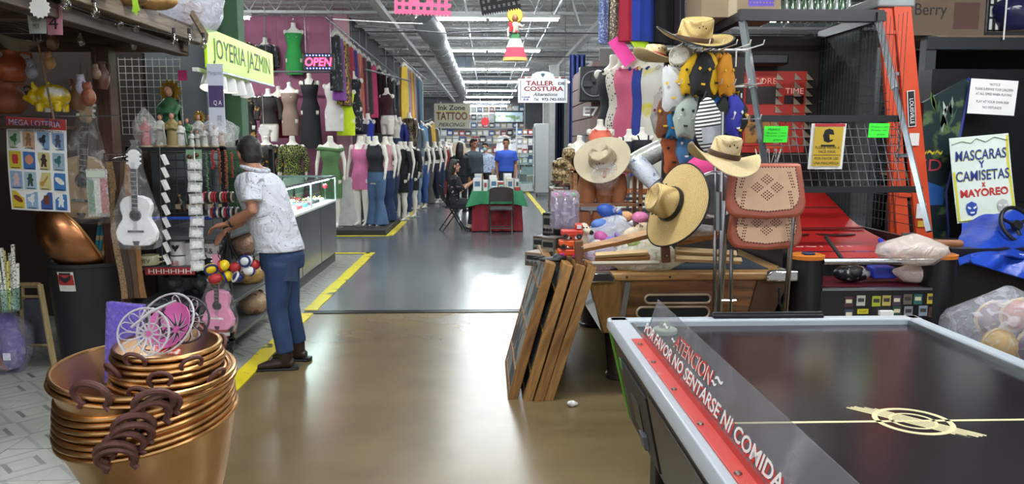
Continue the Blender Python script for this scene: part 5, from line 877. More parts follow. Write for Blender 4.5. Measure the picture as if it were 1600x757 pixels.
person('person', 'woman with long black hair in a dark floral blouse seated at the table', sj, F0, mat('1c1a1e', .8, sc_=16, col2='b09aa0', thr=.66), mat('2c2e34', .8), HAIRM, mat('b8a890', .6), (-.6, 14.35, 0), rad(12), mat('b8866c', .55), hairlen=.38, sleeve=1.3, chest=(.12, .18), pv=.015)
# ================================================================ air hockey table
AX0, AX1, AY0, AY1, AZ = .57, 2.07, .9, 3.57, .82; FRM = mat('b9c0c8', .3, a=.04); SURF = mat('1e171d', .2, sc_=3, a=.25); CRM = mat('ddd3a4', .45, a=.03)
t = thing('air_hockey_table', 'air hockey table with dark glossy playfield and pale grey rails', 'game table', (0, 0, 0)); cx = (AX0+AX1)/2
B().b2((AX0+.08, AY0+.08, AZ-.06), (AX1-.08, AY1-.05, AZ-.03)).o('playfield', SURF, t)
B().prism([(AX0, AZ-.03), (AX0+.012, AZ), (AX0+.09, AZ), (AX0+.1, AZ-.012), (AX0+.1, AZ-.05), (AX0, AZ-.05)], AY1-AY0, MX.Translation((0, (AY0+AY1)/2, 0))).o('side_rail', FRM, t, bev=.004); B().prism([(AX1, AZ-.03), (AX1-.012, AZ), (AX1-.06, AZ), (AX1-.07, AZ-.012), (AX1-.07, AZ-.05), (AX1, AZ-.05)], AY1-AY0, MX.Translation((0, (AY0+AY1)/2, 0))).o('side_rail', FRM, t, bev=.004)
for y in (AY0, AY1-.07): B().b2((AX0, y, AZ-.05), (AX1, y+.07, AZ)).o('end_rail', FRM, t, bev=.01)
for x, s in ((AX0+.105, 1), (AX1-.075, -1)): B().b2((x-.006, AY0+.08, AZ-.05), (x+.006, AY1-.08, AZ-.008)).o('inner_lip', mat('8d9498', .25, .8), t)
B().b2((AX0+.1, 2.243, AZ-.031), (AX1-.07, 2.257, AZ-.0292)).o('center_line', CRM, t)
lg = thing('x', '', '', (0, 0, 0)); bpy.data.objects.remove(lg); lc = G(1458, 679, AZ-.03)
def ringf(r0, r1, z, sy=1.): b = B(); b.loft([[V((lc.x+r*cos(2*pi*k/40), 2.25+sy*r*sin(2*pi*k/40), zz)) for k in range(40)] for r, zz in ((r0, z), (r1, z), (r1, z+.001), (r0, z+.001))], closed=True); return b
ringf(.1, .117, AZ-.0302).o('logo_ring', CRM, t); ringf(.06, .07, AZ-.0302).o('logo_ring', CRM, t)
for k in range(5): o = .014*k-.028; B(MX.Translation((lc.x, 2.25, AZ-.0295)) @ MX.Rotation(rad(-48), 4, 'Z')).box((o*1.2, o*.95, 0), (.36-.02*abs(k-2), .0085, .001)).o('logo_bar', CRM, t)
B(MX.Translation((lc.x, 2.25, AZ-.0302)) @ MX.Rotation(rad(-48), 4, 'Z')).box((0, 0, 0), (.33, .06, .001)).o('logo_field', mat('2a2320', .4), t)
# cabinet under the rails
SID = mat('2a211d', .35, sc_=5, a=.15); rg = [[V((x, y, z)) for x, y in ((AX0+d, AY0+d), (AX1-d, AY0+d), (AX1-d, AY1-d), (AX0+d, AY1-d))] for d, z in ((.1, .36), (.015, AZ-.05))]
B().loft(rg).o('cabinet', SID, t, bev=.004)
for y, s in ((AY1, -1), (AY0+.02, 1)): B().loft([[V((AX0+.095, y+s*.1-.02, .36)), V((AX0+.12, y+s*.1-.02, .36)), V((AX0+.12, y+s*.1, .36)), V((AX0+.095, y+s*.1, .36))], [V((AX0+.005, y-.03, .77)), V((AX0+.03, y-.03, .77)), V((AX0+.03, y-.005, .77)), V((AX0+.005, y-.005, .77))]]).o('green_trim', mat('5fa823', .4), t)
for x in (AX0+.22, AX1-.22):
    for y in (AY0+.35, AY1-.35): B().b2((x-.06, y-.06, 0), (x+.06, y+.06, .37)).o('leg', BLACK, t, bev=.01)
def onside(y0, y1, z0, z1, th, m, name):   # panel lying on the sloped cabinet side
    def X(z): return AX0+.1-(z-.36)/(AZ-.05-.36)*.085
    return B().loft([[V((X(z)-th, y0, z)), V((X(z)-th, y1, z)), V((X(z)+.01, y1, z)), V((X(z)+.01, y0, z))] for z in (z0, z1)]).o(name, m, t, bev=.003)
d = onside(2.75, 3.28, .4, .7, .012, BLACK, 'coin_door'); onside(2.95, 3.12, .47, .6, .016, mat('0b0b0c', .3), 'coin_slot'); onside(2.9, 2.98, .43, .49, .03, GREYM, 'coin_cup'); onside(3.36, 3.41, .62, .67, .003, mat('46c84e', .5), 'green_sticker'); onside(2.5, 2.6, .5, .66, .003, mat('b87a3a', .5, sc_=30, col2='4a3020', thr=.5), 'logo_sticker'); onside(1.2, 2.72, .42, .72, .008, mat('352a24', .35, sc_=5), 'side_panel')
# acrylic notice on the rail
t = thing('acrylic_notice', 'clear acrylic notice with hand-painted white and red Spanish lettering', 'notice', (.655, 2.17, AZ)); l = 1.95; th = rad(17)
B().b2((-.045, -l/2, 0), (.03, l/2, .006)).o('red_base', mat('c8423c', .4, sc_=14, col2='d8a09a', thr=.68), t, bev=.002); B().prism([(0, .0), (.02, 0), (.0, .03)], l).o('fillet', mat('c8423c', .4), t)
pn = B().b2((-.002, -l/2, 0), (.002, l/2, .175)).o('pane', film('c2c2c8', .8, .2, 2), t, loc=(.012, 0, .006), rot=(0, th, 0))
B().prism([(l/2, 0), (l/2, .16), (l/2-.001, .16), (l/2-.001, 0)], .004).o('edge', mat('6a6a6c', .3), pn, rot=(0, 0, rad(90)), loc=(0, 0, 0))
R_ = (pi/2, 0, -pi/2); PT = mat('f0f0ee', .5, a=.02); RT = mat('c83a36', .5, a=.05)
txt('POR FAVOR NO SENTARSE NI COMIDA EN LA MESA', l*1.04, .043, RT, pn, (-.0024, -.015, .036), R_, .0005, bold=.012); txt('POR FAVOR NO SENTARSE NI COMIDA EN LA MESA', l*1.04, .043, PT, pn, (-.0032, 0, .041), R_, .0005, bold=.02)
txt('~ATENCION~', .56, .05, PT, pn, (-.003, .34, .1), R_, .0005, bold=.012); txt('ATENCION', .46, .05, RT, pn, (-.004, .335, .104), R_, .0005, bold=.012); txt('~', .07, .016, PT, pn, (-.003, .74, .115), R_, .0005, bold=.02); txt('~', .07, .016, PT, pn, (-.003, .05, .115), R_, .0005, bold=.02)
for y in (.88, .62, .3, -.02, -.36, -.7): B().lathe([(.001, .012), (.008, .01), (.011, .005)], 10, (-.03, y, .002)).o('screw', mat('7a6a60', .4, .8), t); B().lathe([(.001, .01), (.006, .008), (.008, .005)], 8, (.016, y-.05, .005)).o('screw', mat('7a6a60', .4, .8), t)
t = thing('striker', 'pale green air hockey striker behind the acrylic notice', 'striker', (.80, 3.36, AZ-.03)); B().lathe([(.001, 0), (.05, 0), (.055, .006), (.055, .02), (.046, .028), (.03, .026), (.024, .03), (.024, .05), (.018, .062), (.001, .066)], 24).o('striker_body', mat('c2d2bc', .4, a=.03), t, 35); B().tube(circ((0, 0, .02), .05, 24), .006, 6, True).o('rim', mat('c2d2bc', .4, a=.03), t)
t = thing('black_bar', 'black plastic bar lying on the far rail of the air hockey table', 'bar', (1.32, 3.545, AZ)); B().b2((-.25, -.025, 0), (.28, .02, .018)).o('bar_body', BLACK, t, bev=.004); B().b2((-.25, -.012, .018), (.28, .008, .026)).o('ridge', DARK, t, bev=.002)
# ================================================================ pool table
QX0, QX1, QY0, QY1 = .62, 2.0, 4.85, 7.15; WN = wood('4a2f1c', '8a623c', 0, 1.6, .35, .3, 9); WL = wood('8a6234', 'b08a54', 0, 2, .4, .2); WNL = wood('6a4a26', '95703f', 2, 2, .4, .2, 8)
t = thing('pool_table', 'wood-grain pool table with chrome corner caps piled with goods', 'pool table', (0, 0, 0))
def ringz(d, z): return [V((QX0+d, QY0+d*.7, z)), V((QX1-d, QY0+d*.7, z)), V((QX1-d, QY1-d, z)), V((QX0+d, QY1-d, z))]
B().loft([ringz(.14, .39), ringz(.04, .76)]).o('cabinet', WN, t, bev=.01); B().b2((QX0-.0, QY0-.0, .76), (QX1, QY1, .81)).o('rail', WL, t, bev=.012); B().b2((QX0+.13, QY0+.13, .8), (QX1-.13, QY1-.13, .815)).o('cloth_bed', mat('24303c', .9), t)
for x, s in ((QX0, 1), (QX1, -1)):
    B().prism([(x-s*.01, .755), (x+s*.2, .755), (x+s*.2, .79), (x+s*.17, .825), (x-s*.01, .825)], .06, MX.Translation((0, QY0-.004, 0))).o('chrome_cap', CHROME, t, bev=.012); B().b2((x-s*.012, QY0-.03, .755), (x+s*.05, QY0+.2, .822)).o('chrome_cap', CHROME, t, bev=.012)
    B().loft([[V((x+s*(.15), QY0+.085, .395)), V((x+s*.3, QY0+.085, .395)), V((x+s*.3, QY0+.2, .395)), V((x+s*.15, QY0+.2, .395))], [V((x+s*.03, QY0+.012, .757)), V((x+s*.24, QY0+.012, .757)), V((x+s*.24, QY0+.1, .757)), V((x+s*.03, QY0+.1, .757))]]).o('corner_panel', WNL if s > 0 else mat('4a3424', .4, sc_=6), t, bev=.006)
    for y in (QY0+.38, QY1-.38): B().lathe([(.085, 0), (.09, .015), (.09, .03), (.075, .04), (.105, .39)], 20, (x+s*.3, y, 0)).o('leg', mat('2f231e', .4, sc_=4), t)
B().loft([[V((QX0+.235+.012*k, QY0+.062-.05*q, .42+.33*q)) for k, q in ((0, 0), (3, 0), (6.2, 1), (3.2, 1))]]*1+[[V((QX0+.235+.012*k, QY0+.055-.05*q, .42+.33*q)) for k, q in ((0, 0), (3, 0), (6.2, 1), (3.2, 1))]]).o('metal_strip', mat('9ba0a2', .35, .8), t)
def slot_ring(x0, x1, z0, z1, y, name):
    n = 10; r = (z1-z0)/2; pts = [V((x0+r-r*sin(a), y, (z0+z1)/2+r*cos(a))) for a in [i*pi/n for i in range(n+1)]]+[V((x1-r+r*sin(a), y, (z0+z1)/2-r*cos(a))) for a in [i*pi/n for i in range(n+1)]]
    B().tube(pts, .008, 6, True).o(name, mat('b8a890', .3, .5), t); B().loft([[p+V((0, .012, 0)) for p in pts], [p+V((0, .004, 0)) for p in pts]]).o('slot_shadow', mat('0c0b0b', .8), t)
slot_ring(1.03, 1.46, .605, .66, QY0+.038, 'ball_slot'); slot_ring(.98, 1.46, .5, .575, QY0+.055, 'ball_slot')
for x in (.9, 1.18, 1.5): B().cyl((x, QY0-.001, .785), (x, QY0-.004, .785), .008, 8).o('bolt', BLACK, t)
tag(B().tube([(0, 0, 0), (.004, .0, -.1), (.06, .03, -.2)], .01, 6).o('black_cable', BLACK, loc=(1.88, 4.8, .72)), 'black cable hanging at the pool table corner', 'cable')
# ================================================================ picture frames leaning on the pool table
FW = wood('7a5228', 'b58a50', 2, 2.4, .55, 0, 9); FW2 = wood('6a4522', 'a2763e', 2, 2.4, .55, 0, 9)
def lean_frame(label, x, y, lean, h, d, th, m):
    t = thing('picture_frame', label, 'picture frame', (x, y, 0), rot=(0, lean, 0), group='wooden frames leaning on the pool table')
    for y0 in (0, d-.05): B().b2((0, y0, 0), (th, y0+.05, h)).o('stile', m, t, bev=.004)
    for z0 in (0, h-.05): B().b2((0, .05, z0), (th, d-.05, z0+.05)).o('rail', m, t, bev=.004)
    B().b2((.005, .05, .05), (.012, d-.05, h-.05)).o('picture', mat('8a8a84', .6, sc_=5, col2='3c3c40', thr=.5), t); B().b2((th-.012, .05, .05), (th-.005, d-.05, h-.05)).o('back_board', BROWN, t)
    for q in (.2, .5, .8): B().b2((-.004, .06, h*q-.006), (.004, d-.06, h*q+.006)).o('moulding_strip', m, t)
for i, (x, lab, m, y) in enumerate(((.13, 'wooden picture frame standing apart from the others, nearest the aisle', FW2, 4.78), (.225, 'wooden picture frame, first of the tight group', FW, 4.74), (.295, 'wooden picture frame in the middle of the tight group', FW2, 4.73), (.36, 'wooden picture frame nearest the pool table', FW, 4.75))): lean_frame(lab, x, y, rad(15.5+i*.6), .93, .85, .06, m)
tag(ob('cloth_mask', fuse(B().ell((0, 0, .01), (.09, .06, .018)).ell((.05, 0, .02), (.05, .05, .03)).tube([(-.05, 0, .02), (-.12, .04, .01)], [.02, .008], 6), .007, 2), BLACK, loc=P(862, 408, 4.95)), 'flat black cloth mask lying on top of the frames', 'mask')
# ================================================================ leather chairs on chrome frames
LEA = mat('ac5a44', .42, sc_=14, a=.12, bump=.15, bs=60); TANL = mat('dcb494', .55, sc_=10, a=.08)
def pad_poly(w_, h, r=.05):
    a, b = w_*.44, w_*.5; pts = [(-a, h), (a, h)]
    for k in range(7): q = k/6*pi/2; pts.append((b-r*1.3+r*1.3*cos(q), r*1.3-r*1.3*sin(q)+.02*(1-sin(q))))
    pts.append((0, -.012))
    for k in range(7): q = pi/2-k/6*pi/2; pts.append((-b+r*1.3-r*1.3*cos(q), r*1.3-r*1.3*sin(q)+.02*(1-sin(q))))
    return pts
def leather_chair(label, c, w_, h, tilt, frame):
    t = thing('leather_chair', label, 'leather chair', (c.x, c.y, 0)); z = c.z; q = MX.Translation((0, 0, z)) @ MX.Rotation(tilt, 4, 'X')
    B(q).prism(pad_poly(w_, h), .05).o('backrest', LEA, t, bev=.018); inn = B(q @ MX.Translation((0, -.027, h*.14))).prism(pad_poly(w_*.8, h*.78), .006).o('tan_panel', TANL, t, bev=.002)
    d = B().ell((0, 0, 0), (.0042, .0025, .0042), 6, 4).mesh('punched_hole'); pl = pad_poly(w_*.8, h*.78); pp = []
    for (x0, z0), (x1, z1) in zip(pl, pl[1:]+pl[:1]):
        L_ = sqrt((x1-x0)**2+(z1-z0)**2); n = max(1, int(L_/.016)); pp += [(x0+(x1-x0)*i/n, z0+(z1-z0)*i/n+h*.14) for i in range(n)]
    for k in range(4):
        dx, dz = ((-.055, 0), (.055, 0), (0, .055*.8), (0, -.055*.8))[k]
        for a in range(4):
            for b in range(4): pp.append((dx+(a-b)*.0105, h*.55+dz+(a+b-3)*.0085))
    for s in (-1, 1):
        for k in range(6): pp += [(s*(w_*.26+.006*k*.8), h*.82-.016*k), (s*(w_*.26+.012+.006*k*.8), h*.82-.016*k), (s*(w_*.3-.006*k*.5), h*.2+.016*k), (s*(w_*.3+.012-.006*k*.5), h*.2+.016*k)]
    for x, zz in pp: ob('punched_hole', d, mat('5a2c22', .7), inn, loc=q@V((x, -.031, zz)))
    if frame:
        for s in (-1, 1):
            B().tube([(s*w_*.44-.06, .1, 0), (s*w_*.44-.04, .06, .45), (s*w_*.44-.02, .04, z+h*.3)], .011, 8).o('leg', CHROME, t); B().tube([(s*w_*.42-.06, .45, 0), (s*w_*.42-.04, .42, .47), (s*w_*.42-.03, .05, .5)], .011, 8).o('leg', CHROME, t)
        B().sheet(lambda a, b: ((a-.5)*w_*.9-.03, .05+.38*b, .47+.02*sin(pi*a)), 6, 6, .03).o('seat', LEA, t)
    return t
leather_chair('leather chair back with rust border and tan punched panel, in front', P(1196, 340, 4.2), .45, .3, rad(-8), True); leather_chair('leather chair back with rust border, lower one behind the front chair', P(1194, 388, 4.32), .43, .27, rad(-4), True)
t = thing('chrome_stand', 'chrome tube stand with flat bars beside the leather chairs', 'stand', (0, 0, 0))
for u0, v0, u1, v1, y in ((1130, 175, 1127, 500, 4.25), (1143, 390, 1144, 500, 4.25), (1118, 245, 1122, 470, 4.5)): a, b = P(u0, v0, y), P(u1, v1, y); B().tube([a, V((b.x, b.y, 0))], .012, 8).o('upright', CHROME, t)
B().tube([P(1075, 240, 4.3), P(1135, 240, 4.3)], .012, 8).o('crossbar', BLACK, t); B().tube([P(1122, 300, 4.25), P(1122, 360, 4.25)], .022, 8).o('sleeve', STEEL, t); B().tube([P(1127, 470, 4.25), P(1150, 470, 4.25)], .01, 8).o('crossbar', CHROME, t)
# ================================================================ straw hats
def hat(name, label, loc, rot, R, cr, ch, m, band, curl=.05, edge=None, droop=0., pinch=.25):
    t = thing(name, label, 'hat', loc, rot=rot); n = 40
    def brim(r, a): return V((r*1.0*cos(a), r*.92*sin(a), curl*((abs(cos(a))**2)*((r-cr)/(R-cr))**2)-droop*((r-cr)/(R-cr))*abs(sin(a))))
    up = [[brim(cr+(R-cr)*i/6, 2*pi*k/n)+V((0, 0, .002)) for k in range(n)] for i in range(7)]; dn = [[p-V((0, 0, .005)) for p in r] for r in up[::-1]]; B().loft(up+dn, closed=True).o('brim', m, t, 60)
    rg = []
    for q in (0, .25, .5, .75, .92, 1.0): s = 1-.12*q-(.1 if q == 1 else 0); rg.append([V((cr*s*cos(2*pi*k/n), cr*.9*s*sin(2*pi*k/n)*(1-pinch*q*max(0, -cos(2*pi*k/n))), ch*q*(1.0+.08*cos(2*pi*k/n)))) for k in range(n)])
    rg.append([V((cr*.6*cos(2*pi*k/n), cr*.5*sin(2*pi*k/n)*(1-.3*pinch), ch*(.99+.05*cos(2*pi*k/n))-.02*(1 if abs(sin(2*pi*k/n)) < .7 else .2))) for k in range(n)]); rg.append([V((cr*.1*cos(2*pi*k/n), cr*.08*sin(2*pi*k/n), ch*.9)) for k in range(n)])
    B().loft(rg).o('crown', m, t, 60); B().tube([V((cr*1.0*cos(2*pi*k/n), cr*.905*sin(2*pi*k/n), .018)) for k in range(n)], .008, 6, True, flat=2.).o('band', band, t)
    if edge: B().tube([brim(R, 2*pi*k/n) for k in range(n)], .0055, 6, True).o('brim_edge', edge, t)
    for k in range(3):
        for s in (-1, 1): B().ell((cr*.02+.022*(k-1), s*cr*.855, ch*.66+(.01 if k == 1 else 0)), (.005, .005, .005), 6, 4).o('eyelet', BLACK, t)
    return t
ST = straw('c4ac70', '9a7d46'); ST2 = straw('d8c498', 'b49a68', True, 120); ST3 = straw('d0b478', 'a5854c')
hat('straw_hat', 'wide straw hat with black edge on top of the mask stand', P(1084, 64, 4.95), (rad(16), rad(4), rad(8)), .245, .115, .14, ST, BROWN, .06, BLACK)
hat('straw_hat', 'large round straw hat with black edge standing tilted on the goods', P(1050, 320, 4.55), V((-.9, -.32, .36)).to_track_quat('Z', 'Y').to_euler(), .285, .112, .15, ST3, BLACK, -.05, BLACK, pinch=.1)
hat('straw_hat', 'pale straw hat with braided brown band above the leather chairs', P(1130, 246, 4.1), (rad(12), rad(10), rad(12)), .2, .085, .11, ST2, BROWN, .05, None, .06)
hat('felt_hat', 'beige felt hat worn by a plastic-wrapped display head', P(942, 250, 5.3), (rad(58), rad(-5), rad(-22)), .2, .09, .11, mat('b0a48a', .85, sc_=6, bump=.2), mat('8a7c64', .8), .03, None)
hat('straw_hat', 'cream straw hat with red band under the top hat', P(1022, 92, 5.2), (rad(0), rad(12), rad(20)), .15, .08, .09, ST2, mat('a83a3a', .6), .04, None); hat('woven_hat', 'white round woven cap beside the red-banded hat', P(1067, 92, 5.05), (rad(80), rad(10), rad(-30)), .09, .08, .1, mat('d8d6cc', .8, sc_=60, a=.2, bump=.5), WHITE, .01, None, pinch=0)
t = thing('wrapped_bust', 'brown display head wrapped in clear plastic under the felt hat', 'display head', P(946, 272, 5.3)); t.scale = (.8,)*3; q = B(); head(q, (0, 0, 0), (-.25, -1, 0)); ob('head_form', fuse(q, .009, 3), mat('a06a50', .5), t); B().ell((-.01, -.02, 0), (.13, .15, .15), 18, 10).o('wrap', film('ffffff', .85, .08, 16), t)
# ================================================================ wrestling masks on hooks
def wmask(label, loc, rz, m, m2, s=1., g='wrestling masks on the hooks'):
    t = thing('wrestling_mask', label, 'wrestling mask', loc, rot=(RN.uniform(-.1, .1), RN.uniform(-.15, .15), rz), group=g); n = 20; rg = []; t.scale = (.72, 1, 1)
    for z, w_, d in ((-.27, .075, .02), (-.25, .085, .03), (-.16, .1, .045), (-.08, .095, .045), (-.02, .06, .03), (0, .02, .012)): rg.append([V((w_*s*cos(2*pi*k/n)*(1+.16*sin(4*pi*k/n*2+z*34+loc[0]*40))+.02*sin(z*25+loc[0]*30), d*s*sin(2*pi*k/n)*(1+.25*sin(6*pi*k/n+z*20)), z*s+.015*cos(6*pi*k/n+loc[0]*9))) for k in range(n)])
    B().loft(rg).o('hood', m, t, 60)
    for q in (-1, 1): B().prism([(q*.03*s, -.105*s), (q*.05*s, -.095*s), (q*.06*s, -.11*s), (q*.045*s, -.12*s)], .006, MX.Translation((0, -.05*s, 0))).o('eye_patch', m2, t)
    B().prism([(-.02*s, -.2*s), (.02*s, -.2*s), (.016*s, -.212*s), (-.016*s, -.212*s)], .006, MX.Translation((0, -.043*s, 0))).o('mouth_patch', m2, t); B().tube([(0, 0, 0), (0, 0, .03), (.015, 0, .04), (.0, .04, .03)], .003, 5).o('loop', m2, t)
YM, BK, OR = fab('d8ac14'), fab('17171a'), fab('d08a1c')
for i, (u, v, y, m, m2, rz, s, lab) in enumerate(((1085, 86, 4.9, YM, BK, -.3, .9, 'yellow wrestling mask at the start of the upper hook'), (1099, 84, 4.85, BK, YM, .1, .95, 'black and yellow wrestling mask on the upper hook'), (1112, 85, 4.95, YM, BK, .5, .9, 'yellow wrestling mask behind the black one'), (1121, 86, 5.0, OR, BK, .6, .9, 'orange wrestling mask on the upper hook'), (1131, 86, 4.95, OR, YM, .4, .95, 'orange wrestling mask at the end of the upper hook'), (1048, 104, 5.0, fab('c8c8c8'), YM, -.3, 1., 'white wrestling mask with golden trim'), (1060, 150, 5.05, fab('2a7ab0'), OR, -.4, 1., 'blue wrestling mask on the lower hook'), (1042, 148, 5.1, fab('6a3c24'), YM, -.5, 1., 'brown and gold wrestling mask on the lower hook'), (1031, 146, 5.15, fab('8a8480'), fab('6a1c20'), -.5, 1., 'grey wrestling mask behind the brown one'), (1078, 148, 4.95, fab('9aa49a'), BK, -.2, 1., 'pale grey-green wrestling mask'), (1124, 150, 5.0, fab('2c6ac0'), YM, .2, .9, 'bright blue wrestling mask behind the striped bag'), (1132, 152, 4.95, fab('22241f'), WHITE, .3, 1., 'black wrestling mask with white trim'), (1144, 150, 4.95, fab('3034a0'), WHITE, .5, 1., 'deep blue wrestling mask near the hook end'), (1153, 152, 5.0, BK, YM, .5, 1.05, 'black wrestling mask with yellow laces'), (1050, 205, 5.15, fab('a8542c'), BK, -.2, 1., 'rust orange wrestling mask low on the stand'), (1072, 200, 5.1, fab('4a7aa8'), WHITE, -.2, .9, 'steel blue wrestling mask low on the stand'))): wmask(lab, P(u, v, y), rz, m, m2, s)
t = thing('striped_backpack', 'black and white striped bag with silver panel hanging on the hook', 'bag', P(1108, 195, 4.75), rot=(0, rad(-8), rad(15))); q = B(); q.ell((0, 0, -.02), (.1, .05, .16), 18, 12); q.ell((.0, -.0, .1), (.06, .04, .07)); ob('bag_body', fuse(q, .01, 3), stripes('e2e2e0', '1a1a1c', .022, 2, .55), t); B().sheet(lambda a, b: ((a-.5)*.15, -.055+.02*(2*abs(a-.5))**2, -.11+.1*b), 6, 5, .006).o('silver_panel', mat('b8bcc4', .3, .5, sc_=30), t); B().tube([(-.03, 0, .15), (0, 0, .2), (.03, 0, .15)], .008, 6).o('strap', BK, t)
t = thing('hook_stand', 'dark slotted stand with white hooks carrying the masks', 'display stand', (0, 0, 0)); a = P(1155, 60, 5.15); B().b2((1.2, 5.22, .82), (1.74, 5.26, 2.25)).o('back_panel', mat('2c2624', .8, sc_=6), t)
for z in (2.26, 2.02, 1.8):
    B().cyl((1.2, 5.2, z), (1.75, 5.2, z), .008, 6).o('hook_bar', WHITE, t)
    for i in range(7): B().tube([(1.22+.085*i, 5.2, z), (1.22+.085*i, 4.86, z-.005), (1.22+.085*i, 4.84, z+.02)], .004, 5).o('hook', WHITE, t)
for u, v in ((1150, 92), (1158, 158), (1130, 220)): B().b2(P(u, v, 5.0)-V((.004, .004, .05)), P(u, v, 5.0)+V((.004, .004, .05))).o('hook_end', WHITE, t)
# ================================================================ basketball arcade machine
BX0, BX1, BY0, BY1 = 2.03, 3.13, 4.9, 7.25; RED = mat('b01f1c', .4, sc_=3, a=.15); MB_ = mat('17171a', .4); ORG = mat('d07a2c', .4)
t = thing('basketball_machine', 'black and red basketball arcade machine with folding mesh gate', 'arcade machine', (0, 0, 0))
for x in (BX0+.1, BX1-.1): B().lathe([(.11, 0), (.11, .88)], 24, (x, BY0+.1, 0)).o('front_column', MB_, t); B().lathe([(.115, .88), (.118, .905), (.1, .91), (.001, .91)], 24, (x, BY0+.1, 0)).o('column_cap', ORG, t); B().b2((x-.04, BY0+.03, .91), (x+.03, BY0+.09, .925)).o('cap_button', mat('1c2c58', .4), t, bev=.005)
B().b2((BX0+.1, BY0+.02, 0), (BX1-.1, BY0+.08, .68)).o('front_panel', MB_, t); B().cyl((BX0+.18, BY0+.02, .87), (BX1-.18, BY0+.02, .87), .022, 12).o('steel_bar', CHROME, t); B().b2((BX0+.18, BY0+.01, .675), (BX1-.18, BY0+.06, .69)).o('sill', STEEL, t); B().b2((BX0+.15, BY0+.08, .68), (BX1-.15, BY0+.5, .69)).o('ball_tray', mat('5a1420', .4), t)
B().sheet(lambda a, b: (BX0+.05+(BX1-BX0-.1)*a, BY0+.45+1.75*b, .8+.42*b**1.3+.02*sin(9*b)), 8, 14, .02).o('red_ramp', RED, t)
for k, b in enumerate((.42, .7, .9)): B().sheet(lambda a, c: (BX0+.07+(BX1-BX0-.14)*a, BY0+.45+1.75*(b+.02*c), .82+.42*b**1.3), 4, 1, .012).o('ramp_seam', mat('6a1010', .5), t)
B().sheet(lambda a, b: (BX0+.12+.75*a, BY0+.62+.34*b, .845+.02*b+.01*b), 6, 4, .006).o('blue_print', mat('10183c', .35, sc_=6, col2='2a5ac0', thr=.62), t); o = txt('SUPER', .42, .12, PAPER, t, (BX0+.5, BY0+.78, .872), (rad(4), 0, 0), .002)
for i, x in enumerate((BX0+.38, BX0+.75)): B().sheet(lambda a, b: (x+.16*cos(a*6.28)*b, BY0+1.1+.1*sin(a*6.28)*b, .92), 14, 2, .008).o('dark_patch', mat('3a0c0c', .5), t)
for x in (BX0-.02, BX1-.02): B().b2((x, BY0+.2, 0), (x+.04, BY1, .95)).o('side_panel', MB_, t)
for x in (BX0, BX1):
    a, b, c = V((x, 5.3, 1.02)), V((x, 5.88, 2.05)), V((x, 6.2, 2.62)); B().tube([a, b], .024, 4).o('slanted_bar', mat('7a8288', .3, .7), t); B().tube([b, c], .034, 4).o('slanted_bar', mat('c0c6cc', .25, .8), t); B().b2((x-.03, BY1-.08, 0), (x+.03, BY1, 2.62)).o('rear_post', MB_, t); B().b2((x-.035, 6.15, 2.6), (x+.035, BY1, 2.67)).o('top_side', MB_, t)
for y, z, h in ((6.2, 2.6, .09), (5.8, 1.8, .05), (5.5, 1.285, .045)): B().b2((BX0-.03, y-.03, z), (BX1+.03, y+.03, z+h)).o('cross_bar', MB_, t)
for i in range(18): x = BX0+.05+i*.06; B().cyl((x, 5.53, 1.3), (x, 5.8, 1.8), .0028, 4).o('gate_wire', GREYM, t)
for i in range(8): q = i/8; B().cyl((BX0, 5.53+.27*q, 1.31+.5*q), (BX1, 5.53+.27*q, 1.31+.5*q), .0028, 4).o('gate_wire', GREYM, t)
NET = mat('35383a', .7)
for x in (BX1-.04,):
    for i in range(26): B().cyl((x, 5.7+.06*i, 1.0), (x, 5.7+.06*i, 2.6), .0025, 4).o('net_cord', NET, t)
    for i in range(24): B().cyl((x, 5.4+max(0, .035*i), 1.05+.065*i), (x, BY1, 1.05+.065*i), .0025, 4).o('net_cord', NET, t)
B().b2((BX1+.0, 6.5, 1.0), (BX1+.02, BY1, 2.6)).o('side_screen', mat('2c3a38', .6), t)
# score board at the back
B().b2((BX0, BY1-.06, 1.2), (BX1, BY1, 2.62)).o('back_board', mat('1d1412', .6), t); z0 = BY1-.07
B().b2((BX0+.35, z0-.01, 1.55), (BX0+.95, z0, 2.3)).o('red_panel', mat('9c2218', .5, emit=.12), t); B().b2((BX0+.38, z0-.02, 2.0), (BX0+.68, z0-.01, 2.16)).o('score_display', mat('24090c', .2), t); B().b2((BX0+.74, z0-.02, 2.0), (BX0+.92, z0-.01, 2.08)).o('time_display', mat('24090c', .2), t); txt('SCORE', .26, .055, mat('c88070', .5, emit=.3), t, (BX0+.53, z0-.02, 2.21)); txt('TIME', .17, .05, mat('d8a8a0', .5, emit=.3), t, (BX0+.83, z0-.02, 2.12))
TRS = cells('4a4038', 'a89a84', 14, .04, .4, 'DISTANCE_TO_EDGE')
for x in (BX0+.69, BX0+.86, BX0+.97): 
    for k in range(9): B().prism([(x-.035, 1.62+.075*k), (x+.035, 1.62+.075*k), (x-.035, 1.685+.075*k)], .02, MX.Translation((0, z0-.015, 0))).o('truss_triangle', mat('9a8c78', .4, .3), t)
for z in (1.9, 1.62): B().b2((BX0+.36, z0-.03, z), (BX0+.72, z0-.02, z+.012)).o('backboard_edge', mat('c83028', .5), t)
for x in (BX0+.36, BX0+.71): B().b2((x, z0-.03, 1.62), (x+.012, z0-.02, 1.91)).o('backboard_edge', mat('c83028', .5), t)
B().b2((BX0+.38, z0-.018, 1.64), (BX0+.7, z0-.012, 1.9)).o('basket_picture', mat('a8742c', .5, sc_=8, col2='2a2420', thr=.55), t); B().tube(circ((BX0+.54, z0-.2, 1.6), .12, 20), .01, 6, True).o('hoop', mat('c85020', .4), t)
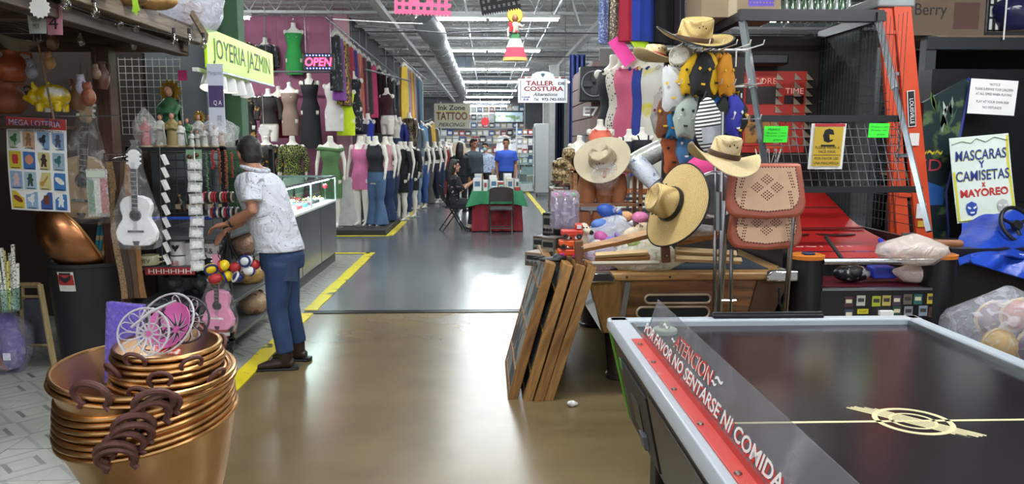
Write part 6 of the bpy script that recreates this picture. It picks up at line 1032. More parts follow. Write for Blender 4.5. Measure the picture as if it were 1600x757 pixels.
for k in range(10): a = k*pi/5; B().tube([(BX0+.54+.12*cos(a), z0-.2+.12*sin(a), 1.6), (BX0+.54+.07*cos(a+.3), z0-.2+.07*sin(a+.3), 1.4)], .004, 4).o('hoop_net', WHITE, t)
B().b2((BX0+.1, z0-.2, 2.34), (BX0+.7, z0-.05, 2.44)).o('lamp_hood', BLACK, t, bev=.02)
# stickers on the front panel
cs_ = [(1326, 472, '4a2a34'), (1345, 470, 'b8b8b0'), (1369, 471, 'a8b030'), (1385, 470, 'b8a858'), (1401, 470, '4a3a50'), (1418, 468, '6a6258'), (1434, 468, '2f6a60'), (1455, 467, 'c8b03a'), (1326, 492, '3a4a60'), (1401, 487, '2a4a38'), (1419, 487, '8a9098'), (1442, 486, '8a98a8'), (1457, 488, '5a3a30')]
for u, v, c in cs_: p = P(u, v, BY0+.02); s_ = B().b2((-K(7, 4.9), -.003, -K(8.5, 4.9)), (K(7, 4.9), 0, K(8.5, 4.9))).o('sticker', mat(c, .5, a=.1), t, loc=p); B().b2((-K(5, 4.9), -.004, -K(2, 4.9)), (K(5, 4.9), -.003, K(4, 4.9))).o('sticker_print', mat('d8d0b0' if c < '5' else '3a3a3a', .6), s_)
p = P(1348, 487, BY0+.02); B().b2((-K(9, 4.9), -.003, -K(4, 4.9)), (K(9, 4.9), 0, K(4, 4.9))).o('ticket_sticker', mat('d8cc2c', .5), t, loc=p); txt('TICKET', K(14, 4.9), K(4, 4.9), INK, t, p+V((0, -.0045, 0))); B().b2((-.02, -.004, -.03), (.02, 0, .03)).o('red_sticker', mat('b82a2a', .5), t, loc=P(1469, 478, BY0+.02)); B().b2((-.04, -.03, 0), (.05, 0, .03)).o('ticket_slot', PAPER, t, loc=P(1381, 492, BY0+.02))
# papers on the gate
def card(name, label, u, v, Y, w_, h, m, lines, cat='notice', rot=(rad(6), 0, 0)):
    t = thing(name, label, cat, P(u, v, Y), rot=rot); B().sheet(lambda a, b: ((a-.5)*w_, -.006*sin(a*3), (b-.5)*h), 6, 4, .0015).o('sheet', m, t)
    for s, x, z, ww, hh, mm in lines: txt(s, ww*w_, hh*h, mm, t, (x*w_, -.009, z*h))
    return t
NG = mat('3ee03a', .7, a=.03, emit=.12)  # card paper with a weak added glow, so the neon green looks brighter
card('price_card', 'neon green handwritten price card on the gate beside the leather chairs', 1212, 210, 5.6, K(37, 5.68), K(25, 5.68), NG, [('PREMIOS', -.1, .3, .5, .12, INK), ('200 puntos - 1 dulce', 0, .08, .85, .1, INK), ('400 puntos - 2 dulces', 0, -.1, .85, .1, INK), ('gracias', .1, -.34, .4, .12, INK)], 'price card'); card('price_card', 'neon green handwritten price card on the gate near the ladder', 1373, 204, 5.62, K(32, 5.7), K(22, 5.7), NG, [('100 puntos = 1 balon', 0, .25, .85, .13, INK), ('300 puntos - dulce', 0, .02, .8, .12, INK), ('gracias', .1, -.28, .4, .13, INK)], 'price card')
yw = mat('c8a838', .6, a=.04); t = card('mask_notice', 'yellow notice asking to wear a face mask hanging on the gate', 1292, 229, 5.5, K(54, 5.62), K(70, 5.62), PAPER, [], 'notice'); w_, h = K(54, 5.62), K(70, 5.62)
B().b2((-w_*.41, -.012, -h*.43), (w_*.41, -.01, h*.43)).o('yellow_field', yw, t); B().b2((-w_*.42, -.0125, h*.44), (w_*.45, -.01, h*.5)).o('red_edge', mat('b83038', .6), t)
q = B(MX.Translation((0, -.013, h*.24))); q.lathe([(.001, -.05), (.03, -.04), (.042, 0), (.03, .04), (.001, .05)], 16, sy=.03); q.b2((-.05, -.001, -.078), (.05, .001, -.065)); q.o('mask_face', INK, t); B(MX.Translation((.014, -.0155, h*.225))).prism([(-.012, .014), (.03, .01), (.026, -.02), (-.004, -.026)], .002).o('mask_icon', yw, t)
for s, z, ww in (('PLEASE WEAR A', -.02, .7), ('FACE MASK', -.11, .5), ('POR FAVOR USE', -.26, .68), ('UNA MASCARILLA', -.36, .72)): txt(s, ww*w_, h*.06, INK, t, (0, -.013, z*h))
B().b2((-w_*.4, -.0135, -h*.19), (w_*.4, -.012, -h*.18)).o('divider', INK, t)
# balls and bags in the machine
bag('plastic_bag', 'thin white plastic bag lying on the steel bar of the arcade machine', P(1425, 412, 4.98), (.2, .12), .2, seed=21, m=film('efe2da', .42, .3, 10), knot=False); bag('plastic_bag', 'pale bag drooping inside the arcade opening', P(1440, 440, 5.05), (.16, .06), .14, seed=23, m=film('f0dcd0', .4, .3, 10), knot=False)
tag(B().tube([(-.14, 0, 0), (-.08, 0, .004), (.02, 0, .004), (.08, 0, 0), (.1, 0, 0)], [.02, .026, .022, .026, .02], 10).o('wooden_rolling_pin', wood('7a4a30', 'a06a48', 0), loc=P(1480, 381, 4.95)), 'turned wooden handle sticking out of the white bag', 'handle')
t = thing('blue_box', 'blue plastic part inside the arcade opening', 'plastic box', P(1385, 434, 5.15)); B().b2((-.12, -.06, 0), (.04, .06, .08)).o('box_body', mat('24349c', .4), t, bev=.01); B().b2((.05, -.05, 0), (.16, .05, .05)).o('lid', mat('2c44c0', .4), t, bev=.01)
t = thing('foil_wrap', 'black and silver foil wrapped ball in the arcade opening', 'wrapped ball', P(1330, 432, 5.12)); ob('wrap_body', B().ell((0, 0, .02), (.13, .08, .06), 16, 9).mesh('w'), mat('2a2a2c', .2, .4, sc_=14, col2='c8c8cc', thr=.58, bump=.6), t); q = B(); q.ell((0, -.04, .03), (.06, .05, .04)); q.o('ball', BLACK, t)
tag(B().tube([P(1290, 370, 5.2), P(1318, 408, 5.0)], .013, 8).o('black_rod', BLACK), 'black rod lying across the red ramp', 'rod'); tag(B().tube([P(1375, 375, 5.2), P(1388, 395, 5.05)], .016, 8).o('blue_rod', mat('2238b8', .4)), 'short blue tube lying on the red ramp', 'tube')
# ================================================================ ladder, dark shelves and arcade cabinets
LO = mat('c8441c', .5, sc_=6, a=.1); t = thing('step_ladder', 'tall orange fibreglass step ladder with grey top cap', 'ladder', (0, 0, 0)); LY = 6.2
def railx(u0, v0, u1, v1, w_, y, nm='rail'):
    a, b = P(u0, v0, y), P(u1, v1, y); k = (a.z)/(a.z-b.z); b = a+(b-a)*k; b.z = 0; B().loft([[p+V((dx, dy, 0)) for dx, dy in ((-w_/2, -.02), (w_/2, -.02), (w_/2, .02), (-w_/2, .02))] for p in (b, a)]).o(nm, LO, t, bev=.004); return a, b
a0, b0 = railx(1382, 8, 1410, 370, .11, LY); a1, b1 = railx(1408, 8, 1443, 370, .14, LY-.02); railx(1390, 8, 1396, 370, .08, LY+.5, 'rear_rail'); railx(1415, 8, 1440, 370, .08, LY+.5, 'rear_rail')
for k in range(8): q = (k+.7)/8.4; B().b2(lerp(b0, a0, q)+V((-.02, -.03, 0)), lerp(b1, a1, q)+V((.02, .06, .03))).o('step', LO if k % 2 else STEEL, t)
B().b2(lerp(a0, a1, 0)+V((-.08, -.05, -.02)), a1+V((.1, .5, .07))).o('top_cap', mat('8a8c8e', .5), t, bev=.015); pl = P(1424, 170, LY-.05); th = -atan2(P(1443, 370, LY).x-P(1408, 8, LY).x, 2)*.7
lp = B().b2((-.032, -.003, -.145), (.032, .0, .145)).o('brand_plate', mat('d8d8d8', .5), t, loc=pl, rot=(0, th, 0), bev=.02); B().b2((-.026, -.005, -.138), (.026, -.003, .138)).o('black_plate', BLACK, lp, bev=.018); o = txt('LOUISVILLE', .2, .032, PAPER, lp, (0, -.007, -.02), (pi/2, rad(90), 0))
for v, hh, c in ((218, .1, 'd8d4d0'), (330, .12, 'd8d8d4'), (350, .05, 'c8a030')): B().b2((-.04, -.003, -hh/2), (.04, 0, hh/2)).o('warning_label', mat(c, .6, sc_=40, a=.1), t, loc=P(1408+35*(v-8)/362, v, LY-.05))
t = thing('chain', 'steel chain hanging between gate and ladder', 'chain', P(1408, 170, 5.85))
for k in range(14): B().tube([V((.012*cos(a), 0, .02*sin(a))) for a in [i*pi/4 for i in range(8)]], .004, 5, True).o('link', STEEL, t, loc=(.003*sin(k), 0, -.03*k), rot=(0, 0, (k % 2)*pi/2))
SH = mat('24272a', .55); t = thing('storage_shelving', 'dark steel storage shelving with a wooden top board', 'shelving', (0, 0, 0)); sx = 4.12
for x in (sx, sx+1.9): B().b2((x-.05, 7.15, 0), (x+.05, 7.25, 2.62)).o('post', mat('3a3e42', .5), t); B().b2((x-.05, 7.95, 0), (x+.05, 8.05, 2.62)).o('post', mat('3a3e42', .5), t)
for z in (.5, 1.2, 1.9, 2.5): B().b2((sx-.05, 7.13, z), (sx+1.95, 7.2, z+.11)).o('beam', SH, t); B().b2((sx, 7.15, z+.11), (sx+1.9, 8.05, z+.13)).o('deck', wood('6a5a44', '8a7860', 0), t)
B().b2((sx-.05, 8.05, 0), (sx+2, 8.08, 2.6)).o('back_sheet', mat('101216', .8), t)
t = thing('cardboard_box', 'large brown cardboard box with handwriting on the shelving', 'box', (sx+.1, 7.2, 2.632)); B().b2((-.3, 0, 0), (.42, .5, .5)).o('carton', mat('6e5c4c', .8, sc_=4, a=.08), t, bev=.006); txt('Berry', .3, .14, INK, t, (-.1, -.003, .22)); B().b2((.12, -.002, .06), (.36, 0, .3)).o('print', mat('5a3c34', .7), t)
t = thing('cardboard_box', 'beige cardboard box on top of the basketball machine', 'box', (BX0+.0, 6.5, 2.675)); B().b2((-.25, 0, 0), (.42, .5, .5)).o('carton', mat('9a8468', .8, sc_=4, a=.08), t, bev=.006); B().b2((-.02, -.002, .0), (.05, 0, .5)).o('tape', mat('b09a78', .3), t)
for i in range(12): t = thing('glass_bottle', f"{['green', 'clear'][i % 2]} glass bottle lined up on the machine top, {['first', 'second', 'third', 'fourth', 'fifth', 'sixth'][i//2]} of its colour", 'bottle', (BX0+.5+.055*i, 6.75, 2.675), group='bottles on the basketball machine'); B().lathe([(.001, 0), (.022, 0), (.024, .02), (.024, .16), (.01, .22), (.01, .27)], 12).o('bottle_body', mat(['3c5c3a', '8a948c'][i % 2], .15, coat=.5), t); B().cyl((0, 0, .27), (0, 0, .285), .012, 8).o('cap', BLACK, t)
t = thing('window_grille', 'white barred lattice standing on the shelving', 'lattice', P(1560, 22, 7.4)); w_ = K(30, 7.4)
for i in range(4): B().b2((-w_/2+i*w_/3-.01, 0, -.16), (-w_/2+i*w_/3+.01, .02, .4)).o('bar', BLACK, t)
for i in range(5): B().b2((-w_/2, 0, -.16+.12*i), (w_/2, .02, -.145+.12*i)).o('bar', BLACK, t)
B().b2((-w_/2, .022, -.16), (w_/2, .03, .4)).o('white_backing', WHITE, t)
bag('plastic_bag', 'dark blue shiny bag on the shelving corner', P(1590, 48, 7.4), (.2, .15), .4, seed=31, m=mat('20244a', .15, sc_=6, col2='9098b8', thr=.66), knot=False); tag(B().cyl((0, 0, 0), (0, 0, .5), .008, 6).o('white_rope', WHITE, loc=P(1568, 62, 7.1)), 'white cord hanging over the shelving beam', 'cord')
t = thing('arcade_cabinet', 'arcade cabinet side panel with jungle artwork and blue edge', 'arcade cabinet', (0, 0, 0)); prof = [P(u, v, 6.6) for u, v in ((1443, 160), (1512, 122), (1516, 128), (1498, 220), (1478, 300), (1482, 360), (1440, 360))]; low = [V((3.74, 6.6, 0)), V((3.97, 6.6, 0))]
pl = [(p.x, p.z) for p in prof[:6]]+[(prof[5].x, .0), (prof[6].x, .0)]; B().prism(pl, .05, MX.Translation((0, 6.62, 0))).o('side_art', mat('1c2c30', .35, sc_=7, col2='5a7048', thr=.6), t); B().tube([V((x, 6.6, z)) for x, z in pl[1:7]], .014, 6).o('blue_edge', mat('26388a', .4), t)
for i in range(16): a, l_ = RN.uniform(-.5, .5), RN.uniform(.1, .22); B(MX.Translation((3.84+.2*RN.random(), 6.592, 1.72+.2*RN.random())) @ MX.Rotation(a, 4, 'Y')).prism([(0, 0), (.015, l_*.5), (0, l_), (-.015, l_*.5)], .003).o('leaf_art', mat(['8a9c8a', '5a7a3a', 'b8c0b4', '3a5a40'][i % 4], .5), t)
txt('ED', .2, .1, mat('b83a48', .5), t, (3.86, 6.593, 1.45)); B().sheet(lambda a, b: (3.8+.2*a, 6.592, 1.1+.22*b*(1-.3*a)), 4, 4, .003).o('blue_car_art', mat('2a5aa0', .4), t); txt('~~~', .2, .04, mat('c8b02c', .5), t, (3.86, 6.593, 1.56))
B().b2((3.76, 6.65, 0), (4.9, 7.1, 1.1)).o('cabinet_body', MB_, t); B().b2((4.0, 6.9, 1.1), (5.2, 7.1, 2.3)).o('monitor_housing', mat('0e1013', .4), t)
t = card('notice_sheet', 'white printed notice taped inside the arcade cabinet', 1551, 152, 6.55, K(76, 6.55), K(54, 6.55), PAPER, [('NOTICE', 0, .36, .22, .07, GREYM), ('PLEASE SUPERVISE YOUR CHILDREN', 0, .22, .8, .07, GREYM), ('AT ALL TIMES WHEN PLAYING', 0, .08, .76, .07, GREYM), ('PLAY AT YOUR OWN RISK', 0, -.14, .7, .07, GREYM), ('NO REFUNDS', 0, -.3, .4, .07, GREYM)], rot=(0, rad(3), 0))
# hand painted poster
t = thing('painted_poster', 'hand-painted poster lettered MASCARAS Y CAMISETAS X MAYOREO with a blue mask', 'poster', P(1534, 279, 6.4), rot=(rad(-6), rad(-5), 0)); w_, h = K(96, 6.4), K(136, 6.4)
def pf2(a, b): return ((a-.5)*w_, -.03*(1-b)**2, (b-.5)*h)
B().sheet(pf2, 8, 10, .003).o('sheet', mat('dde6dc', .7, sc_=9, a=.05), t); YE = mat('d0cc3a', .7); GN = mat('5a7a3a', .7); yy = lambda z: -.03*(.5-z/h)**2-.005
for pts, m, r in (([(-.47, -.48), (-.2, -.47), (.1, -.45), (.47, -.47)], YE, .012), ([(.47, -.47), (.46, -.1), (.45, .2), (.47, .48)], YE, .01), ([(-.47, -.48), (-.46, -.2), (-.47, .1)], YE, .01), ([(-.47, .42), (-.3, .45), (-.15, .42), (-.05, .47), (.1, .42), (.25, .47), (.47, .42)], GN, .008)): B().tube([(x*w_, yy(z*h), z*h) for x, z in pts], r, 6, flat=.2).o('painted_border', m, t)
DBL = mat('2a3a8a', .6); 
for s, z, ww, hh, m, sh in (('MASCARAS', .28, .86, .12, DBL, .1), ('Y', .17, .09, .08, DBL, 0), ('CAMISETAS', .04, .9, .12, DBL, .05), ('x', -.07, .06, .05, RT, 0), ('MAYOREO', -.16, .8, .09, RT, 0)): txt(s, ww*w_, hh*h, YE if m is DBL and len(s) > 2 else m, t, (0.004, yy(z*h)+.001, z*h-.004), shear=sh, bold=.03); txt(s, ww*w_, hh*h, m, t, (0, yy(z*h)-.003, z*h), shear=sh, bold=.01)
for x, m in ((-.24, mat('2c4ea8', .6)), (.28, mat('b8bcb8', .6))):
    q = B(MX.Translation((x*w_, yy(-.34*h)-.004, -.34*h))); q.lathe([(.001, -.065), (.035, -.05), (.05, 0), (.042, .04), (.001, .06)], 18, sy=.06); mk = q.o('painted_mask', m, t)
    for s in (-1, 1): B(MX.Translation((x*w_, yy(-.34*h)-.009, -.34*h))).prism([(s*.008, .006), (s*.036, .02), (s*.036, .004), (s*.016, -.006)], .002).o('mask_eye', PAPER, mk)
    B(MX.Translation((x*w_, yy(-.34*h)-.009, -.34*h))).prism([(-.02, -.028), (.02, -.028), (.016, -.042), (-.016, -.042)], .002).o('mask_mouth', PAPER, mk)
# tarp, steering wheel, toy bag
t = thing('steering_wheel', 'black steering wheel of a driving game above the blue tarp', 'steering wheel', P(1590, 352, 5.9), rot=(rad(62), 0, rad(12))); B().tube(circ((0, 0, 0), .15, 28), .016, 8, True).o('rim', BLACK, t)
for a in (.4, 2.7, 4.7): B().tube([(0, 0, -.02), (.15*cos(a), .15*sin(a), 0)], .012, 6).o('spoke', BLACK, t)
B().cyl((0, 0, -.03), (0, 0, .01), .04, 14).o('hub', BLACK, t)
t = thing('blue_tarp', 'crumpled blue plastic tarp thrown over a driving game seat', 'tarp', (0, 0, 0)); q = B()
def tf(a, b): p = P(1500+190*a, 405-85*b*(1-.25*(1-a)), 5.5+.7*b); return p+V((0, .03*sin(11*a+5*b), .025*sin(9*a+4)*sin(7*b+2)+.012*sin(23*a-9*b)-.12*max(0, .25-a)))
q.sheet(tf, 30, 22, .01); q.o('tarp_sheet', mat('1f44b0', .3, sc_=5, a=.2, bump=.6, bs=12), t, 80)
def tf2(a, b): p = P(1520+170*a, 398+52*b*a+14*b, 5.52-.08*b); return p+V((0, .03*sin(19*a+3*b), 0))
B().sheet(tf2, 24, 8, .01).o('tarp_fold', mat('1f44b0', .3, sc_=5, a=.2, bump=.6, bs=12), t, 80); B().b2((3.5, 5.62, 0), (4.4, 6.3, .85)).o('covered_seat', MB_, t)
tag(B().b2((2.85, 4.15, 0), (3.6, 4.75, .33)).o('black_plinth', BLACK, bev=.02), 'low black box carrying the bag of toys', 'box'); tb = (3.12, 4.42, .335)
bag('plastic_bag', 'clear bag full of colourful ball toys on the black box', tb, (.3, .22), .46, seed=41, m=film('f2f4ff', .78, .1, 10), knot=False)
for i, (dx, dy, dz, r, c, nm) in enumerate(((-.1, -.1, .12, .1, 'b8902c', 'yellow'), (.1, -.12, .12, .11, '5a2a5c', 'purple'), (-.05, .05, .25, .1, '7a5a60', 'mauve'), (.13, .05, .27, .1, '3a7a70', 'teal'), (0, -.08, .3, .09, 'a85a3c', 'orange'))): t = thing('toy_ball', f'{nm} patterned ball inside the clear toy bag', 'toy ball', V(tb)+V((dx, dy, dz)), group='balls in the toy bag'); B().ell((0, 0, 0), r, 16, 10).o('ball', mat(c, .5, sc_=14, col2='c8b888', thr=.6), t); B().tube(circ((0, 0, 0), r, 20, 'y'), .012, 6, True).o('seam', mat('c8a868', .5), t)
# ================================================================ goods piled on the pool table
TZ = .816
# wooden rack with clay barrels
t = thing('barrel_rack', 'wooden slatted rack standing among the clay barrels', 'rack', (.93, 5.36, TZ)); RW = wood('8a5c3a', 'b07e54', 0, 3, .6)
for z in (.12, .385, .62): B().b2((-.32, 0, z), (.16, .03, z+.016)).o('slat', RW, t); B().b2((-.32, .22, z), (.16, .25, z+.016)).o('slat', RW, t); B().b2((-.32, .03, z-.004), (.16, .22, z+.006)).o('shelf_board', RW, t)
for x in (-.32, .14):
    for y in (0, .22): B().b2((x, y, 0), (x+.025, y+.03, .65)).o('post', RW, t)
def barrel(label, loc, r, h):
    t = thing('clay_barrel', label, 'clay barrel', loc, group='clay barrels on the pool table'); B().lathe([(.001, 0), (r*.72, 0), (r*.95, h*.3), (r, h*.5), (r*.95, h*.72), (r*.74, h), (r*.66, h), (r*.85, h*.7), (.001, h*.4)], 24, caps=False).o('barrel_body', mat('c08058', .7, sc_=6, a=.1), t, 60); B().tube(circ((0, 0, h), r*.71, 20), r*.06, 6, True).o('rim', mat('a86844', .7), t)
for i, (u, z) in enumerate(((918, .403), (944, .403), (966, .403), (912, .138), (938, .138), (984, .02))): barrel(f"terracotta barrel, {['upper row by the totems', 'upper row in the middle', 'upper row by the wrapped rolls', 'lower row by the bottle pack', 'lower row in the middle', 'standing apart by the big hat'][i]}", ((u-VPX)/F_PX*5.47, 5.48, TZ+z), .068, .2)
# stack of wire shelf trays behind
t = thing('wire_tray', 'stack of thin metal oven racks behind the barrels', 'metal racks', (1.1, 6.1, TZ))
for k in range(8): B().b2((-.02, 0, .1+.045*k), (.38, .3, .106+.045*k)).o('rack_sheet', STEEL, t)
# big clear bags
b1 = P(955, 362, 5.2); bag('plastic_bag', 'tied clear bag with blue print holding white toys', V((b1.x, 5.2, TZ)), (.17, .13), .36, seed=51, m=film('f4f6ff', .62, .1, 14)); bag('plastic_bag', 'low clear bag of pale sweets beside the tied bag', V((P(995, 370, 5.1).x, 5.1, TZ)), (.2, .12), .24, seed=52, m=film('fff4e8', .45, .15, 18), knot=False); bag('plastic_bag', 'clear bag with green sprigs and tan packets under the big hat', V((P(1010, 380, 4.98).x, 4.98, TZ)), (.22, .09), .18, seed=54, m=film('f0ecd8', .5, .15, 18), knot=False); bag('plastic_bag', 'small clear bag with pink and violet candy', V((P(940, 385, 5.05).x, 5.02, TZ)), (.1, .08), .2, seed=53, m=film('f4e8ff', .6, .12, 18), knot=False)
for i, (u, v, y, r, c, nm) in enumerate(((948, 330, 5.2, .06, '2f58b0', 'blue'), (965, 345, 5.22, .06, 'd8dce8', 'white'), (938, 352, 5.16, .055, '5a80c8', 'light blue'), (940, 372, 5.04, .05, 'c05a9a', 'pink'), (932, 382, 5.0, .04, 'd8d4dc', 'pale grey'), (952, 378, 5.0, .04, '8a78c0', 'violet'), (985, 368, 5.08, .06, 'd8c4a8', 'cream'), (1003, 360, 5.1, .06, 'c8b090', 'tan'), (992, 384, 5.0, .05, '8a9a5a', 'olive green'), (1015, 388, 4.98, .05, 'c8b89a', 'beige'), (1000, 340, 5.2, .05, 'd87aa8', 'rose'), (978, 338, 5.25, .045, 'd8a070', 'peach'))): t = thing('wrapped_sweet', f'{nm} wrapped sweet bundle inside the bags on the pool table', 'bundle', P(u, v, y), rot=(RN.uniform(-1, 1), RN.uniform(-1, 1), 0), group='bundles in the table bags'); B().ell((0, 0, 0), (r*1.2, r*.8, r*.8), 12, 7).o('bundle_body', mat(c, .5, sc_=14, a=.25, bump=.4), t); B().tube([(r*1.1, 0, 0), (r*1.4, 0, .01), (r*1.7, 0, .02)], [.01, .008, .02], 6).o('twist', mat(c, .4), t)
t = thing('bottle_pack', 'shrink-wrapped pack of clear plastic bottles with pink caps', 'bottle pack', P(882, 358, 5.3)); B().b2((-.1, -.07, 0), (.1, .07, .27)).o('shrink_wrap', film('f6f0ff', .8, .08, 12), t, bev=.03)
for i in range(6): x, y = -.06+.06*(i % 3), -.035+.07*(i//3); bt = B().lathe([(.001, .01), (.027, .01), (.03, .03), (.025, .06), (.03, .09), (.026, .12), (.03, .15), (.025, .19), (.011, .22), (.011, .235)], 12, (x, y, 0)).o('bottle', glass('e8e8f4', .25), t); B().cyl((x, y, .235), (x, y, .25), .014, 8).o('cap', mat(['c84aa0', 'c84aa0', '3aa060'][i % 3], .5), bt)
# dog figurine
t = thing('dog_figurine', 'white and brown dog head figurine with black muzzle', 'figurine', P(908, 388, 5.0)); q = B(); q.lathe([(.001, 0), (.05, 0), (.045, .06), (.035, .11)], 14); q.ell((.012, -.01, .13), (.04, .04, .04)); q.tube([(.03, -.03, .12), (.055, -.045, .11)], [.028, .022], 8); q.ell((-.028, .005, .145), (.02, .012, .022)); ob('dog_body', fuse(q, .005, 2), mat('d8ccb8', .5, sc_=14, col2='a8682c', thr=.6), t); B().ell((.06, -.05, .108), (.016, .014, .016), 10, 6).o('muzzle', BLACK, t)
for s in (0, 1): B().ell((.03-.02*s, -.047+.002*s, .14), (.006, .005, .006), 8, 5).o('eye', BLACK, t)
# red toy crates
for i, (u, v, c, nm) in enumerate(((893, 372, 'c83a2c', 'red'), (890, 388, 'e05a20', 'orange'), (888, 402, 'd84820', 'orange-red'))): t = thing('toy_truck', f'{nm} plastic toy truck in the pile at the table corner', 'toy truck', P(u, v, 4.98)); m = mat(c, .35); B().b2((-.07, -.05, .015), (.07, .05, .055)).o('truck_bed', m, t, bev=.008); B().b2((.02, -.045, .055), (.07, .045, .095)).o('cab', m, t, bev=.01); B().b2((.03, -.047, .065), (.06, -.044, .088)).o('window', mat('d8d8e0', .3), t); [B().tube(circ((x, -.05, .015), .012, 10, 'y'), .007, 6, True).o('wheel', mat('a81f80' if i == 2 else '2a2a2c', .5), t) for x in (-.045, .045)]
# folding wooden stools with leather
LW = wood('8a5c34', 'b88a56', 0, 3, .5); PW = wood('b89a6a', 'd4b888', 0, 3, .6)
t = thing('folding_stool', 'folded wooden stool with brown leather joints lying on the table edge', 'wooden stool', (0, 0, 0))
for a, b, r, m in ((P(908, 389, 4.78), P(962, 378, 4.78), .026, LW), (P(958, 379, 4.78), P(1012, 366, 4.78), .03, LW), (P(930, 399, 4.76), P(1012, 394, 4.76), .018, PW), (P(930, 406, 4.8), P(1015, 402, 4.8), .02, LW), (P(925, 412, 4.74), P(1030, 411, 4.74), .014, mat('a8a08c', .7)), (P(1058, 378, 4.82), P(1130, 364, 4.82), .03, LW), (P(1055, 392, 4.8), P(1150, 398, 4.8), .026, PW), (P(1055, 404, 4.78), P(1158, 408, 4.78), .022, PW)): B().tube([a, b], r, 4).o('bar', m, t)
for u, v, w_, h in ((905, 397, .1, .2), (1040, 398, .1, .12)): B().box(P(u, v, 4.79), (w_*.55, .04, h*.85), rot=(0, rad(-4), 0)).o('leather_joint', mat('6a4028', .5, sc_=10), t, bev=.006)
for u, v in ((910, 387), (912, 407), (1042, 400)): B().ell(P(u, v, 4.755), (.008, .005, .008), 8, 5).o('rivet', STEEL, t)
for i in range(4): t = thing('clay_cup', f"small clay cup by the big hat, {['first', 'second', 'third', 'fourth'][i]} in the heap", 'clay cup', V((1.12+.07*i, 6.12+.06*(i % 2), TZ+.422))); B().lathe([(.001, 0), (.02, 0), (.03, .04), (.026, .04), (.001, .01)], 14, caps=False).o('cup_body', mat('c0703c', .6), t); B().tube(circ((.032, 0, .02), .012, 10, 'y'), .004, 5, True).o('handle', mat('c0703c', .6), t)
# buckets, pink bag, sandals
t = thing('white_bucket', 'white plastic bucket tipped over behind the big hat', 'bucket', P(1104, 316, 4.75), rot=(rad(75), rad(-25), 0)); t.scale = (1.3,)*3; B().lathe([(.001, 0), (.08, 0), (.1, .2), (.106, .2), (.106, .215), (.096, .215), (.076, .01), (.001, .01)], 28, caps=False).o('bucket_body', mat('d4d8de', .45), t, 50); B().tube([(.1*cos(a), .1*sin(a), .2+.05*sin(a)) for a in [i*pi/10 for i in range(11)]], .004, 5).o('wire_handle', STEEL, t)
bag('pink_bag', 'bright pink cloth bag between hat and leather chairs', P(1095, 288, 4.9), (.09, .07), .2, seed=61, m=fab('c83a78'), knot=False, cat='bag'); bag('blue_cloth', 'crumpled dark blue cloth beside the white bucket', P(1075, 345, 4.9), (.1, .08), .1, seed=62, m=fab('20308a'), knot=False, cat='cloth'); bag('packed_sandals', 'clear packet with orange and grey sandals under the bucket', P(1082, 368, 4.85), (.16, .08), .08, seed=63, m=film('e8e4e0', .55, .15, 18), knot=False, cat='packet')
t = thing('sandal', 'orange woven sandal inside the clear packet', 'sandal', P(1078, 362, 4.85)); B().box((0, 0, 0), (.14, .06, .014)).o('sole', mat('5a4030', .6), t, bev=.006); B().tube([(-.02, -.03, .005), (-.01, 0, .04), (0, .03, .005)], .016, 7, flat=.4).o('strap', mat('d8602c', .6), t)
# wrapped rolls
def roll(label, a, b, r, m): t = thing('wrapped_roll', label, 'wrapped roll', (0, 0, 0)); B().tube([a, a.lerp(b, .3), a.lerp(b, .7), b], [r*.9, r, r*.95, r*.8], 14).o('roll_body', m, t); B().tube([b, b+(b-a).normalized()*.05], [r*.5, r*.2], 10).o('twisted_end', film('ffffff', .5), t)
FO = mat('b4b8b0', .22, .2, sc_=12, a=.25, bump=.8, bs=24); roll('silver foil-wrapped roll slanting above the racks', P(985, 258, 5.5), P(1055, 222, 5.4), .075, FO); roll('pack of white plastic cups wrapped in film under the foil roll', P(992, 252, 5.3), P(1025, 288, 5.2), .07, mat('c4cad4', .25, sc_=20, col2='5a6a90', thr=.64, bump=.6))
# totems
for i, (u, v, h) in enumerate(((878, 292, 46), (888, 290, 60), (872, 286, 36), (897, 292, 52))):
    t = thing('carved_totem', f"dark carved wooden totem, {['plain middle-sized one', 'tallest one', 'shortest one', 'one nearest the barrels'][i]}", 'carving', P(u, v, 5.9), group='totems behind the bottle pack'); hh = K(h, 5.9); q = B(); r = .05; q.lathe([(.001, 0), (r, 0), (r*.85, hh*.3), (r*1.1, hh*.4), (r*.8, hh*.62), (r*1.05, hh*.75), (r*.9, hh*.95), (.001, hh)], 14); q.ell((0, -r, hh*.8), (.02, .025, .02)); q.ell((-r*.6, -r*.6, hh*.87), (.016, .016, .014)); q.ell((r*.6, -r*.6, hh*.87), (.016, .016, .014)); ob('totem_body', fuse(q, .007, 1), cells('1f1712', '9a8458', 34, .07, .5, 'DISTANCE_TO_EDGE') if i < 3 else mat('3a241a', .5, sc_=12, a=.3), t); B().lathe([(r*1.15, 0), (r*1.15, .02)], 12).o('foot', BROWN, t)
tag(B().b2((.5, 5.78, 0), (.61, 6.2, 1.295)).o('goods_crate', wood('4a3424', '6a4c34', 0), bev=.01), 'wooden crate behind the table corner carrying the totems', 'crate')
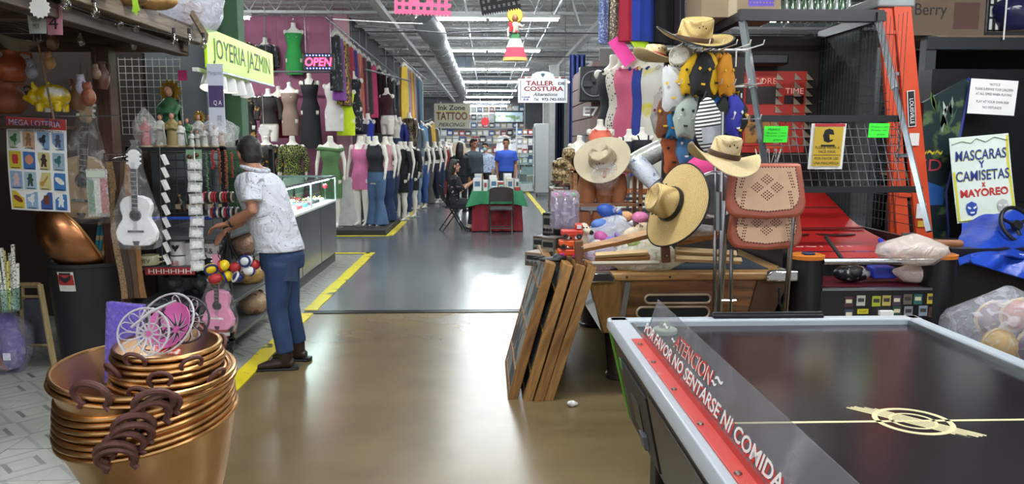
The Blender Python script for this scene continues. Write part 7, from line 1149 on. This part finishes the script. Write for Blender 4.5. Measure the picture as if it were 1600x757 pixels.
# old radios and small frames stacked at the table corner
for i, (u, v, w_, h, y, nm, c) in enumerate(((862, 368, 22, 36, 5.75, 'black radio with silver dial panel on top of the stack', '1c1c1e'), (846, 394, 20, 26, 5.9, 'brown wooden radio behind the stack', '4a3a2c'), (862, 400, 26, 30, 5.45, 'grey-brown radio with a pale front below the black one', '5c5248'), (838, 415, 30, 22, 5.35, 'low tan wooden box in front of the radios', '7a6448'))):
    p = P(u, v, y); w_, h = K(w_, y), K(h, y); t = thing('old_radio', nm, 'radio', p, rz=rad(-35)); B().b2((-w_/2, -.05, 0), (w_/2, .1, h)).o('case', mat(c, .5, sc_=8), t, bev=.006); B().b2((-w_*.4, -.055, h*.12), (w_*.4, -.05, h*.88)).o('front_panel', mat('8a8880', .4, .3), t); B().b2((-w_*.34, -.058, h*.5), (w_*.34, -.055, h*.78)).o('dial', mat('2a2c2e', .3), t); [B().cyl((x*w_, -.05, h*.28), (x*w_, -.068, h*.28), .012, 10).o('knob', CHROME, t) for x in (-.25, 0, .25)]
tag(B().b2((.36, 5.3, 0), (.55, 6.1, .78)).o('radio_crate', wood('5c452e', '846646', 0), bev=.008), 'wooden crate under the old radios beside the pool table', 'crate')
# ================================================================ dresses stall behind the pool table
tag(B().b2((.98, 7.3, 0), (2.3, 8.4, .96)).o('display_bench', mat('2c2a2c', .7), bev=.01), 'dark display bench carrying the dress mannequins', 'bench')
g = 'mannequins on the bench behind the pool table'; WST = mat('e0dcd2', .8, sc_=3, col2='3a7aa8', thr=.62)
for u, y, gm, m, lab in ((957, 7.75, 'long', fab('1b1b20'), 'mannequin in a black sleeveless dress beside the E7 panel'), (970, 7.65, 'long', LEO, 'mannequin in a grey leopard print dress'), (983, 7.55, 'long', fab('c25c78'), 'mannequin in a rose pink fitted dress on the bench'), (999, 7.5, 'long', fab('2a3c8c'), 'mannequin in a royal blue dress on the bench'), (1014, 7.45, 'long', mat('d4d2c6', .8, sc_=3.5, col2='d8c83a', thr=.6), 'mannequin in a white dress with yellow and blue shapes'), (1032, 7.5, 'long', fab('6a2c3c'), 'mannequin in a wine dress behind the mask stand')): mann(lab, ((u-VPX)/F_PX*y, y, .96), -.5, NOARM, [('dress', gm, m)], g, 1.02, stand=False)
for u, y, c, nm in ((972, 7.4, 'f04aa0', 'neon pink'), (1000, 7.4, 'b8e02c', 'neon green')): tag(B(MX.Translation(P(u, 80 if c[0] == 'f' else 68, y)) @ Euler((rad(70), rad(-30), rad(30))).to_matrix().to_4x4()).sheet(lambda a, b: ((a-.5)*.16, (b-.5)*.28, .02*sin(3*a)), 5, 6, .004).o('price_card', mat(c, .6, emit=.15)), f'{nm} price card lying on a mannequin shoulder', 'price card')  # neon cards get a slight glow in their colour; they are plain paper
for u, y, c, nm in ((951, 7.6, mat('6a78b8', .4, .3, sc_=60, col2='c8d0e8', thr=.55), 'sparkling light blue'), (966, 7.5, SEQ, 'bronze sequin'), (982, 7.4, fab('b82a44'), 'crimson ruched'), (999, 7.4, fab('2c48b0'), 'cobalt blue'), (1012, 7.5, fab('26345c'), 'navy'), (1028, 7.5, fab('1b1b20'), 'plain black'), (1046, 7.6, fab('2c2030'), 'dark plum lace')): hung(f'{nm} dress hanging above the bench mannequins', ((u-VPX)/F_PX*y, y, 3.55), rad(20), c, .9, .12, 'dresses hanging above the bench')
tag(B().cyl((1.0, 7.5, 3.68), (2.4, 7.5, 3.68), .016, 8).o('clothes_rail', GREYM), 'rail above the bench holding bright dresses', 'rail')
for u, v, y, m, lab in ((905, 262, 6.6, fab('e8e6e0'), 'white bust in a white collar top beside the wrapped head'), (982, 252, 6.6, fab('1e2230'), 'white bust with dark collar under the blue dress'), (1003, 250, 6.5, fab('202026'), 'large white bust with black collar near the foil roll'), (937, 248, 7.0, fab('e8745c'), 'bust in a coral tank top by the E7 panel')): p = P(u, v, y); sb = .62 if 'coral' in lab else .48; mann(lab, (p.x, y, p.z-.95*sb), RN.uniform(-.4, .4), BUST, [('top', 'crop' if 'coral' not in lab else 'top', m)], 'busts behind the hats', sb, stand=False); B().cyl((0, 0, .95), (0, 0, (.82-p.z+.95*sb)/sb), .03, 8).o('pole', GREYM, bpy.data.objects[[o.name for o in C.objects if o.name.startswith('mannequin')][-1]])
# ================================================================ background along the aisle
DW = wood('3a2a20', '5c4432', 2, 2, .5); struct(B().b2((1.62, 11, 0), (4.6, 11.1, 2.05)).o('wall_stall_e7', DW), 'dark wooden stall wall with the white number E7'); struct(B().b2((1.6, 11.0, 2.05), (4.6, 11.1, 2.95)).o('wall_stall_e7_top', mat('5c5856', .8)))
txt('E7', K(24, 10.95), K(14, 10.95), PAPER, None, P(923, 174, 10.97), bold=.02); e7 = bpy.data.objects[[o.name for o in C.objects if o.name.startswith('lettering')][-1]]; e7.name = 'stall_number'; tag(e7, 'white stall number E7 painted on dark wood', 'stall number')
sd = struct(B().b2((1.5, 11, 0), (1.6, 13.4, 2.78)).o('wall_siding', mat('6a5450', .7)), 'reddish siding wall receding beside stall E7')
for k in range(11): B().b2((1.485, 11, .25*k), (1.505, 13.4, .25*k+.235)).o('plank', mat('74605a', .7, sc_=3), sd, bev=.006)
tag(B().b2((1.47, 11.6, 1.2), (1.5, 12.3, 1.75)).o('small_window', mat('8a9098', .3)), 'small grey window in the siding wall', 'window')
t = thing('speaker_fan', 'black box fan mounted high on the stall wall', 'fan', P(932, 132, 10.85)); B().b2((-.24, -.1, -.24), (.24, .1, .24)).o('fan_case', BLACK, t, bev=.02); B().tube(circ((-.05, -.11, 0), .17, 24, 'y'), .012, 6, True).o('guard_ring', GREYM, t); [B(MX.Translation((-.05, -.11, 0)) @ MX.Rotation(k*pi/2, 4, 'Y')).sheet(lambda a, b: (.02+.13*a, -.02*b, -.04+.08*b), 3, 3, .006).o('blade', DARK, t) for k in range(4)]
t = thing('arched_panel', 'arched dark wooden panel beside the coral bust', 'wooden panel', (1.78, 10.93, 0)); B().tube([(-.16, 0, 1.3), (-.16, 0, 1.8), (-.1, 0, 2.0), (.05, 0, 2.06), (.9, 0, 2.06)], .02, 6).o('arch_trim', mat('8a8074', .5), t); [B().b2((-.12+.13*k, .02, .8), (-.01+.13*k, .05, 2.02)).o('plank', DW, t, bev=.004) for k in range(8)]
# TALLER DE COSTURA sign
t = thing('shop_sign', 'white shaped sign lettered TALLER DE COSTURA with telephone number', 'sign', P(848, 139, 16)); w_, h = K(76, 16), K(42, 16)
B().prism([(-w_/2, -h*.5), (w_/2, -h*.5), (w_/2, h*.36), (w_*.36, h*.36), (w_*.36, h*.44), (w_*.22, h*.44), (w_*.22, h*.52), (.12*w_, h*.6), (0, h*.64), (-.12*w_, h*.6), (-w_*.22, h*.52), (-w_*.22, h*.44), (-w_*.36, h*.44), (-w_*.36, h*.36), (-w_/2, h*.36)], .04).o('panel', mat('eceef2', .5, a=.02, emit=.1), t)  # white panel brightened by a faint glow of its own, no lamp inside
MR, NB = mat('98141f', .5), mat('1c2a8a', .5)
for s, x, z, ww, hh, m, sh in (('TALLER', -.06, .2, .56, .17, MR, 0), ('DE', .38, .19, .14, .1, INK, 0), ('COSTURA', 0.02, .0, .8, .17, MR, 0), ('Alterations', .05, -.2, .5, .13, GREYM, .3), ('Local\nE-8', -.34, -.34, .16, .17, NB, 0), ('Tel.', -.13, -.38, .1, .1, GREYM, .3), ('972-742-5531', .22, -.38, .48, .1, INK, 0)): txt(s, ww*w_, hh*h, m, t, (x*w_, -.024, z*h), shear=sh, bold=.03)
B().prism([(-.03, .03), (.03, .03), (.04, 0), (0, -.05), (-.04, 0)], .01, MX.Translation((0, -.025, h*.5))).o('gem_mark', mat('3a6a78', .4), t)
for x in (-.4, -.28, .28, .4): B().b2((x*w_-.04, -.026, h*.385), (x*w_+.04, -.021, h*.42)).o('brick_mark', MR, t)
for x in (-.45, .45): B().b2((x*w_-.005, -.024, -h*.42), (x*w_+.005, -.02, h*.3)).o('border', INK, t); B().cyl((x*w_, 0, h*.36), (x*w_, 0, 1.85), .005, 4).o('chain', STEEL, t)
# INK ZONE sign
t = thing('shop_sign', 'cream sign lettered Ink Zone TATTOO PIERCINGS', 'sign', P(706, 181, 22)); w_, h = K(54, 22), K(37, 22); B().b2((-w_/2, -.02, -h/2), (w_/2, .02, h/2)).o('panel', mat('c0bca8', .6, a=.05), t); TT_ = mat('5a2440', .5); txt('Ink Zone', w_*.76, h*.2, INK, t, (0, -.022, h*.33), bold=.02); txt('TATTOO', w_*.92, h*.38, mat('c8b04a', .5), t, (0, -.022, .0), bold=.05); txt('TATTOO', w_*.88, h*.32, TT_, t, (0, -.025, -.01), bold=.02); txt('PIERCINGS', w_*.76, h*.15, INK, t, (0, -.022, -h*.37), shear=.3, bold=.01)
for x in (-.4, .4): B().cyl((x*w_, 0, h/2), (x*w_, 0, 2.2), .006, 4).o('wire', STEEL, t)
# refrigerator
p = G(852, 304); t = thing('refrigerator', 'tall white glass-door refrigerator on casters', 'refrigerator', (1.82, 23.2, 0)); B().b2((-.36, 0, .12), (.44, .75, 2.2)).o('body', mat('b4b8b8', .4, a=.03), t, bev=.02); B().b2((-.375, .05, .35), (-.36, .72, 1.8)).o('glass_door', mat('9cb0b0', .1, emit=.35, sc_=4, a=.3), t); B().b2((-.39, .0, .2), (-.36, .06, 2.1)).o('door_frame', STEEL, t); B().b2((-.39, .68, .2), (-.36, .75, 2.1)).o('door_frame', STEEL, t)
for k in range(4): B().b2((-.382, .08, .6+.32*k), (-.372, .7, .615+.32*k)).o('shelf_line', WHITE, t)
for x in (-.3, .3): B().tube(circ((x, .08, .05), .035, 12, 'x'), .018, 6, True).o('caster', BLACK, t)
# glass display shelves and goods past the table
SHW = mat('c4ccd0', .4); gc = [('white', 'd8dad8'), ('grey', '8a9298'), ('red', 'a83a3c'), ('blue', '3a5a98'), ('cream', 'c8bca0'), ('black', '26282c'), ('tan', '9a7c5a')]
def shelves(label, x0, x1, y, zs, n, nm, box, hgt, start=0):
    t = thing('display_shelf', label, 'display shelf', (0, 0, 0))
    for z in zs: B().b2((x0, y, z-.02), (x1, y+.4, z)).o('shelf', SHW, t)
    for x in (x0, x1): B().b2((x-.02, y, 0), (x+.02, y+.4, zs[-1]+hgt*1.6)).o('upright', SHW, t)
    me = B().b2((-.5, -.5, 0), (.5, .5, 1)).mesh('package'); lm = B().b2((-.35, -.52, .25), (.35, -.5, .7)).mesh('package_label'); me.materials.append(None); lm.materials.append(PAPER); ow_ = ['bottom', 'second', 'third', 'fourth', 'fifth', 'top']
    for j, z in enumerate(zs):
        for i in range(n):
            c = gc[(i*3+j*2+start) % 7]; w_ = (x1-x0)/n*.86; o = thing(box, f'{c[0]} {nm}, {ow_[j]} shelf, {chr(97+i)} in line', nm.split()[0], (x0+(i+.5)*(x1-x0)/n, y+.15, z), group=f'{nm} rows'); o['category'] = 'box'; o.scale = (w_, .28, hgt*RN.uniform(.75, 1)); setm(ob('carton', me, None, o), mat(c[1], .55)); ob('label', lm, None, o); o['label'] = f'{c[0]} {nm}, {ow_[j]} shelf, {["first", "second", "third", "fourth", "fifth", "sixth", "seventh", "eighth", "ninth", "tenth", "eleventh", "twelfth", "thirteenth", "fourteenth"][i]} in line'
shelves('high shelves stacked with shoe boxes at the far end', -2.6, 2.2, 44.5, [2.0, 2.45, 2.9, 3.35], 14, 'shoe box beyond the people', 'shoe_box', .36); shelves('white display shelves with packages beyond the refrigerator', 1.1, 2.3, 28, [.5, .85, 1.2, 1.55, 1.9], 6, 'package near the refrigerator', 'package', .26, 2); shelves('display shelves with hats and goods behind the checked shirt', -2.2, .6, 36, [.6, 1.1, 1.6], 9, 'carton behind the standing people', 'carton', .36, 4)
t = thing('glass_showcase', 'white glass showcase standing beside the refrigerator', 'showcase', (1.35, 25.2, 0)); B().b2((-.3, 0, .05), (.3, .5, .3)).o('base', SHW, t); [B().b2((-.3, 0, z), (.3, .5, z+.02)).o('shelf', SHW, t) for z in (.3, .62, .95, 1.25)]; [B().b2((x-.015, y, .3), (x+.015, y+.03, 1.28)).o('post', AL, t) for x in (-.28, .28) for y in (0, .47)]; B().b2((-.3, -.005, .3), (.3, 0, 1.27)).o('glass_front', GL, t); B().b2((-.2, .1, .64), (.2, .35, .85)).o('goods', mat('a8aeb4', .5, sc_=20, a=.3), t)
t = thing('wall_picture', 'large green landscape picture hanging above the far shelves', 'picture', P(795, 183, 42)); w_, h = K(44, 42), K(17, 42); B().b2((-w_/2, 0, -h/2), (w_/2, .05, h/2)).o('canvas', mat('5f7a52', .6, sc_=2, col2='a8b8c0', thr=.52), t); B().b2((-w_/2, -.01, h*.15), (w_/2, 0, h/2)).o('sky_band', mat('9cb0c0', .6, sc_=3), t); B().tube([(-w_/2, -.02, -h/2), (w_/2, -.02, -h/2), (w_/2, -.02, h/2), (-w_/2, -.02, h/2)], .04, 4, True).o('frame', DARK, t); B().prism([(-.4, -.2), (-.1, .25), (.1, -.2)], .02, MX.Translation((-.2, -.02, 0))).o('white_horse', WHITE, t)
star('star_ornament', 'red paper star ornament hanging far down the aisle', P(758, 190, 30), .17, 8, mat('c8303c', .6, emit=.3), 'ornament', cord=1.5)  # paper star given an added glow; it holds no light
for u, v, y, lab, c in ((788, 213, 34, 'white shirt hanging beside the blue polo man', 'e8e8e8'), (812, 215, 34, 'white shirt with print hanging near the showcase', 'd8d8dc'), (800, 222, 34.5, 'black shirt hanging between the white ones', '1e2024'), (700, 225, 33, 'white blouse hanging behind the dark jacket man', 'dcdcdc'), (716, 222, 33, 'beige blouse hanging under the tattoo sign', 'b8a890')): hung(lab, P(u, v, y), 0, fab(c), .8, .35, 'shirts hanging far down the aisle')
tag(B().cyl((-2.5, 33.8, 1.8), (2.5, 33.8, 1.8), .02, 6).o('clothes_rail', GREYM), 'far rail with a few white and black shirts', 'rail')
for k in range(9): t = thing('blue_curtain', 'x', 'curtain', (0, 0, 0)); bpy.data.objects.remove(t)
tag(B().sheet(lambda a, b: (1.52+.28*a, 14.2+.05*sin(22*a), .02+3.2*b), 24, 4, .01).o('blue_curtain', fab('26346a')), 'dark blue curtain hanging at the siding wall', 'curtain'); tag(B().sheet(lambda a, b: (1.62+.2*a, 18.2+.05*sin(22*a), .02+3*b), 20, 4, .01).o('blue_curtain', fab('1c2440')), 'narrow navy curtain farther along the stalls', 'curtain')
for x, y, z, lab, c in ((1.75, 20, 3.6, 'pale grey partition post before the refrigerator', '9a9c98'), (2.1, 27, 3.7, 'tall pale partition post behind the refrigerator', 'a8aaa4'), (-2.2, 25.6, 3.6, 'beige partition post beside the tattoo sign', '9a9484')): struct(B().b2((x-.12, y, 0), (x+.12, y+.25, z)).o('wall_partition', mat(c, .7)), lab)
struct(B().b2((-9, 27, 0), (-2.3, 27.1, 3.6)).o('wall_tattoo', mat('8a867a', .8, sc_=2)), 'beige wall behind the tattoo sign'); struct(B().b2((1.85, 15.5, 0), (6, 15.6, 3.2)).o('wall_tailor', mat('4c4a4c', .8)), 'dark grey stall wall by the tailor sign'); struct(B().b2((2.4, 30, 0), (8.9, 30.1, 4.0)).o('wall_far_stall', mat('5a5a58', .8)))
for i, (x, y, w_, c) in enumerate(((-1.9, 24.5, .5, '8a6a48'), (-1.75, 26.3, .6, 'a08058'), (1.6, 26.6, .4, 'c8c4b8'))): t = thing('cardboard_box', f"{['brown cardboard box under the tattoo sign', 'tan cardboard box behind the mannequin row end', 'pale carton standing by the showcase'][i]}", 'box', (x, y, 0)); B().b2((-w_/2, 0, 0), (w_/2, .4, 1.35 if i < 2 else .5)).o('carton', mat(c, .8), t, bev=.01); B().b2((-.04, -.004, 0), (.04, 0, .5)).o('tape', mat('c0a880', .3), t)
t = thing('potted_plant', 'leafy green plant at the refrigerator corner', 'plant', (1.55, 17.4, 0)); B().lathe([(.001, 0), (.13, 0), (.16, .25), (.001, .22)], 16).o('pot', CLAY, t); lf = B().sheet(lambda a, b: (.06*(1-abs(2*a-1))*(b-.5), .16*a, .05*a*(1-a)), 4, 2, .002).mesh('leaf')
for k in range(26): ob('leaf', lf, mat('2c4a2c', .6), t, loc=(RN.uniform(-.1, .1), RN.uniform(-.1, .1), .3+.6*RN.random()), rot=(RN.uniform(-.6, .9), RN.uniform(-.5, .5), RN.uniform(0, 6)))
B().cyl((0, 0, .2), (0, 0, .8), .012, 6).o('stem', mat('3a4a2a', .7), t)
# flat ceiling panels
for i, (u, v, y, w_) in enumerate(((768, 118, 30, 58), (765, 138, 36, 64), (724, 98, 24, 26))): p = P(u, v, y); tag(B().b2((p.x-K(w_, y)/2, y, p.z-.25), (p.x+K(w_, y)/2, y+.05, p.z+.2)).o('ceiling_banner', mat('5c646c', .6)), f"{['wide blue-grey', 'widest blue-grey', 'small dark'][i]} panel hung between the ceiling lamps", 'panel')
# ================================================================ things hanging above the near aisle
t = thing('dancing_doll', 'small folk dancer doll with yellow sombrero and green white red skirt', 'doll', P(805, 52, 5.0)); k = K(1, 5.0)
for z0, z1, r0, r1, c in ((0, -8, 5, 8, '3a7a4a'), (-8, -21, 8, 13, 'e8e4e0'), (-21, -36, 13, 17.5, 'c04a60'), (-36, -41, 17.5, 18.5, 'd8b86a')): B().loft([[V((r*k*cos(a)*(1+.05*sin(9*a)), r*k*.5*sin(a), z*k)) for a in [i*2*pi/36 for i in range(36)]] for r, z in ((r0, z0), (r1, z1))]).o('skirt_tier', fab(c), t, 60)
q = B(); q.tube([(0, 0, 0), (0, 0, 12*k), (0, 0, 17*k)], [4.5*k, 6*k, 3*k], 10); q.tube([(-5*k, 0, 14*k), (-11*k, -.01, 5*k), (-11*k, -.01, -6*k)], [2.2*k, 2*k, 1.6*k], 8); q.tube([(5*k, 0, 14*k), (12*k, -.02, 8*k), (13*k, -.03, 12*k)], [2.2*k, 2*k, 1.6*k], 8); ob('bodice', fuse(q, .004, 2), mat('d8ccc0', .7, sc_=24, col2='c04040', thr=.58), t)
B().ell((0, -.005, 22*k), (4*k, 4*k, 5.5*k), 12, 8).o('head', mat('a8704c', .5), t); B().ell((0, .005, 22*k), (4.6*k, 4.2*k, 6.5*k), 12, 8).o('hair', HAIRM, t, loc=(0, .006, 0)); B(MX.Translation((0, .022, 27*k)) @ MX.Rotation(rad(80), 4, 'X')).lathe([(.001, -.02), (4*k, -.02), (5*k, 0), (11*k, .004), (12.5*k, -.006), (12.5*k, -.003), (11*k, .008), (.001, .006)], 28, caps=False).o('sombrero', mat('c8a83a', .6, sc_=40, col2='4a3a1c', thr=.64), t); B().cyl((0, 0, 40*k), (0, 0, 2.6), .0015, 4).o('string', WHITE, t)
B().tube([(-8*k, -.01, 16*k), (-6*k, -.015, 8*k), (-8*k, -.015, 2*k)], [3*k, 3.4*k, 2*k], 8, flat=.4).o('shawl', mat('c8323c', .7), t)
def papel(label, u, v, Y, w_, h, m, tilt):
    t = thing('paper_banner', label, 'paper banner', P(u, v, Y), rot=(0, tilt, 0)); w_, h = K(w_, Y), K(h, Y); nx, nz = 16, 12; hole = set()
    for i in range(nx):
        for j in range(nz):
            if (i % 2 and j % 2 and 0 < j < nz-1) and not (5 <= i <= 10 and 3 <= j <= 8): hole.add((i, j))
    hole |= {(6, 5), (9, 5), (7, 7), (8, 7), (7, 3), (8, 3)}; b = B()
    for i in range(nx):
        for j in range(nz):
            if (i, j) in hole: continue
            b.b2((-w_/2+w_*i/nx, -.0006, -h/2+h*j/nz), (-w_/2+w_*(i+1)/nx, .0006, -h/2+h*(j+1)/nz))
    bm = bmesh.new(); me = b.mesh('cut_sheet'); bm.from_mesh(me); bmesh.ops.remove_doubles(bm, verts=bm.verts, dist=1e-4); bm.to_mesh(me); bm.free(); ob('cut_sheet', me, m, t)
    for i in range(16): B().prism([(-w_/2+w_*i/16, -h/2), (-w_/2+w_*(i+1)/16, -h/2), (-w_/2+w_*(i+.5)/16, -h/2-.014)], .0012).o('scallop', m, t)
    B().cyl((-w_*.6, 0, h/2), (w_*.6, 0, h/2), .002, 4).o('string', WHITE, t)
papel('pink cut-paper banner hanging over the aisle', 661, -12, 4.6, 86, 62, mat('e0608c', .7, a=.04, emit=.1), rad(2)); papel('black cut-paper banner hanging over the aisle', 778, -14, 4.4, 60, 58, mat('1c1c20', .7), rad(-10)); papel('violet cut-paper banner near the ceiling edge at the bright dresses', 1190, -8, 5.0, 40, 30, mat('5a48b0', .7), 0)  # pink paper has a little glow mixed into its colour
t = thing('overhead_cables', 'thin cords and cables strung across the near aisle', 'cable', (0, 0, 0)); B().tube([P(560, 40, 8), P(700, 52, 8.5), P(860, 44, 9)], .006, 5).o('cable', GREYM, t); B().tube([P(520, 30, 9), P(620, 36, 9), P(660, 37, 9)], .005, 5).o('cable', WHITE, t)
for o in list(TS.collection.objects): bpy.data.objects.remove(o)
bpy.data.scenes.remove(TS)
